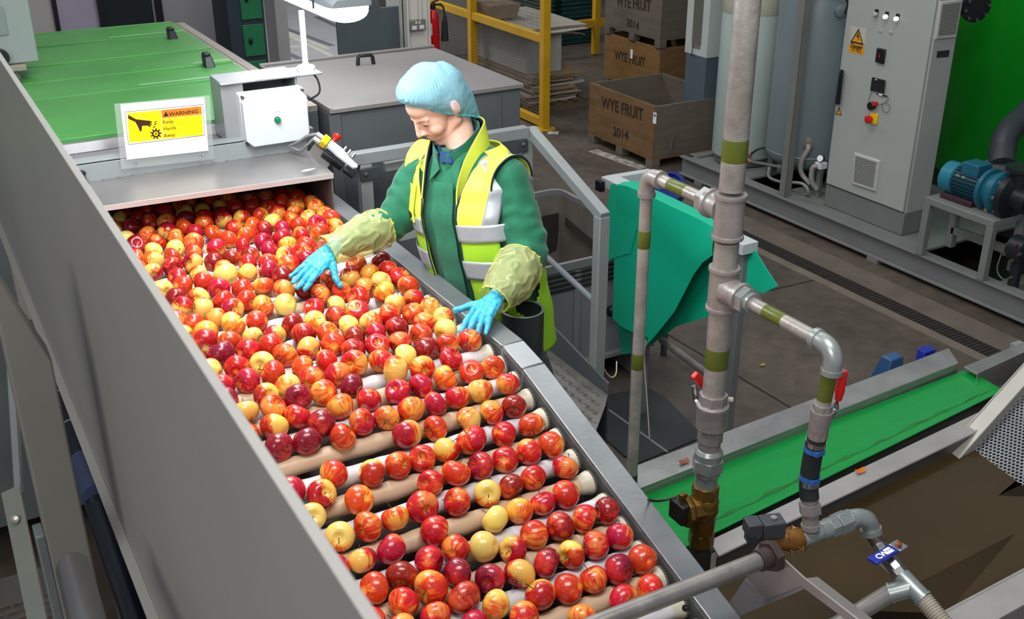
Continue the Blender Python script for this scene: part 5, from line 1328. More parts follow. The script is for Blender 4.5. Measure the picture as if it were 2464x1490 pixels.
# ================================================================ pipework
PX_, PY_ = 1.668, 1.897
def zp(py): return pX(1797-0.0825*py, py, PX_).z
TAPE = mat('olive_green_tape', '#59621f', '#4a521a', 6, 0.35)
CASTM = mat('cast_grey_fitting', '#9b9592', '#7f7976', 14, 0.42, 0.35, 0.34, 0.10, 70)
GREYF = mat('galvanised_fitting', '#99a09e', '#838a88', 9, 0.38, 0.5, 0.3, 0.05, 50)
RUST = mat('rusty_thread', '#5b4038', '#3d2b26', 20, 0.7)
t = thing('main_pipe', 'thick weathered grey vertical water pipe with green tape bands and two tees', 'pipe', (PX_, PY_, 0))
U = V((0, 0, 1))
def vl(prof, n=32, z0=0.0): return MB().lathe([(r, z) for r, z in prof], (PX_, PY_, z0), U, n)
m = MB(); m.cyl((PX_, PY_, 2.165), (PX_, PY_, 3.6), 0.0302, n=32); m.build('upper_pipe', PAINTED_PIPE, t)
m = MB(); m.cyl((PX_, PY_, zp(655)), (PX_, PY_, zp(560)), 0.0302, n=32); m.cyl((PX_, PY_, zp(960)), (PX_, PY_, zp(735)), 0.0296, n=32); m.build('middle_pipe', PAINTED_PIPE, t)
for a, b in ((333, 386), (836, 882)):
    m = MB(); m.lathe([(0.0306, zp(b)), (0.0309, zp(b)+0.002), (0.0309, zp(a)-0.002), (0.0306, zp(a))], (PX_, PY_, 0), U, 32, cap=False); m.build('tape_band', TAPE, t)
def tee(z0, z1, zb, d, r=0.036, br=0.032, bl=0.075):
    m = MB(); m.lathe([(0.031, z0), (r+0.003, z0), (r+0.004, z0+0.005), (r+0.003, z0+0.010), (r, z0+0.011), (r, z1-0.011), (r+0.003, z1-0.010), (r+0.004, z1-0.005), (r+0.003, z1), (0.031, z1)], (PX_, PY_, 0), U, 36)
    d = V(d); c = V((PX_, PY_, zb))
    m.lathe([(br+0.006, 0.02), (br, 0.045), (br, bl-0.014), (br+0.005, bl-0.012), (br+0.005, bl), (0.02, bl)], c, d, 32)
    return m
z1 = zp(497)-0.012
m = tee(zp(573), zp(466), z1, (0, 1, 0)); m.build('tee', CASTM, t)
m = tee(zp(745), zp(642), zp(693), (0, -1, 0)); m.build('tee', CASTM, t)
m = MB(); m.cyl((PX_, PY_+0.076, z1), (PX_, PY_+0.10, z1), 0.034, n=6); m.cyl((PX_, PY_+0.1, z1), (PX_, PY_+0.105, z1), 0.024, n=20); m.build('hex_bush', GREYF, t)
z2 = zp(693)
m = MB(); m.cyl((PX_, PY_-0.076, z2), (PX_, PY_-0.10, z2), 0.035, n=6); m.cyl((PX_, PY_-0.1, z2), (PX_, PY_-0.112, z2), 0.026, n=20); m.build('hex_bush', GREYF, t)
m = MB(); m.lathe([(0.0308, zp(580)), (0.0312, zp(578)), (0.031, zp(573))], (PX_, PY_, 0), U, 32, cap=False); m.build('rust_ring', RUST, t)
# ball valve, unions, brass strainer, black foot of the pipe
m = MB(); m.cyl((PX_, PY_, zp(972)), (PX_, PY_, zp(948)), 0.0375, n=8); m.lathe([(0.033, zp(1035)), (0.040, zp(1028)), (0.0405, zp(985)), (0.043, zp(980)), (0.043, zp(974)), (0.034, zp(970))], (PX_, PY_, 0), U, 32)
m.cyl((PX_, PY_, zp(1062)), (PX_, PY_, zp(1035)), 0.034, n=8); m.cyl((PX_, PY_, zp(1090)), (PX_, PY_, zp(1060)), 0.030, n=28)
bv = m.build('ball_valve', CASTM, t, 0.001, ang=30)
m = MB(); lv = V((PX_, PY_, zp(990))); m.tube([lv+V((-0.02, 0.03, 0)), lv+V((-0.012, 0.055, 0.01)), lv+V((-0.016, 0.06, 0.05))], 0.008, 8); m.build('lever_arm', CHROME, bv)
m = MB(); ra_ = pY(1672, 903, PY_+0.06); rb2 = pY(1692, 930, PY_+0.06); m.bar(ra_+V((-0.003, 0, 0.003)), rb2+V((0.015, 0, -0.012)), 0.016, 0.022); m.build('red_lever', RED, bv, 0.004)
m = MB(); m.cyl((PX_+0.04, PY_-0.0, zp(972)), (PX_+0.058, PY_-0.01, zp(972)), 0.007, n=10); m.build('bleed_plug', mat('cream_plug', '#c6bfa8', '#b8b19a', 5, 0.4), bv)
m = MB(); m.lathe([(0.030, zp(1105)), (0.038, zp(1103)), (0.038, zp(1088)), (0.031, zp(1080))], (PX_, PY_, 0), U, 32); m.cyl((PX_, PY_, zp(1130)), (PX_, PY_, zp(1103)), 0.0435, n=6); m.cyl((PX_, PY_, zp(1142)), (PX_, PY_, zp(1130)), 0.036, n=8); m.cyl((PX_, PY_, zp(1170)), (PX_, PY_, zp(1140)), 0.030, n=28)
m.build('union_coupling', GREYF, t, 0.001, ang=30)
m = MB(); m.cyl((PX_, PY_, zp(1195)), (PX_, PY_, zp(1168)), 0.037, n=8); m.lathe([(0.034, zp(1195)), (0.040, zp(1205)), (0.036, zp(1240)), (0.034, zp(1282))][::-1], (PX_, PY_, 0), U, 32)
m.cyl((PX_, PY_, zp(1310)), (PX_, PY_, zp(1280)), 0.036, n=8); m.ball((PX_, PY_, zp(1225)), 0.041)
bd = V((-0.88, 0.1, 0.05)).normalized(); bc = V((PX_, PY_, zp(1222)))
m.lathe([(0.04, 0.01), (0.038, 0.045), (0.047, 0.055), (0.047, 0.066), (0.02, 0.07)], bc, bd, 8)
br_ = m.build('brass_valve', BRASS, t, 0.0015, ang=30)
m = MB(); m.box(bc+bd*0.077+V((0, 0, 0.004)), (0.03, 0.06, 0.06)); m.build('actuator_box', mat('dark_brass_black', '#1c1712', '#15110d', 6, 0.5), br_, 0.004)
m = MB(); m.box(bc+bd*0.075+V((0.006, 0, 0.042)), (0.022, 0.012, 0.03)); m.build('brass_lug', BRASS, br_, 0.002)
wp = bc+bd*0.09+V((0, 0, 0.05))
m = MB(); m.tube(spline([wp, wp+V((-0.05, 0.01, 0.0)), pd(1560, 1203, 2.62)]), 0.0032, 6); m.build('signal_wire', BLACK_R, br_)
m = MB(); m.cyl((PX_, PY_, 0.0), (PX_, PY_, zp(1310)), 0.0315, n=28); m.build('foot_pipe', mat('dark_foot_pipe', '#3c3937', '#33302e', 5, 0.4, 0.4), t)
# riser beyond the main pipe
RYl = 2.231
t = thing('side_riser_pipe', 'thin galvanised riser pipe joined by an elbow to the upper tee', 'pipe', (PX_, RYl, 0))
m = MB(); m.cyl((PX_, PY_+0.104, z1), (PX_, RYl-0.04, z1), 0.0168, n=24); m.build('branch_pipe', PAINTED_PIPE, t)
m = MB(); pts = [V((PX_, RYl-0.05, z1))] + arc((PX_, RYl-0.035, z1-0.035), (0, 0, 1), (0, 1, 0), 0.035, 0, PI/2, 8) + [V((PX_, RYl, z1-0.05))]
m.tube(pts, 0.0215, 24); m.cyl((PX_, RYl-0.062, z1), (PX_, RYl-0.048, z1), 0.0245, n=24); m.cyl((PX_, RYl, z1-0.062), (PX_, RYl, z1-0.048), 0.0245, n=24)
m.build('elbow', CASTM, t)
m = MB(); m.cyl((PX_, RYl, 0), (PX_, RYl, z1-0.05), 0.0168, n=24); m.build('riser', PAINTED_PIPE, t)
m = MB(); m.cyl((PX_, RYl, 0.0), (PX_, RYl, pX(1520, 1140, PX_).z), 0.018, n=24); m.build('riser_sleeve', mat('dark_foot_pipe', '#3c3937'), t)
for a, b in ((556, 598), (862, 900)):
    za, zb = pX(1555, a, PX_).z, pX(1553, b, PX_).z
    m = MB(); m.lathe([(0.0171, zb), (0.0175, zb+0.001), (0.0175, za-0.001), (0.0171, za)], (PX_, RYl, 0), U, 24, cap=False); m.build('tape_band', TAPE, t)
ya, yb = pX(1652, 475, PX_).y, pX(1612, 458, PX_).y
m = MB(); m.lathe([(0.0171, 0), (0.0175, 0.001), (0.0175, abs(yb-ya)-0.001), (0.0171, abs(yb-ya))], (PX_, ya, z1), (0, 1, 0), 24, cap=False); m.build('tape_band', TAPE, t)
# branch towards the tank: pipe, elbow, ball valve, rubber hose, manifold
RYr = 1.515
t = thing('tank_feed_pipe', 'galvanised branch pipe dropping through a red-lever valve to the tank manifold', 'pipe', (PX_, RYr, 1.0))
m = MB(); m.cyl((PX_, PY_-0.11, z2), (PX_, RYr+0.04, z2), 0.0168, n=24); m.build('branch_pipe', PAINTED_PIPE, t)
ya, yb = pX(1890, 757, PX_).y, pX(1845, 730, PX_).y
m = MB(); m.lathe([(0.0171, 0), (0.0175, 0.001), (0.0175, abs(yb-ya)-0.001), (0.0171, abs(yb-ya))], (PX_, min(ya, yb), z2), (0, 1, 0), 24, cap=False); m.build('tape_band', TAPE, t)
m = MB(); pts = [V((PX_, RYr+0.05, z2))] + arc((PX_, RYr+0.035, z2-0.035), (0, 0, 1), (0, -1, 0), 0.035, 0, PI/2, 8) + [V((PX_, RYr, z2-0.055))]
m.tube(pts, 0.022, 24); m.cyl((PX_, RYr+0.048, z2), (PX_, RYr+0.062, z2), 0.025, n=24); m.cyl((PX_, RYr, z2-0.062), (PX_, RYr, z2-0.050), 0.025, n=24)
m.build('elbow', GREYF, t)
R_ = [pX(*q, PX_) for q in ((2004, 868), (1990, 925), (1981, 972), (1975, 1010), (1969, 1035), (1966, 1052), (1958, 1085), (1950, 1130), (1946, 1170), (1948, 1200), (1950, 1235), (1950, 1275))]
m = MB(); m.tube([R_[0], R_[1], R_[2]], 0.0168, 24); m.build('drop_pipe', PAINTED_PIPE, t)
m = MB(); a, b = R_[0].lerp(R_[1], 0.35), R_[1].lerp(R_[2], 0.75); m.tube([a, b], 0.0174, 24); m.build('tape_band', TAPE, t)
m = MB(); m.tube([R_[0].lerp(R_[1], 0.0), R_[0].lerp(R_[1], 0.3)], 0.0173, 24); m.build('scale_crust', mat('dirty_cream_crust', '#9b8f7f', '#5c5048', 40, 0.7, contrast=0.1), t)
m = MB(); m.tube([R_[2], R_[2].lerp(R_[3], 0.4)], 0.0225, 8); m.tube([R_[2].lerp(R_[3], 0.4), R_[2].lerp(R_[3], 0.6), R_[4]], [0.0255, 0.0255, 0.023], 24); m.tube([R_[4].lerp(R_[3], 0.2), R_[5]], 0.0235, 8)
vb = m.build('ball_valve', CASTM, t, ang=30)
l0 = R_[2].lerp(R_[3], 0.8)
m = MB(); m.tube(spline([l0+V((0.02, -0.01, 0)), l0+V((0.045, 0.0, 0.005)), pX(2012, 968, PX_+0.04)]), 0.006, 8); m.build('lever_arm', CHROME, vb)
la, lb_ = pX(2030, 892, PX_+0.045), pX(2017, 962, PX_+0.045)
m = MB(); m.tube([la, la.lerp(lb_, 0.12), la.lerp(lb_, 0.3), la.lerp(lb_, 0.4), la.lerp(lb_, 0.55), la.lerp(lb_, 0.65), la.lerp(lb_, 0.85), lb_], [0.008, 0.011, 0.0095, 0.0115, 0.0095, 0.0115, 0.0095, 0.008], 12); m.build('red_lever', RED, vb)
RUB = mat('black_rubber_hose', '#202326', '#191c1f', 8, 0.6)
m = MB(); m.tube(spline(R_[5:10]), 0.0225, 24); hz = m.build('rubber_hose', RUB, t)
m = MB()
for f0 in (0.25, 2.6):
    i = int(f0); a, b = R_[5+i].lerp(R_[6+i], f0-i), R_[5+i].lerp(R_[6+i], f0-i+0.3); m.tube([a, b], 0.0240, 24)
m.build('hose_clamp', CHROME, hz)
m = MB()
for i, f0 in ((0, 0.85), (2, 0.45)):
    a = R_[5+i].lerp(R_[6+i], f0); m.box(a+V((-0.004, -0.018, 0)), (0.026, 0.016, 0.012))
    m.tube([a+V((0, 0, -0.006)), a+V((0, 0, 0.006))], 0.0238, 24)
m.build('clamp_screw', mat('blue_clamp', '#2b62a8', '#245695', 5, 0.4), hz)
m = MB(); m.tube([R_[9], R_[10].lerp(R_[9], 0.75)], 0.019, 24); m.tube([R_[10].lerp(R_[9], 0.7), R_[10].lerp(R_[9], 0.0)], 0.0265, 6); m.tube([R_[10], R_[11]], 0.019, 24); m.tube([R_[11].lerp(R_[10], 0.35), R_[11].lerp(R_[10], 0.1)], 0.0225, 24); m.build('union_nut', CASTM, t, ang=30)
# manifold
MZ = 1.405
A_ = [pz(*q, MZ) for q in ((1868, 1300), (1905, 1298), (1938, 1294), (1972, 1280), (1992, 1272), (2018, 1262), (2040, 1252), (2062, 1246))]
m = MB(); m.tube([A_[2]+(A_[2]-A_[3])*0.3, A_[3].lerp(A_[2], 0.0), A_[3]], 0.021, 24); m.cyl((R_[11].x, R_[11].y, MZ), R_[11], 0.021, n=24); m.tube([A_[3], A_[4]], 0.0235, 24); m.build('tee', GREYF, t)
m = MB(); m.tube([A_[4], A_[4].lerp(A_[5], 0.75)], 0.0265, 6); m.tube([A_[4].lerp(A_[5], 0.75), A_[6]], 0.029, 6); m.tube([A_[6], A_[6].lerp(A_[7], 0.3)], 0.026, 24); m.build('union_nut', GREYF, t, 0.001, ang=30)
E_ = [A_[6], A_[7], pz(2084, 1250, MZ-0.008), pz(2094, 1266, MZ-0.03), pz(2098, 1284, MZ-0.05)]
m = MB(); m.tube(spline(E_), 0.0225, 24); m.tube([E_[3].lerp(E_[4], 0.3), E_[4]], 0.026, 24); m.build('elbow', GREYF, t)
D_ = [pz(2098, 1284, MZ-0.05), pz(2118, 1318, MZ-0.065), pz(2130, 1340, MZ-0.07), pz(2158, 1372, MZ-0.085), pz(2170, 1388, MZ-0.09), pz(2200, 1420, MZ-0.10), pz(2222, 1442, MZ-0.11), pz(2262, 1490, MZ-0.13), pz(2290, 1525, MZ-0.15)]
m = MB(); m.tube([D_[0], D_[1]], 0.0168, 20); m.build('rusty_nipple', mat('rusty_dark_pipe', '#3a2a24', '#2a1e1a', 12, 0.6), t)
m = MB(); m.tube([D_[1], D_[2], D_[3]], [0.021, 0.0225, 0.021], 8); m.tube([D_[3], D_[4]], 0.021, 6); v3 = m.build('lever_valve', CHROME, t, ang=30)
BLH = mat('blue_lever_sleeve', '#1d2c9a', '#18258a', 4, 0.3)
ha_, hb_ = pz(2098, 1352, MZ-0.035), pz(2152, 1320, MZ-0.035)
m = MB(); dd = (hb_-ha_).normalized(); 
m.bar(ha_, hb_, 0.030, 0.008); sl = m.build('blue_lever', BLH, v3, 0.003)
m = MB(); m.bar(hb_, hb_+dd*0.032, 0.034, 0.005); m.build('lever_plate', CHROME, v3, 0.001)
m = MB(); m.lathe([(0.009, 0), (0.009, 0.006), (0.004, 0.008)], hb_+dd*0.016+V((0, 0, 0.002)), U, 6); m.build('lever_nut', mat('copper_nut', '#9a5b3c', '#834b30', 8, 0.35, 0.6), v3)
sd = dd.cross(U).normalized(); Fh = frame(ha_+dd*0.016-U.cross(dd).normalized()*0.008+V((0, 0, 0.0045)), dd, U.cross(dd).normalized(), U)
m = MB(); m.text('CWO', 0.022, Fh, 0.0003, 0.0006); m.build('lever_letters', MATS['label_white'], sl, smooth=False)
m = MB(); Fp = Fh @ Matrix.Translation((0.046, 0.008, 0)); m.box((0, 0, 0), (0.022, 0.018, 0.0008)); m.bm.transform(Fp); pl = m.build('lever_panel', MATS['label_white'], sl, smooth=False)
m = MB(); m.text('PN 40', 0.007, Fp @ Matrix.Translation((-0.009, -0.002, 0.0006)), 0.0002); m.build('lever_letters', INK, sl, smooth=False)
m = MB(); m.tube([D_[4], D_[5], D_[6]], 0.0225, 24); m.tube([D_[6].lerp(D_[5], 0.2), D_[6]], 0.0245, 24)
S0 = D_[5].lerp(D_[4], 0.2); S1 = pz(2140, 1428, MZ-0.12); S2 = pz(2040, 1490, MZ-0.14)
m.tube([S0, S1], 0.0225, 24); m.tube([S1.lerp(S0, 0.1), S1], 0.0255, 24); m.build('tee', GREYF, t)
m = MB(); m.tube([S1, S2, S2+(S2-S1)*0.5], 0.0215, 24); m.build('drain_pipe', GALV, t)
pts = []; rad = []
for i in range(60):
    f = i/59; q = D_[6].lerp(D_[8], f); pts.append(q); rad.append(0.0195+0.003*(1 if (i//2) % 2 else 0))
m = MB(); m.tube(pts, rad, 20); m.build('corrugated_hose', mat('ribbed_hose', '#a8a092', '#8f887b', 12, 0.45), t)
# brass solenoid with weed tangle
m = MB(); c = A_[1]; m.tube([A_[0]+(A_[0]-A_[1])*0.5, A_[1], A_[2].lerp(A_[1], 0.2)], [0.022, 0.028, 0.022], 16)
for k in range(26):
    a = random.uniform(0, 2*PI); q = A_[0].lerp(A_[2], random.uniform(0.1, 0.9)) + V((0.0, 0.024*math.cos(a), 0.024*math.sin(a)))
    m.tube([q, q+V((random.uniform(-0.02, 0.02), random.uniform(-0.02, 0.02), random.uniform(-0.016, 0.012)))], [0.0035, 0.0012], 5)
m.build('solenoid_body', mat('weedy_brass', '#8a5c22', '#5c3c16', 30, 0.45, 0.3, 0.3, 0.2, 60), t)
m = MB(); bc2 = pz(1842, 1268, MZ+0.045); Rz = Matrix.Rotation(-0.35, 3, 'Z')
m.box(bc2+Rz @ V((0.015, 0, 0)), (0.055, 0.045, 0.042), Rz); m.box(bc2+Rz @ V((-0.032, 0, 0.004)), (0.036, 0.042, 0.036), Rz); m.box(bc2+Rz @ V((-0.034, 0, -0.026)), (0.024, 0.03, 0.02), Rz)
so = m.build('solenoid_coil', mat('charcoal_coil', '#3a3d41', '#313438', 5, 0.45), t, 0.003)
m = MB(); m.cyl(bc2+Rz @ V((0.02, 0, -0.02)), A_[0].lerp(A_[1], 0.3)+V((0, 0, 0.01)), 0.012); m.cyl(bc2+Rz @ V((0.018, 0, 0.021)), bc2+Rz @ V((0.018, 0, 0.026)), 0.008, n=8); m.build('solenoid_stem', GALV, so)
# foreground cross pipe and gusset bracket
E0 = V((1.425, 1.393, 1.522))
t = thing('cross_pipe', 'galvanised cross pipe passing over the table rail to a stainless bracket', 'pipe', E0)
m = MB(); m.cyl(E0+V((-0.70, 0.03, -0.02)), E0, 0.0195, n=28); m.build('pipe', GALV, t)
m = MB(); m.cyl(E0+V((-0.035, 0.0, 0)), E0+V((-0.006, 0, 0)), 0.024, n=24); m.cyl(E0+V((-0.008, 0, 0)), E0+V((0.012, 0, 0)), 0.036, n=6); m.build('lock_nut', mat('dark_rusty_nut', '#4a3f3b', '#3a312d', 14, 0.55, 0.4), t, 0.001, ang=30)
m = MB(); m.ball(pz(1650, 1464, 1.48), 0.008); m.build('pipe_plug', BLACK, t)
GX = 1.440
t = thing('gusset_bracket', 'triangular stainless gusset plate carrying the cross pipe above the tank', 'bracket', (GX, 1.35, 1.1))
GUS = mat('pinkish_stainless', '#a79d9c', '#948a89', 5, 0.4, 0.55, 0.32)
m = MB(); pts = [pX(*q, GX) for q in ((1808, 1352), (1813, 1325), (1824, 1311), (1838, 1305), (1852, 1311), (1862, 1325), (1935, 1392), (2075, 1500), (2045, 1500), (1928, 1412), (1838, 1446), (1794, 1392))]
m.prism(pts, (0.005, 0, 0)); m.build('gusset_plate', GUS, t, 0.001)
m = MB(); pts = [pX(*q, GX+0.006) for q in ((1794, 1392), (1838, 1446), (1930, 1408), (1934, 1418), (1750, 1497), (1738, 1478), (1748, 1462))]
m.prism(pts, (0.006, 0, 0)); m.build('foot_plate', mat('pale_stainless', '#b5b0b2', '#a5a0a2', 5, 0.36, 0.55), t, 0.001)
m = MB(); a, b = pX(1935, 1392, GX+0.004), pX(2080, 1505, GX+0.004); m.prism([a, b, b+V((0.04, 0.0, -0.012)), a+V((0.04, 0, -0.012))], (0, 0, -0.004)); m.build('gusset_flange', GUS, t)
# ================================================================ guard panel, post and walkway on the photographer's side
GP = mat('warm_grey_guard_paint', '#7b7975', '#73716d', 2, 0.5, 0, 0.44, 0.02, 80)
t = thing('guard_panel', 'long plain grey steel guard panel running along the near side of the roller table', 'guard', (0.155, 1.4, 2.0))
gx, gz0, gz1, gy0, gy1 = 0.150, 2.022, 2.619, 0.15, 3.1
m = MB(); m.bx(gx, gx+0.003, gy0, gy1, gz0, gz1); m.build('panel_sheet', GP, t, 0.001)
m = MB(); m.bx(gx, gx+0.008, gy0, gy1, gz1-0.002, gz1+0.0005); m.bx(gx+0.006, gx+0.008, gy0, gy1, gz1-0.03, gz1-0.002); m.build('top_flange', mat('pale_edge_grey', '#8f8e8a', '#858480', 4, 0.42), t, 0.0008)  # top edge coloured paler than the panel sheet
m = MB(); m.bx(gx-0.014, gx, gy0, gy1, gz0-0.003, gz0); m.build('bottom_flange', GP, t, 0.0005)
for y in (0.3, gy1-0.06):
    m = MB(); m.bx(gx+0.003, gx+0.043, y, y+0.04, 1.2 if y < 1 else 1.7, 2.58); m.build('panel_upright', MATS.get('post_warm_grey') or mat('post_warm_grey', '#67655f', '#5d5b55', 4, 0.5), t, 0.003)
t = thing('rail_post', 'grey square post rising to the lower edge of the guard panel at the photo edge', 'post', (0.07, 1.40, 1.2))
zr_p, zl_p = pd(111, 825, 1.45).z, pd(0, 480, 1.45).z
m = MB(); m.hexa([(0.043, 1.378, 1.207), (0.095, 1.378, 1.207), (0.095, 1.43, 1.207), (0.043, 1.43, 1.207)], [(0.043, 1.378, zl_p-0.02), (0.095, 1.378, zr_p), (0.095, 1.43, zr_p), (0.043, 1.43, zl_p-0.02)]); m.build('post_tube', MATS['post_warm_grey'], t, 0.003)
m = MB(); m.bx(0.03, 0.043, 1.385, 1.42, 1.207, 2.09); m.build('side_strip', GREY_D, t, 0.002)
a, b = pd(176, 1368, 1.24), pd(222, 1540, 1.12)
t = thing('grab_tube', 'short polished steel grab tube with a rounded end beside the grey post', 'tube', (b.x, b.y, b.z))
m = MB(); dd = (b-a).normalized(); m.tube([a-dd*0.017, a-dd*0.014, a-dd*0.008, a, b, b+dd*0.35], [0.003, 0.011, 0.0165, 0.0185, 0.0185, 0.0185], 28); m.build('tube', mat('polished_tube', '#9c9a9a', '#8a8888', 5, 0.28, 0.9), t)
t = thing('drain_pipe', 'dark plastic drain pipe with a blue collar seen below the guard panel', 'pipe', (0.29, 2.0, 1.2))
px_ = 0.29
c = [pX(165, 1000, px_), pX(200, 1110, px_), pX(232, 1195, px_), pX(330, 1490, px_)]
c[0] = c[1]+(c[1]-c[3]).normalized()*0.55
e_ = c[3]+(c[3]-c[1]).normalized()*0.6
DP = mat('navy_black_pipe', '#1c212b', '#151920', 4, 0.25)
m = MB(); m.tube([c[0], c[1], c[3], e_], 0.044, 28); pp_ = m.build('pipe', DP, t)
m = MB(); m.tube([c[1], c[2]], 0.0475, 28); m.build('blue_collar', mat('steel_blue_collar', '#3b4763', '#333e58', 4, 0.3), t)
m = MB()
for q in ((c[0]+(c[1]-c[0])*0.62), (c[0]+(c[1]-c[0])*0.25)):
    m.tube([q, q+(c[1]-c[0]).normalized()*0.006], 0.0455, 20)
m.build('cable_tie', mat('pale_cable_tie', '#8d97a5', '#7f8997', 4, 0.4), t)
# walkway the photographer stands on
t = thing('walkway', 'dark open-mesh walkway below the guard panel at the photo edge', 'walkway', (-0.6, 1.2, 0.0))
m = MB(); m.bx(-1.3, 0.13, 0.2, 2.6, 1.188, 1.20); m.build('tread_plate', mat('dark_mesh_plate', '#26211d', '#1a1613', 30, 0.7), t, smooth=False)
m = MB()
for i in range(70):
    for j in range(24):
        x, y = -0.75+j*0.036+(i % 2)*0.018, 0.4+i*0.03
        m.hexa([(x-0.014, y-0.003, 1.2), (x+0.014, y-0.003, 1.2), (x+0.014, y+0.003, 1.2), (x-0.014, y+0.003, 1.2)], [(x-0.012, y-0.001, 1.207), (x+0.012, y-0.001, 1.207), (x+0.012, y+0.002, 1.207), (x-0.012, y+0.002, 1.207)])
m.build('mesh_ridge', mat('brown_mesh_ridge', '#4a3d34', '#352b25', 20, 0.55, 0.3), t, smooth=False)['kind'] = 'stuff'
for x in (-1.2, 0.02):
    for y in (0.3, 2.5): MB().bx(x, x+0.06, y-0.03, y+0.03, 0, 1.188).build('leg', GREY_D, t)
m = MB(); m.bar(pd(25, 1178, 1.95), pd(92, 1500, 1.85), 0.034, 0.006, up=-FWD); br1 = m.build('stringer_bar', mat('olive_grey_bar', '#565a53', '#4c5049', 4, 0.5), t, 0.001)
m = MB(); m.lathe([(0.008, 0), (0.008, 0.005), (0.003, 0.007)], pd(38, 1250, 1.92), -FWD, 10); m.build('bar_bolt', GALV, br1)
m = MB(); m.bar(pd(22, 800, 2.3), pd(46, 1190, 2.3), 0.016, 0.016); m.build('thin_upright', GREY_D, t, 0.002)
# grey electrical enclosure above the covers
t = thing('wall_enclosure', 'grey steel enclosure standing over the green covers at the photo corner', 'enclosure', (0.1, 5.4, ZT))
zb = pY(95, 148, 5.3).z; xr = pY(95, 148, 5.3).x
m = MB(); m.bx(-0.5, xr, 5.3, 5.55, zb, 3.0); m.build('enclosure_case', mat('enclosure_grey', '#8e9695', '#848c8b', 2, 0.45), t, 0.006)
m = MB(); m.bx(-0.4, xr-0.06, 5.27, 5.5, zb-0.028, zb-0.002); m.build('mounting_ledge', mat('beige_ledge', '#8d8878', '#827d6d', 4, 0.5), t, 0.003)
m = MB(); m.bx(-0.3, xr-0.10, 5.16, 5.45, ZT+0.008, zb-0.03); m.build('mounting_foot', mat('olive_foot', '#3f4a36', '#364030', 4, 0.6), t, 0.003)
q = pY(8, 50, 5.299); m = MB(); m.bx(q.x-0.1, q.x+0.01, 5.29, 5.299, q.z-0.06, q.z+0.06); m.build('small_plate', mat('enclosure_plate', '#7f8786', '#757d7c', 2, 0.45), t, 0.002)
q = pY(1, 137, 5.29); m = MB(); m.cyl((q.x, 5.3, q.z), (q.x, 5.26, q.z), 0.035); m.build('rotary_knob', BLACK, t)
# ================================================================ the worker
def remesh(mb, voxel, smooth=3, factor=0.5, disp=None):
    """fuse overlapping pieces into one continuous skin"""
    me = bpy.data.meshes.new('tmp'); bmesh.ops.recalc_face_normals(mb.bm, faces=mb.bm.faces); mb.bm.to_mesh(me); mb.bm.free()
    o = bpy.data.objects.new('tmp', me); COL.objects.link(o)
    r = o.modifiers.new('r', 'REMESH'); r.mode = 'VOXEL'; r.voxel_size = voxel; r.use_smooth_shade = True
    if smooth:
        s = o.modifiers.new('s', 'SMOOTH'); s.iterations = smooth; s.factor = factor
    ev = o.evaluated_get(bpy.context.evaluated_depsgraph_get())
    me2 = bpy.data.meshes.new_from_object(ev)
    bpy.data.objects.remove(o); bpy.data.meshes.remove(me)
    out = MB(); out.bm.from_mesh(me2); bpy.data.meshes.remove(me2)
    if disp:
        out.bm.normal_update()
        new = [(v, v.co + v.normal*disp(v.co, v.normal)) for v in out.bm.verts]
        for v, c in new: v.co = c
    return out
def capsule(m, p0, p1, r0, r1, n=16):
    p0, p1 = V(p0), V(p1)
    m.ball(p0, r0, nu=n, nv=8); m.ball(p1, r1, nu=n, nv=8); m.cyl(p0, p1, r0, r1, n)
def chain(m, pts, rad, n=12):
    for i in range(len(pts)-1): capsule(m, pts[i], pts[i+1], rad[i], rad[i+1], n)

SKIN = mat('skin', '#ecbfa9', '#e4b19a', 9, 0.42, sss=0.25, spec=0.4)
person = thing('person', 'worker in hair net, green jacket and yellow high-visibility vest sorting apples by hand', 'person', (1.60, 2.92, PZ))
HC = V((1.443, 3.037, 2.156))
pit, yaw = math.radians(36), math.radians(5)
ff = V((-math.cos(yaw), -math.sin(yaw), 0))
hf = ff*math.cos(pit) - V((0, 0, 1))*math.sin(pit); hu = ff*math.sin(pit) + V((0, 0, 1))*math.cos(pit); hl = hu.cross(hf)
def H(f, u, l=0.0): return HC + hf*f + hu*u + hl*l
HR = Matrix((hf, hl, hu)).transposed()       # head axes as columns: forward, her left, up
SL, EL, WL = V((1.605, 2.79, 1.965))-RIGHT*0.026, V((1.60, 2.70, 1.745))-RIGHT*0.018, V((1.39, 2.57, 1.682))
SR, ER, WR = V((1.44, 3.16, 1.935)), V((1.300, 3.105, 1.760)), V((1.066, 3.030, 1.742))
NK = V((1.515, 3.0, 1.985))
tl = V((0.37, -0.93, 0)).normalized(); tf = V((-0.93, -0.37, 0)).normalized()
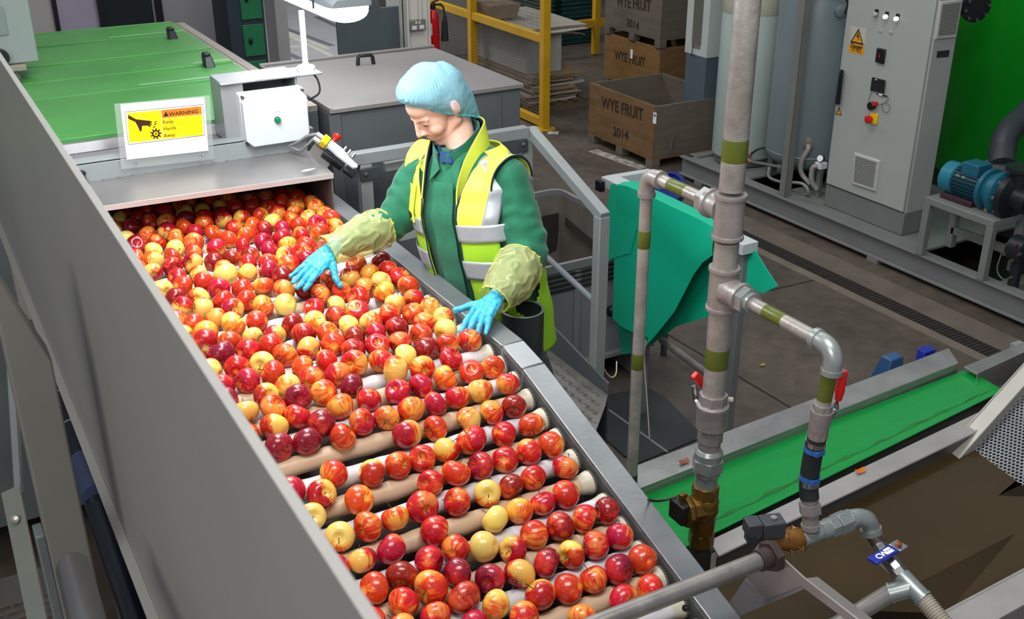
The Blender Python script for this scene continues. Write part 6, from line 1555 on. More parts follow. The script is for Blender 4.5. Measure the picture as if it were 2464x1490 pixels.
# ---- body: one continuous surface, mostly under clothes
b = MB()
b.ball(H(-0.010, 0.030), (0.098, 0.076, 0.078), HR, 28, 18)           # cranium
b.ball(H(0.046, 0.034), (0.049, 0.056, 0.044), HR, 24, 16)            # forehead
b.ball(H(0.044, -0.024), (0.050, 0.059, 0.066), HR, 24, 16)           # face
b.ball(H(0.047, -0.070), (0.0425, 0.044, 0.042), HR, 24, 16)          # mouth block
b.ball(H(0.069, -0.104), (0.019, 0.024, 0.015), HR)                   # chin
for s in (-1, 1):
    capsule(b, H(0.0, -0.058, 0.057*s), H(0.062, -0.103, 0.020*s), 0.019, 0.015)      # jaw
    b.ball(H(0.060, -0.040, 0.034*s), (0.026, 0.026, 0.028), HR)      # cheek
    capsule(b, H(0.0865, 0.010, 0.010*s), H(0.072, 0.008, 0.042*s), 0.0095, 0.0090)      # brow
    b.ball(H(0.0745, -0.006, 0.032*s), (0.0125, 0.0150, 0.0115), HR)     # eye ball and lid
    b.ball(H(0.0965, -0.041, 0.0105*s), (0.0095, 0.0075, 0.0075), HR)   # nostril wing
    b.ball(H(-0.012, -0.010, 0.080*s), (0.017, 0.007, 0.030), HR)     # ear
    b.ball(H(-0.004, -0.036, 0.074*s), (0.008, 0.006, 0.010), HR)
    chain(b, [H(0.088, -0.040, 0.016*s), H(0.078, -0.060, 0.028*s)], [0.008, 0.008])   # smile fold
chain(b, [H(0.091, 0.008), H(0.1015, -0.014), H(0.1105, -0.0375)], [0.0068, 0.0078, 0.0095])   # nose
b.ball(H(0.0865, -0.0645), (0.0085, 0.021, 0.0062), HR); b.ball(H(0.0850, -0.0760), (0.0085, 0.018, 0.0066), HR)   # lips
chain(b, [H(-0.025, -0.060), NK+V((-0.005, 0, 0.02)), NK+V((0.01, 0, -0.06))], [0.052, 0.050, 0.062], 20)          # neck
WS, HP = V((1.535, 2.90, 1.60)), V((1.58, 2.925, 1.40))
chain(b, [NK+V((0.02, 0, -0.09)), V((1.52, 2.95, 1.78)), WS, HP], [0.085, 0.115, 0.105, 0.12], 24)
chain(b, [NK+V((0.02, 0, -0.08)), SL+V((-0.012, 0.02, -0.03))], [0.055, 0.040]); chain(b, [NK+V((0.02, 0, -0.08)), SR+V((0.015, -0.02, -0.02))], [0.055, 0.040])
HANDL = V((1.315, 2.515, 1.662)); HANDR = V((0.985, 3.00, 1.712))
chain(b, [SL+V((-0.012, 0.02, -0.03)), EL, WL], [0.042, 0.036, 0.021]); chain(b, [SR+V((0.015, -0.02, -0.02)), ER, WR], [0.042, 0.036, 0.021])
chain(b, [WL, WL.lerp(HANDL, 0.7)], [0.019, 0.010]); chain(b, [WR, WR.lerp(HANDR, 0.7)], [0.019, 0.010])
for s in (-1, 1):
    hp = HP + tl*0.085*s
    kn = V((hp.x-0.02, hp.y, 1.12)); an = V((hp.x+0.03, hp.y, PZ+0.09))
    chain(b, [hp, kn, an], [0.075, 0.05, 0.035], 16)
    chain(b, [an, V((hp.x-0.09, hp.y-0.02, PZ+0.05))], [0.04, 0.035])
body = remesh(b, 0.0034, 9, 0.5)
body.build('body', SKIN, person, ang=180)
# eyes, brows, lips
DK = mat('lash_brown', '#4a3229', '#3f2a22', 20, 0.6)
for s in (-1, 1):
    m = MB(); pts = [H(0.0815, -0.0105, 0.020*s), H(0.0868, -0.0098, 0.027*s), H(0.0862, -0.0092, 0.034*s), H(0.0805, -0.0080, 0.044*s)]
    m.tube(spline(pts, 4), [0.0007]+[0.0021]*11+[0.0007], 6); m.build('eyelashes', DK, person)
    m = MB(); pts = [H(0.0945, 0.0085, 0.014*s), H(0.0885, 0.0125, 0.028*s), H(0.0775, 0.0105, 0.045*s)]
    m.tube(spline(pts, 5), [0.0016]+[0.0022]*9+[0.0008], 6); m.build('eyebrow', mat('brow_brown', '#b58a72', '#a57c66', 60, 0.8), person)
LIP = mat('lip_pink', '#cf7f78', '#c2736d', 12, 0.38)
m = MB()
for u_, f_, w_ in ((-0.0648, 0.0918, 0.017), (-0.0752, 0.0900, 0.015)):
    pts = [H(f_-0.014, u_+0.004, -w_-0.005), H(f_-0.002, u_, -w_*0.5), H(f_, u_-0.0008, 0), H(f_-0.002, u_, w_*0.5), H(f_-0.014, u_+0.004, w_+0.005)]
    m.tube(spline(pts, 4), [0.001]+[0.0024+0.0011*math.sin(PI*k/16) for k in range(1, 16)]+[0.001], 8)
m = remesh(m, 0.0012, 2); m.build('lips', LIP, person, ang=180)
m = MB(); pts = [H(0.0775, -0.0665, -0.024), H(0.0905, -0.0700, -0.010), H(0.0925, -0.0705, 0), H(0.0905, -0.0700, 0.010), H(0.0775, -0.0665, 0.024)]
m.tube(spline(pts, 4), 0.0013, 6); m.build('mouth_line', mat('mouth_dark', '#7a3430', '#6a2c29', 12, 0.5), person)

# ---- jacket: torso and sleeves in one skin
TPROF = [  # z, half width, half depth, centre
    (1.34, 0.185, 0.150, (1.585, 2.925)), (1.48, 0.186, 0.146, (1.565, 2.915)), (1.60, 0.180, 0.136, (1.540, 2.905)), (1.72, 0.188, 0.138, (1.524, 2.925)),
    (1.83, 0.194, 0.136, (1.518, 2.955)), (1.91, 0.182, 0.116, (1.520, 2.972)), (1.955, 0.150, 0.098, (1.521, 2.985)), (1.99, 0.105, 0.085, (1.520, 2.995)), (2.02, 0.074, 0.074, (1.512, 3.0))]
def tsec(z):
    for a, b_ in zip(TPROF, TPROF[1:]):
        if z <= b_[0] or b_ is TPROF[-1]:
            f = max(0.0, min(1.0, (z-a[0])/(b_[0]-a[0]))); f2 = f*f*(3-2*f)*0.5+f*0.5
            return (a[1]+(b_[1]-a[1])*f2, a[2]+(b_[2]-a[2])*f2, a[3][0]+(b_[3][0]-a[3][0])*f2, a[3][1]+(b_[3][1]-a[3][1])*f2)
def TS(z, a, off=0.0):
    """point of the torso: a = 0 at the chest, positive towards her left"""
    w, d, cx_, cy_ = tsec(z)
    c, s = math.cos(a), math.sin(a)
    e = 0.86
    q = V((cx_, cy_, z)) + tf*(d+off)*math.copysign(abs(c)**e, c) + tl*(w+off)*math.copysign(abs(s)**e, s)
    # shoulders drop on the side of the reaching arm
    q.z += 0.16*(-0.0) + (0.10*( (q-V((cx_, cy_, z))).dot(tl)) if z > 1.8 else 0.10*((q-V((cx_, cy_, z))).dot(tl))*max(0, (z-1.6)/0.2))
    return q
zs = [1.34+0.68*i/30 for i in range(31)]
j = MB()
j.rings([[TS(z, 2*PI*k/40) for k in range(40)] for z in zs])
def arm(m, S, E, W, r, cuff):
    pts, rad = [], []
    for k in range(9):
        f = k/8; pts.append(S.lerp(E, f)); rad.append(r[0]+(r[1]-r[0])*f)
    for k in range(1, 7):
        f = k/8; pts.append(E.lerp(W, f)); rad.append(r[1]+(r[2]-r[1])*f)
    for a, b_, c, d in zip(pts, pts[1:], rad, rad[1:]): capsule(m, a, b_, c, d, 18)
arm(j, SL+V((-0.012, 0.02, -0.018)), EL, WL, (0.070, 0.065, 0.042), 0)
arm(j, SR+V((0.015, -0.02, -0.012)), ER, WR, (0.074, 0.062, 0.042), 0)
def folds(co, n):
    """cloth folds: broad soft ones everywhere, tighter ones gathered at the elbows"""
    a = noise.noise(co*9)*0.008 + noise.noise(V((co.x*24, co.y*24, co.z*9)))*0.004
    for S, E, W in ((SL, EL, WL), (SR, ER, WR)):
        for p0, p1 in ((S, E), (E, W)):
            d = p1-p0; t_ = (co-p0).dot(d)/d.length_squared; r = co-p0-d*t_
            if 0.1 < t_ < 1.15 and r.length < 0.1:
                k = min(1, (t_-0.1)*2.5) * (1 if p0 is not S else 0.35+0.65*t_)
                tw = noise.noise(V((t_*d.length*34 + r.z*14, r.x*16, r.y*16)))
                a += 0.011*tw*k
    return a
JK = mat('bottle_green_twill', '#0f6b4b', '#0b5a3f', 30, 0.8, sheen=0.2, bump=0.04, bscale=300)
jack = remesh(j, 0.0062, 4, 0.5, folds)
jk = jack.build('jacket', JK, person, ang=180)
# placket of the jacket, collar and shirt collars
m = MB(); G = []
for i in range(26):
    z = 1.50+0.43*i/25; G.append([TS(z, a, 0.013+0.004*math.sin(i*1.1)*0.4) for a in (-0.16, -0.06, 0.06, 0.17)])
m.sheet(G, 0.004); m.build('placket', JK, jk, ang=60)
NAVY = mat('navy_lining', '#14233a', '#101c30', 20, 0.8)
def collar(z0, z1, r0, r1, a0, a1, lean, n=26, cx_=(1.498, 3.004), open_=0.0, low=0.0):
    G = []
    for k in range(5):
        f = k/4; row = []
        for i in range(n+1):
            a = a0+(a1-a0)*i/n; r = r0+(r1-r0)*f
            fr = (1+math.cos(a))/2       # 1 at the throat
            p = V((cx_[0], cx_[1], z0+(z1-z0)*f - low*fr**2*(1 if k < 5 else 0))) + (tf*math.cos(a) + tl*math.sin(a))*r + tf*lean*f*0.5
            row.append(p)
        G.append(row)
    return G
m = MB(); m.sheet(collar(1.975, 2.092, 0.084, 0.072, 0.24, 2*PI-0.24, 0.02, low=0.085), 0.005); m.build('collar', JK, jk, ang=60)
m = MB()
for s in (-1, 1):   # open collar wings at the throat
    a = TS(1.965, 0.10*s, 0.014); c = TS(2.0, 0.5*s, 0.012); d = TS(1.93, 0.26*s, 0.018)
    m.sheet([[a, d], [a.lerp(c, 0.5)+V((0, 0, 0.012)), d.lerp(c, 0.5)], [c, c+V((0, 0, -0.008))]], 0.004)
m.build('collar_wing', JK, jk, ang=60)
m = MB(); m.sheet(collar(1.985, 2.075, 0.068, 0.062, 0.35, 2*PI-0.35, 0.01, low=0.06), 0.004); m.build('shirt_collar', mat('blue_shirt', '#23457c', '#1d3b6c', 20, 0.75), person, ang=60)
m = MB(); m.sheet([[TS(z, a, 0.012) for a in (-0.16, -0.05, 0.05, 0.18)] for z in (1.985, 1.995, 2.005, 2.016)], 0.003); m.build('shirt_front', MATS['blue_shirt'], person, ang=60)
# ---- high visibility vest with reflective tape
HV = mat('fluorescent_yellow', '#dfea55', '#d3e045', 14, 0.6, bump=0.05, bscale=40)
HVL = mat('fluorescent_lime', '#9fd22c', '#93c624', 14, 0.6, bump=0.05, bscale=40)
TAPE_R = mat('reflective_tape', '#a9b0b4', '#9aa1a6', 30, 0.35, 0.3, bump=0.02)
def edge(z, s):
    """how far the vest front stands open, as an angle; s = -1 on the side of the reaching arm"""
    w, d, _, _ = tsec(z)
    g = 0.060 if s < 0 else 0.050 + 0.02*max(0, (1.7-z)/0.3)
    g += max(0, z-1.87)*0.34
    return math.asin(min(0.98, (g/w)))**(1/1.0)*1.0
def vest_off(z): return 0.022 if z < 1.88 else 0.022+0.009*min(1, (z-1.88)/0.06)
def in_sleeve(p):
    for S, E in ((SL, EL), (SR, ER)):
        S2 = S + (S-E)*0.0; d = E-S2; t_ = (p-S2).dot(d)/d.length_squared
        if t_ > -0.05 and (p-S2-d*t_).length < 0.087: return True
    return False
def vest_piece(z0, z1, a0, a1, off, nz, na, m, clip=True, wav=0.0035):
    """a patch of the vest between heights and angles (functions of z), clipped at the arm holes"""
    grid = []
    for i in range(nz+1):
        z = z0+(z1-z0)*i/nz; A, B_ = a0(z), a1(z); row = []
        for k in range(na+1):
            a = A+(B_-A)*k/na
            p = TS(z, a, vest_off(z)+off); q = noise.noise(p*12)*wav
            row.append(p + (p-V((tsec(z)[2], tsec(z)[3], p.z))).normalized()*q)
        grid.append(row)
    for i in range(nz):
        for k in range(na):
            c = (grid[i][k]+grid[i+1][k+1])/2
            if clip and in_sleeve(c): continue
            m.poly([grid[i][k], grid[i][k+1], grid[i+1][k+1], grid[i+1][k]])
    return m
def solid(m, name, mt, par, th=0.004):
    bmesh.ops.remove_doubles(m.bm, verts=m.bm.verts, dist=0.0002)
    o = m.build(name, mt, par, ang=60)
    s = o.modifiers.new('thickness', 'SOLIDIFY'); s.thickness = th; s.offset = 0
    return o
eR = lambda z: -edge(z, -1); eL = lambda z: edge(z, 1)
fullA, fullB = (lambda z: edge(z, 1)), (lambda z: 2*PI-edge(z, -1))
m = MB(); vest_piece(1.785, 2.012, fullA, fullB, 0, 40, 110, m)
vest = solid(m, 'vest', HV, person)
m = MB(); vest_piece(1.36, 1.786, fullA, fullB, 0.0005, 40, 90, m); solid(m, 'vest_skirt', HVL, vest)
m = MB(); vest_piece(1.768, 1.818, fullA, fullB, 0.0075, 6, 90, m, clip=False); solid(m, 'waist_tape', TAPE_R, vest, 0.002)
m = MB(); vest_piece(1.655, 1.712, fullA, fullB, 0.0075, 6, 90, m, clip=False); solid(m, 'hem_tape', TAPE_R, vest, 0.002)
def shoulder_tape(a_lo, a_hi, w):
    def A(z): 
        f = max(0, min(1, (z-1.79)/0.19)); return a_lo+(a_hi-a_lo)*f - w/2
    def B_(z):
        f = max(0, min(1, (z-1.79)/0.19)); return a_lo+(a_hi-a_lo)*f + w/2
    return A, B_
for s in (1, -1):
    m = MB()
    A, B_ = shoulder_tape(0.78*s, 1.12*s, 0.30)
    vest_piece(1.80, 1.992, A, B_, 0.005, 24, 6, m, clip=False)
    A, B_ = shoulder_tape((PI-0.7)*s, (PI-1.2)*s, 0.30)
    vest_piece(1.80, 1.992, A, B_, 0.005, 24, 6, m, clip=False)
    solid(m, 'shoulder_tape', TAPE_R, vest, 0.002)
# front edge binding, pocket, D ring
m = MB()
m.tube([TS(z, edge(z, 1), 0.025) for z in [1.40+0.56*i/24 for i in range(25)]], 0.0032, 6); m.tube([TS(z, -edge(z, -1), 0.025) for z in [1.40+0.54*i/24 for i in range(25)]], 0.0026, 6)
m.build('edge_binding', NAVY, vest)
m = MB(); G = [[TS(1.80+0.11*i/6, -a, 0.030) for a in (0.52, 0.62, 0.72, 0.80)] for i in range(7)]; m.sheet(G, 0.003); m.build('pocket', HV, vest, ang=60)
m = MB(); m.tube([TS(1.80+0.12*i/8, -0.51, 0.033) for i in range(9)], 0.0035, 6); m.build('pocket_edge', HV, vest)
dc = TS(1.83, -0.56, 0.036); dn = (TS(1.83, -0.56, 0.06)-dc).normalized(); dx = V((0, 0, 1)).cross(dn).normalized()
m = MB(); m.tube([dc+dx*0.014*math.cos(t)+V((0, 0, 0.016*math.sin(t))) for t in [PI+PI*i/10 for i in range(11)]], 0.0022, 8); m.tube([dc-dx*0.014, dc+dx*0.014], 0.0022, 8); m.build('d_ring', BLACK, vest)
# the vest runs on over each shoulder as a short cap
for S, sg in ((SL+V((-0.012, 0.02, -0.018)), 1), (SR+V((0.015, -0.02, -0.012)), -1)):
    A0 = V((1.52, 2.99, 1.935)) + tl*sg*0.06; A1 = S + tl*sg*0.022 + V((0, 0, -0.012))
    ax = (A1-A0).normalized(); upv = (V((0, 0, 1))-ax*ax.z).normalized(); fw = ax.cross(upv)
    if fw.dot(tf) < 0: fw = -fw
    def cap_pt(t_, be, off=0.0):
        c = A0.lerp(A1, t_); r = 0.060+0.030*t_+off
        return c + (upv*math.cos(be) + fw*math.sin(be))*r + noise.noise((c+fw*be*0.1)*14)*0.004*upv
    G = [[cap_pt(-0.55+1.55*i/14, -1.5+3.1*k/20) for k in range(21)] for i in range(15)]
    cp = MB().sheet(G, 0.005).build('shoulder_cap', HV, vest, ang=60)
    G = [[cap_pt(t0, -1.45+3.0*k/20, 0.0045) for k in range(21)] for t0 in (0.10, 0.22, 0.34, 0.46)]
    MB().sheet(G, 0.002).build('cap_tape', TAPE_R, cp, ang=60)
    MB().tube([cap_pt(1.0, -1.5+3.1*k/20, -0.001) for k in range(21)], 0.0036, 6).build('cap_binding', NAVY, cp)
# vest collar: yellow outside, navy inside, running down into the open front edges
def vcollar(r0, r1, z0, z1, off):
    out = []
    for s in (1, -1):
        end = TS(1.872, s*edge(1.872, s), 0.024+off); G = []
        for i in range(27):
            t = i/26; a = s*(PI*(1-t) + 0.62*t); bl = max(0, (t-0.35)/0.65)**2.0
            c = V((1.500, 3.004, 0)); row = []
            for k in range(5):
                f = k/4; r = r0+(r1-r0)*f
                p = c + (tf*math.cos(a) + tl*math.sin(a))*r + tf*0.012*f + V((0, 0, z0+(z1-z0)*f - 0.03*t*t))
                row.append(p.lerp(end + V((0, 0, 0.012*(f-0.5))), bl*(0.94)))
            G.append(row)
        out.append(G)
    return out
m = MB()
for G in vcollar(0.110, 0.089, 1.962, 2.100, 0.003): m.sheet(G, 0.004)
m.build('vest_collar', HV, vest, ang=60)
m = MB()
for G in vcollar(0.104, 0.0845, 1.966, 2.097, -0.002): m.sheet(G, 0.003)
m.build('collar_lining', NAVY, vest, ang=60)
# ---- hair net
HN = bpy.data.materials.new('blue_hair_net'); HN.use_nodes = True
nt = HN.node_tree; p_ = nt.nodes['Principled BSDF']; p_.inputs['Base Color'].default_value = lin('#9fd8e8'); p_.inputs['Roughness'].default_value = 0.6
tr_ = nt.nodes.new('ShaderNodeBsdfTranslucent'); tr_.inputs['Color'].default_value = lin('#9fdcec'); mx_ = nt.nodes.new('ShaderNodeMixShader'); mx_.inputs[0].default_value = 0.25
nt.links.new(p_.outputs[0], mx_.inputs[1]); nt.links.new(tr_.outputs[0], mx_.inputs[2])
tq_ = nt.nodes.new('ShaderNodeBsdfTransparent'); tq_.inputs['Color'].default_value = lin('#c8eef8'); my_ = nt.nodes.new('ShaderNodeMixShader'); my_.inputs[0].default_value = 0.72
nt.links.new(tq_.outputs[0], my_.inputs[1]); nt.links.new(mx_.outputs[0], my_.inputs[2]); nt.links.new(my_.outputs[0], nt.nodes['Material Output'].inputs['Surface'])
def net(t_, a):
    """t_ 0 at the crown, 1 at the elastic; a = 0 over the brow, positive to her left"""
    c0 = V((-0.012, 0.0, 0.046)); rs, ru = 0.095, 0.084
    rf = 0.107 if math.cos(a) > 0 else 0.104
    # elastic: over the brow in front, under the ears, low at the nape
    lowu = (-0.044 + 0.108*math.cos(a)) if math.cos(a) > 0 else (-0.044 + 0.100*math.cos(a))
    ph = t_*PI*0.5*1.22
    rad = math.sin(ph)**0.85
    k = 1.0 - (0.13+0.20*max(0, -math.cos(a)))*max(0, (t_-0.62)/0.38)**1.5
    f_ = c0.x + rf*rad*math.cos(a)*k; l_ = rs*rad*math.sin(a)*k
    # the loose crown sags forward over the brow
    u0 = c0.z + ru - 0.06*f_*(1-t_)
    u = u0 + (lowu-u0)*((1-math.cos(ph))/(1-math.cos(PI*0.5*1.22)))
    u += 0.010*math.sin(PI*min(1, t_*1.1))*(0.5+0.5*math.cos(a))
    return f_, u, l_
m = MB(); rows = []
NT, NA = 64, 200
for i in range(1, NT+1):
    t_ = i/NT; ring = []
    for k in range(NA):
        a = 2*PI*k/NA - PI
        f_, u, l_ = net(t_, a)
        ee = math.sqrt(((f_+0.010)/0.106)**2 + ((u-0.03)/0.086)**2 + (l_/0.084)**2)
        if ee < 1 and t_ < 0.9: f_, u, l_ = -0.010+(f_+0.010)/ee, 0.03+(u-0.03)/ee, l_/ee
        p = H(f_, u, l_); c = H(-0.02, 0.03, 0)
        n_ = (p-c).normalized()
        # pleats run from the brow over to the nape
        pl = 1-2*abs(math.sin((f_*0.81+u*0.59)*330 + 0.55*math.sin(u*190) + 1.6*noise.noise(V((f_*12, u*12, l_*12)))))
        sidew = min(1, abs(math.sin(a))*1.3+0.25)
        q = 0.0017*pl*sidew*min(1, t_*2.5) + 0.004*noise.noise(p*22) + 0.0016*noise.noise(p*60)
        if t_ > 0.93: q += 0.0016*math.sin(a*46)
        ring.append(p + n_*q)
    rows.append(ring)
m.rings(rows, cap=False); m.face([v for v in m.bm.verts[:NA]]) if False else None
m.bm.verts.ensure_lookup_table(); m.face([m.bm.verts[i] for i in range(NA)])
hn = m.build('hair_net', HN, person, ang=180)
m = MB(); pts = []
for k in range(91):
    a = 2*PI*k/90-PI; f_, u, l_ = net(1.0, a); pts.append(H(f_, u+0.002*math.sin(a*40), l_))
m.tube(pts, [0.0032+0.0010*math.sin(k*2.1) for k in range(91)], 6, cap=False); m.build('elastic_edge', mat('cyan_elastic', '#4fbcd0', '#41adc2', 30, 0.6), hn)
# ear showing pale through the net, wisp of hair at the nape
m = MB(); m.ball(H(-0.012, -0.004, 0.0915), (0.0155, 0.005, 0.024), HR); m.ball(H(-0.008, -0.006, 0.0945), (0.008, 0.003, 0.014), HR); m = remesh(m, 0.0016, 3); m.build('ear_under_net', mat('netted_ear', '#d9b9bb', '#c9a6aa', 30, 0.6), hn, ang=180)
m = MB()
for k in range(16):
    a = H(-0.055-0.004*k*0.5, -0.030-0.001*k, 0.072-0.0035*k); m.tube(spline([a, a+V((0.002, 0, -0.012)), a+V((0.008, 0.0, -0.03-0.001*(k % 5)))], 3), 0.0012, 5)
hr = mat('brown_hair', '#6a5040', '#59432f', 40, 0.6)
m.build('hair', hr, person)
m = MB(); rows_ = []
for i in range(1, 15):
    t_ = i/14; ring = []
    for k in range(48):
        a = 2*PI*k/48; c = math.cos(a)
        lo = 0.0 + 0.06*c; ph = t_*PI*0.55
        u = 0.112 + (lo-0.112)*(1-math.cos(ph))/(1-math.cos(PI*0.55))
        ring.append(H(-0.012 + (0.099 if c > 0 else 0.093)*math.sin(ph)*c*(1 if c < 0 else 0.93), u, 0.0795*math.sin(ph)*math.sin(a)))
    rows_.append(ring)
m.rings(rows_); m.build('hair', hr, person, ang=180)
# ---- gloves: palm, four unequal fingers, thumb leaving the side of the palm
def hand(W, dirv, nrm, side, fingers, thumb, name, mt):
    """W wrist, dirv along the palm, nrm out of its back, side towards the thumb"""
    d = V(dirv).normalized(); n_ = V(nrm); n_ = (n_-d*n_.dot(d)).normalized(); s = V(side); s = (s-d*s.dot(d)-n_*s.dot(n_)).normalized()
    P = lambda a, b_, c=0.0: W + d*a + s*b_ + n_*c
    m = MB()
    chain(m, [P(-0.03, 0), P(0.0, 0.0)], [0.026, 0.025])
    for b_ in (-0.026, -0.009, 0.009, 0.026): chain(m, [P(0.0, b_*0.55), P(0.078, b_)], [0.0165, 0.0125])
    chain(m, [P(0.012, 0.014, -0.006), P(0.045, 0.022, -0.006)], [0.019, 0.016])
    for (b_, L1, L2, L3, spread, curl) in fingers:
        a = P(0.080, b_); dd = (d + s*spread).normalized(); pts = [a]
        q = a
        for L_, cu in zip((L1, L2, L3), curl):
            dd2 = (dd*math.cos(cu) - n_*math.sin(cu)); q = q + dd2*L_; pts.append(q)
        chain(m, pts, [0.0102, 0.0092, 0.0085, 0.0070])
    pts = [P(0.022, 0.026, -0.004)]
    for (a, b_, c) in thumb: pts.append(P(a, b_, c))
    chain(m, pts, [0.0145, 0.0118, 0.0108, 0.0088][:len(pts)])
    g = remesh(m, 0.0018, 3, 0.5, lambda co, n: 0.0011*math.sin(noise.noise(co*30)*9) + 0.0008*noise.noise(co*120))
    g.build(name, mt, person, ang=180)
GL = mat('blue_nitrile_glove', '#3fb2da', '#34a3cc', 30, 0.42, bump=0.08, bscale=150, sheen=0.1)
tipR = V((0.925, 2.972, 1.672))
dR = (tipR-WR+V((0.0, 0.0, 0.012)))
hand(WR+V((-0.012, -0.004, -0.006)), dR, (-0.25, -0.45, 0.85), (0.10, -0.9, -0.45),
     [(0.026, 0.036, 0.022, 0.018, 0.09, (0.10, 0.18, 0.15)), (0.009, 0.040, 0.025, 0.019, 0.03, (0.06, 0.15, 0.12)), (-0.009, 0.037, 0.023, 0.018, -0.05, (0.06, 0.15, 0.12)), (-0.026, 0.029, 0.018, 0.016, -0.14, (0.10, 0.18, 0.15))],
     [(0.045, 0.052, -0.012), (0.060, 0.074, -0.022), (0.066, 0.096, -0.030)], 'glove', GL)
tipL = V((1.28, 2.485, 1.64))
hand(WL+V((-0.012, -0.008, -0.004)), (tipL-WL+V((0, 0, 0.030))), (0.15, 0.05, 1.0), (-0.62, 0.78, 0),
     [(0.026, 0.036, 0.022, 0.018, 0.14, (0.30, 0.55, 0.35)), (0.009, 0.040, 0.025, 0.019, 0.05, (0.32, 0.6, 0.4)), (-0.009, 0.037, 0.023, 0.018, -0.08, (0.34, 0.6, 0.4)), (-0.026, 0.029, 0.018, 0.016, -0.22, (0.36, 0.55, 0.35))],
     [(0.040, 0.050, -0.006), (0.058, 0.072, -0.012), (0.072, 0.088, -0.016)], 'glove', GL)
# ---- translucent yellow sleeve protectors
YS = bpy.data.materials.new('yellow_polythene'); YS.use_nodes = True
nt = YS.node_tree; p_ = nt.nodes['Principled BSDF']; p_.inputs['Base Color'].default_value = lin('#f1efa8'); p_.inputs['Roughness'].default_value = 0.14; p_.inputs['Coat Weight'].default_value = 0.6
tp_ = nt.nodes.new('ShaderNodeBsdfTransparent'); tp_.inputs['Color'].default_value = lin('#fbfadc'); mx_ = nt.nodes.new('ShaderNodeMixShader'); mx_.inputs[0].default_value = 0.34
nt.links.new(tp_.outputs[0], mx_.inputs[1]); nt.links.new(p_.outputs[0], mx_.inputs[2]); nt.links.new(mx_.outputs[0], nt.nodes['Material Output'].inputs['Surface'])
def protector(pts, rad, name):
    c = spline(pts, 18); n = len(c); rows = []
    u = V((0, 0, 1))
    for i in range(n):
        f = i/(n-1); t_ = (c[min(i+1, n-1)]-c[max(i-1, 0)]).normalized(); u = (u-t_*u.dot(t_)).normalized(); w = t_.cross(u)
        k0 = f*(len(rad)-1); i0 = min(int(k0), len(rad)-2); r = rad[i0]+(rad[i0+1]-rad[i0])*(k0-i0)
        ring = []
        for k in range(96):
            a = 2*PI*k/96
            tw = a*3 + f*9 + 2.5*noise.noise(V((math.cos(a)*1.5, math.sin(a)*1.5, f*5)))
            cr_ = 1-abs(noise.noise(V((math.cos(a)*2.2+f*2.5, math.sin(a)*2.2-f*2.0, f*5))))*2.2
            q = r*(1 + 0.10*max(0, cr_)**3 + 0.07*noise.noise(V((math.cos(a)*2, math.sin(a)*2, f*6))) + (0.03*math.sin(a*9+f*4) if f < 0.06 or f > 0.94 else 0))
            ring.append(c[i] + (u*math.cos(a)+w*math.sin(a))*q)
        rows.append(ring)
    o = MB().rings(rows, cap=False).build(name, YS, person, ang=180)
    m = MB()
    for i in (1, n-2): m.tube(rows[i]+[rows[i][0]], 0.0022, 5, cap=False)
    m.build('gathered_edge', mat('yellow_gather', '#cfc94a', '#c2bb3c', 30, 0.35), o)
protector([ER.lerp(WR, 0.16)+V((0.0, 0.0, 0.0)), ER.lerp(WR, 0.38), ER.lerp(WR, 0.65)+V((0, 0, 0.002)), ER.lerp(WR, 0.9), WR+V((-0.022, 0.0, -0.006))], [0.060, 0.064, 0.062, 0.057, 0.051, 0.044, 0.050], 'sleeve_protector')
protector([EL.lerp(WL, 0.26)+V((0.004, 0.004, 0.0)), EL.lerp(WL, 0.48)+V((0.006, 0, -0.006)), EL.lerp(WL, 0.76)+V((0.004, 0, -0.004)), WL+V((0.02, 0.012, 0.004)), WL+V((-0.008, -0.006, -0.004))], [0.068, 0.072, 0.070, 0.064, 0.055, 0.047, 0.046], 'sleeve_protector')
# ---- trousers and boots, below the vest
TR = mat('dark_work_trousers', '#20252b', '#1a1e24', 20, 0.85)
m = MB()
m.rings([[TS(1.36, 2*PI*k/32, -0.005) + V((0, 0, dz)) for k in range(32)] for dz in (-0.06, 0.04)])
for s in (-1, 1):
    hp = HP + tl*0.085*s + V((0, 0, -0.05)); kn = V((hp.x-0.02, hp.y, 1.12)); an = V((hp.x+0.03, hp.y, PZ+0.09))
    chain(m, [hp, kn, an], [0.10, 0.075, 0.062], 20)
remesh(m, 0.012, 3).build('trousers', TR, person, ang=180)
for s in (-1, 1):
    hp = HP + tl*0.085*s; m = MB(); an = V((hp.x+0.03, hp.y, PZ+0.06))
    chain(m, [an+V((0, 0, 0.06)), an, V((hp.x-0.11, hp.y-0.02, PZ+0.045))], [0.058, 0.055, 0.045], 16)
    o = remesh(m, 0.008, 3)
    for v in o.bm.verts:
        if v.co.z < PZ+0.004: v.co.z = PZ+0.004
    o.build('boot', BLACK_R, person, ang=180)
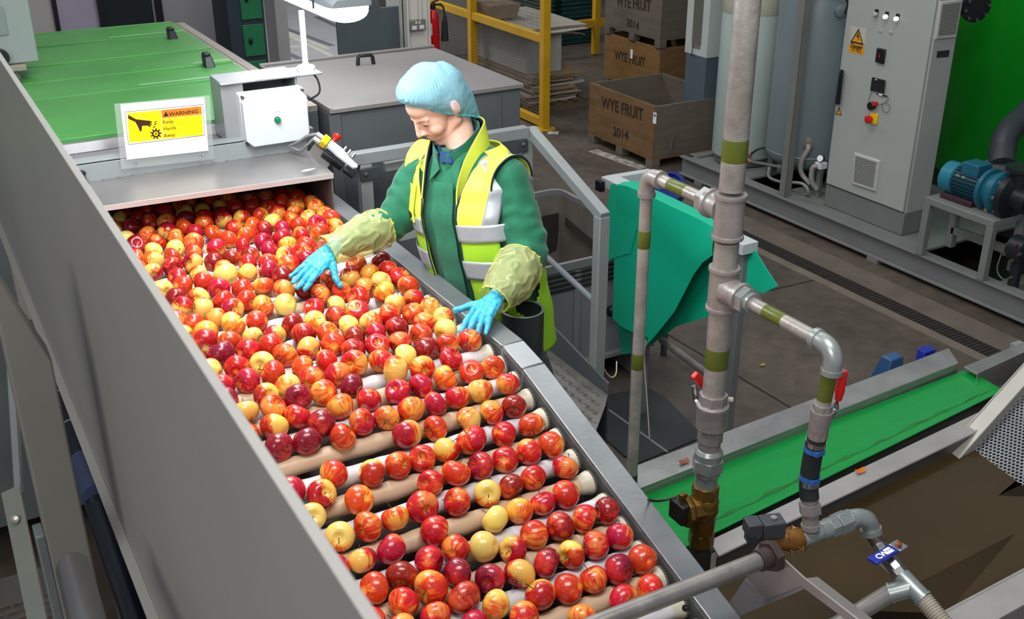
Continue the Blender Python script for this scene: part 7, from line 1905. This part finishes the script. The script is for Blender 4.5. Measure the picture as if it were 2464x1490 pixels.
# ================================================================ apples on the rollers
APPLES = """680,474,R 646,477,R 711,480,R 549,482,R 501,485,R 780,485,R 456,488,R 603,488,R 733,490,O 696,492,R 530,497,Y 652,497,R 613,498,R 764,498,O 416,502,R
484,505,Y 569,505,R 385,508,R 359,511,R 443,511,Y 667,511,O 707,512,O 319,514,R 530,517,D 780,517,O 625,518,O 740,522,Y 488,524,R 582,525,M 811,527,O
335,528,R 446,528,D 701,528,O 297,529,Y 538,529,M 359,534,R 405,535,O 660,536,Y 767,536,R 490,539,R 606,542,O 728,542,R 314,548,D 687,548,R 444,549,O
564,549,R 808,549,O 281,551,Y 640,555,D 402,556,M 466,559,R 512,562,R 768,562,R 355,565,R 598,568,O 726,568,O 302,572,Y 682,572,R 423,575,O 554,576,O
378,582,R 633,582,R 466,585,R 328,588,D 737,588,R 694,590,O 585,593,R 420,595,Y 521,598,O 649,602,R 765,602,R 370,603,Y 736,605,O 467,610,R 603,616,D
693,617,M 326,619,R 414,619,M 559,623,D 918,626,D 368,629,Y 734,629,M 512,633,D 470,634,M 643,634,R 599,636,O 856,640,R 417,642,D 331,644,R 690,644,O
538,649,O 931,649,R 646,653,M 368,656,M 889,657,O 477,661,M 601,661,M 757,661,D 956,666,O 677,667,D 841,668,M 427,670,R 549,670,Y+ 790,675,R 500,680,R
914,680,Y 631,688,O 443,689,R 982,689,R 874,693,O 584,695,R 732,695,D 529,699,R 684,700,O 825,700,O 394,704,Y 923,704,O 775,708,R 476,717,M 996,717,R
425,719,D 863,719,R 589,724,R 536,726,R 951,730,Y 688,735,Y 631,737,O 810,737,Y 1033,739,Y 489,742,Y 755,742,R 438,744,M 560,746,M 858,753,O 405,757,R
987,757,R 940,761,R 807,763,D 1066,763,Y 513,766,O 429,772,R 754,773,Y 456,775,R 617,775,R 891,777,Y 1022,779,O 562,783,Y+ 702,788,D 841,790,Y
956,790,D 1073,795,Y 491,799,O 794,801,O 903,801,R 653,806,M 733,808,D 445,810,Y 1011,812,R 606,814,Y 852,817,D 553,823,R 1126,823,O 964,825,R
494,828,M 1075,830,R 907,834,R 801,836,R 460,837,Y 648,837,R 850,841,D 752,843,M 1026,845,D 591,848,R 531,859,D+ 690,859,R 973,863,Y 1086,868,R
483,870,M 920,874,O 786,876,O 637,878,Y 861,883,O+ 571,889,R 733,890,O 1194,890,R 1018,892,O 507,898,Y 954,901,Y+ 659,903,R 1144,905,R 810,907,R
757,918,O 598,921,R 1080,922,O 849,932,D 536,934,R 1231,934,O 702,936,Y 1023,940,R 648,951,M 779,954,O 968,954,R 1151,956,Y 719,963,D 547,965,D
896,974,R 1096,974,O 660,987,R 1044,989,R 1245,989,D 827,994,O 602,1000,M 712,1002,O 993,1005,O 1198,1007,O 774,1014,D 936,1018,O 1140,1023,Y
1288,1036,R 665,1038,M 881,1038,R 1060,1047,R 616,1054,R 819,1056,R 1221,1056,R 993,1070,M+ 756,1072,D 1145,1081,O+ 1334,1090,R 694,1092,D 1082,1101,M
642,1103,D 1283,1108,O 1026,1123,R 1227,1123,R 973,1139,R 1169,1139,D 765,1141,O 1372,1141,R 703,1157,R 1111,1157,O 910,1159,M 1294,1166,R 1058,1179,R
854,1181,O 1243,1186,D 794,1195,M 999,1204,R+ 1187,1204,Y 1371,1206,R 741,1212,Y 928,1226,O 1113,1226,R 1319,1233,R 869,1248,R 1456,1249,D 1266,1250,O
1046,1257,R+ 810,1268,Y 1212,1271,Y 1404,1271,O 756,1279,R 1353,1292,D 1154,1295,Y 930,1300,R 1495,1308,R 1283,1317,R 1088,1320,R 857,1329,M
1436,1335,R 1028,1340,R 1229,1340,M 801,1346,R 1381,1358,M 966,1362,D 1169,1367,D 1533,1373,R 1331,1375,D 1102,1387,D 904,1391,R 1484,1400,D
1275,1402,M+ 841,1409,O 1035,1413,O+ 1426,1422,R 1200,1433,Y 1375,1438,R 1573,1438,O 967,1442,O 1136,1454,D+ 908,1460,O 1323,1460,M 1515,1460,O
1069,1474,R 1264,1480,O 1404,1486,R 995,1490,O 1186,1490,R"""
def apple_mat(name, base, stripe, red, cover, stripes, split):
    """yellow ground, red stripes down the meridians and a red cheek"""
    m = bpy.data.materials.new(name); m.use_nodes = True
    nt = m.node_tree; N = nt.nodes; L = nt.links; p = N['Principled BSDF']
    def node(t, **k):
        n = N.new(t)
        for a, b in k.items(): setattr(n, a, b)
        return n
    def math_(op, a, b=None, c=None):
        n = node('ShaderNodeMath', operation=op)
        for i, q in enumerate((a, b, c)):
            if q is None: continue
            if isinstance(q, (int, float)): n.inputs[i].default_value = q
            else: L.new(q, n.inputs[i])
        return n.outputs[0]
    tc = node('ShaderNodeTexCoord'); sx = node('ShaderNodeSeparateXYZ'); L.new(tc.outputs['Object'], sx.inputs[0])
    oi = node('ShaderNodeObjectInfo')
    off = math_('MULTIPLY', oi.outputs['Random'], 40.0)
    at = math_('ARCTAN2', sx.outputs['Y'], sx.outputs['X'])
    cs, sn = math_('COSINE', at), math_('SINE', at)
    cv = node('ShaderNodeCombineXYZ'); L.new(math_('MULTIPLY', cs, 1.0), cv.inputs[0]); L.new(math_('MULTIPLY', sn, 1.0), cv.inputs[1]); L.new(math_('MULTIPLY_ADD', sx.outputs['Z'], 7.0, off), cv.inputs[2])
    n1 = node('ShaderNodeTexNoise'); n1.inputs['Scale'].default_value = 4.2; n1.inputs['Detail'].default_value = 2; L.new(cv.outputs[0], n1.inputs['Vector'])
    vo = node('ShaderNodeVectorMath', operation='ADD'); L.new(tc.outputs['Object'], vo.inputs[0]); co = node('ShaderNodeCombineXYZ'); L.new(off, co.inputs[0]); L.new(off, co.inputs[1])
    L.new(co.outputs[0], vo.inputs[1])
    n2 = node('ShaderNodeTexNoise'); n2.inputs['Scale'].default_value = 22; n2.inputs['Detail'].default_value = 3; L.new(vo.outputs[0], n2.inputs['Vector'])
    n3 = node('ShaderNodeTexNoise'); n3.inputs['Scale'].default_value = 260; n3.inputs['Detail'].default_value = 2; L.new(vo.outputs[0], n3.inputs['Vector'])
    # cheek: the side the sun reached, plus large noise
    side = math_('MULTIPLY', sx.outputs['X'], 14.0*split)
    v = math_('ADD', math_('ADD', side, math_('MULTIPLY', math_('SUBTRACT', n2.outputs['Fac'], 0.5), 2.2)), math_('MULTIPLY', math_('SUBTRACT', n1.outputs['Fac'], 0.5), 2.0*stripes))
    v = math_('ADD', v, cover)
    # pale round the stalk cavity
    rr = math_('SQRT', math_('ADD', math_('POWER', sx.outputs['X'], 2.0), math_('POWER', sx.outputs['Y'], 2.0)))
    cav = math_('MULTIPLY', math_('MULTIPLY', math_('LESS_THAN', rr, 0.012), math_('SUBTRACT', 0.012, rr)), 90.0)
    v = math_('SUBTRACT', v, cav)
    r = node('ShaderNodeValToRGB'); cr = r.color_ramp
    cr.elements[0].position = 0.18; cr.elements[0].color = lin(base)
    cr.elements[1].position = 0.80; cr.elements[1].color = lin(red)
    e = cr.elements.new(0.48); e.color = lin(stripe)
    L.new(v, r.inputs['Fac'])
    mx = node('ShaderNodeMixRGB', blend_type='MIX'); L.new(math_('MULTIPLY', math_('GREATER_THAN', n3.outputs['Fac'], 0.66), 0.25), mx.inputs[0]); L.new(r.outputs['Color'], mx.inputs[1]); mx.inputs[2].default_value = lin('#e8b070')
    hs = node('ShaderNodeHueSaturation'); L.new(math_('MULTIPLY_ADD', oi.outputs['Random'], 0.024, 0.488), hs.inputs['Hue']); L.new(math_('MULTIPLY_ADD', oi.outputs['Random'], 0.25, 0.88), hs.inputs['Value']); L.new(mx.outputs[0], hs.inputs['Color'])
    L.new(hs.outputs[0], p.inputs['Base Color'])
    p.inputs['Roughness'].default_value = 0.26; p.inputs['Coat Weight'].default_value = 0.25; p.inputs['Coat Roughness'].default_value = 0.12
    return m
AM = {'R': apple_mat('apple_red', '#e8883a', '#dc3a1c', '#bb1216', 0.74, 0.7, 0.9), 'D': apple_mat('apple_crimson', '#cf4228', '#b1171f', '#860c1c', 0.74, 0.6, 1.0),
      'O': apple_mat('apple_orange', '#f0a943', '#e8641f', '#d02a17', 0.58, 0.8, 0.9), 'Y': apple_mat('apple_yellow', '#eed069', '#efb046', '#e0581f', 0.20, 0.6, 1.3),
      'M': apple_mat('apple_two_tone', '#f0c257', '#e4581e', '#ad1016', 0.60, 0.6, 2.2)}
STALK = mat('apple_stalk', '#4d3a1d', '#35280f', 40, 0.7)
def apple_shape(k):
    rnd = random.Random(k); tall = rnd.uniform(0.88, 1.02); lob = rnd.uniform(0.01, 0.035); ph = rnd.uniform(0, 6); lean = rnd.uniform(-0.06, 0.06)
    rs = []
    NU, NV = 28, 20
    for j in range(1, NV):
        f = PI*j/NV; ring = []
        for i in range(NU):
            a = 2*PI*i/NU
            r = math.sin(f)*(1+0.10*math.cos(f)) * (1 + lob*math.cos(5*a+ph)*(0.3+0.7*(f/PI)**2))
            z = tall*math.cos(f)*0.92 - 0.40*math.exp(-(math.sin(f)/0.30)**2)*(1 if f < PI/2 else 0) + 0.22*math.exp(-(math.sin(f)/0.26)**2)*(1 if f > PI/2 else 0)
            ring.append((0.036*(r*math.cos(a)+lean*z*0.5), 0.036*r*math.sin(a), 0.036*z))
        rs.append(ring)
    m = MB().rings(rs)
    st = MB(); zt = 0.036*(tall*0.92-0.40)
    d = rnd.uniform(-0.3, 0.3)
    st.tube([(0, 0, zt-0.002), (0.001, 0, zt+0.009), (0.004+d*0.004, d*0.006, zt+0.019), (0.007+d*0.006, d*0.01, zt+0.025)], [0.0012, 0.001, 0.001, 0.0016], 6)
    return m, st
random.seed(11)
APROTO = {}
for c in 'RDOYM':
    for k in range(3):
        m, st = apple_shape(hash(c) % 7 + k*17 if False else 'RDOYM'.index(c)*5+k)
        APROTO[c, k] = (m, st)
GROOVES = [(ROLLERS[i]+ROLLERS[i+1])/2 for i in range(len(ROLLERS)-1)]
def on_table(px, py, off):
    """where the ray of a pixel meets the bed the apples lie on"""
    r = ray(px, py); d = 1.2
    while d < 6:
        q = CAM + r*d
        if q.z < rail_z(q.y) + off: break
        d += 0.002
    return q
pts = []
for w in APPLES.split():
    a, b, c = w.split(',')
    rad = 0.0352*random.uniform(0.95, 1.06)*(1.11 if '+' in c else 1.0)
    if c[0] == 'Y' and '+' not in c: rad *= 0.98
    q = on_table(float(a), float(b), 0.0)
    if q.y > 3.30: rad *= 0.97
    g = min(GROOVES, key=lambda y: abs(y-q.y))
    k_ = 0.85 if q.y < 2.30 else 0.25
    q.y += (g-q.y)*k_
    pts.append([q, rad, c[0]])
# keep a little air between neighbours and stay inside the rails
for it in range(60):
    for i in range(len(pts)):
        for j in range(i):
            a, b = pts[i], pts[j]
            d = a[0]-b[0]; dist = d.length; need = (a[1]+b[1])*0.955
            if dist < need:
                if dist < 1e-5: d = V((0.01, 0, 0)); dist = 0.01
                s_ = d*((need-dist)/dist*0.5); s_.z *= 0.3
                fl = 1.0
                if a[0].y < 2.3: s_.y *= 0.3
                a[0] += s_; b[0] -= s_
    for a in pts:
        n_ = rail_n(a[0].y)
        base = rail_z(a[0].y) - 0.048*n_.z + (math.sqrt((RR+a[1])**2-(PITCH/2)**2))*n_.z
        lo = base + (0.004 if a[0].y > 2.35 else 0)
        if a[0].z < lo: a[0].z = lo
        elif a[0].z > lo: a[0].z -= min(0.004, a[0].z-lo)
        a[0].x = min(a[0].x, XR0-0.012-a[1]); a[0].x = max(a[0].x, XL+0.02)
        if a[0].y > 4.10: a[0].y = 4.10
def ordinal(n):
    one = ['', 'first', 'second', 'third', 'fourth', 'fifth', 'sixth', 'seventh', 'eighth', 'ninth', 'tenth', 'eleventh', 'twelfth', 'thirteenth', 'fourteenth', 'fifteenth', 'sixteenth', 'seventeenth', 'eighteenth', 'nineteenth']
    if n < 20: return one[n]
    ten = {2: ('twenty', 'twentieth'), 3: ('thirty', 'thirtieth'), 4: ('forty', 'fortieth')}[n//10]
    return ten[1] if n % 10 == 0 else ten[0]+'-'+one[n % 10]
rows = {}
for a in pts:
    gi = min(range(len(GROOVES)), key=lambda i: abs(GROOVES[i]-a[0].y)); rows.setdefault(gi, []).append(a)
WORDS = {'R': 'red', 'D': 'dark crimson', 'O': 'orange-red', 'Y': 'yellow', 'M': 'red-and-yellow'}
used = {}
for ri, gi in enumerate(sorted(rows)):
    row = sorted(rows[gi], key=lambda a: -a[0].x)
    for k, (q, rad, c) in enumerate(row):
        v = random.randrange(3)
        if (c, v) not in used:
            m, st = APROTO[c, v]
            o = m.build('apple', AM[c], None, ang=180); s_ = st.build('stem', STALK, o); used[c, v] = (o, s_)
        else:
            o0, s0 = used[c, v]
            o = o0.copy(); COL.objects.link(o); s_ = s0.copy(); COL.objects.link(s_); s_.parent = o
        th = random.uniform(0, 2*PI); tilt = math.acos(random.uniform(-0.6, 0.9))
        E_ = Matrix.Rotation(th, 3, 'Z') @ Matrix.Rotation(tilt, 3, 'Y') @ Matrix.Rotation(random.uniform(0, 2*PI), 3, 'Z')
        o.location = q; o.rotation_euler = E_.to_euler(); s = rad/0.0368; o.scale = (s, s, s)
        n_ = ordinal(k+1) + ' from'
        tag(o, f'{WORDS[c]} apple, {ordinal(k+1)} from the steel rail in the {ordinal(ri+1)} row below the hood', 'apple', 'apples on the roller table')
# a few forgotten apples in the bottom of the grey bin
for n_, (px, py, c) in enumerate(((1318, 619, 'O'), (1330, 612, 'Y'), (1342, 620, 'R'), (1324, 628, 'R'))):
    o0, s0 = used[c, 0]; o = o0.copy(); COL.objects.link(o); s_ = s0.copy(); COL.objects.link(s_); s_.parent = o
    q = pz(px, py, 0.226); q.x = min(q.x, 3.34); q.y = min(max(q.y, 4.62), 5.44); o.location = q; o.scale = (1, 1, 1); o.rotation_euler = (random.random()*6, random.random()*6, 0)
    tag(o, f'{WORDS[c]} apple left in the bottom of the grey pallet bin, {ordinal(n_+1)} along', 'apple', 'apples in the grey bin')
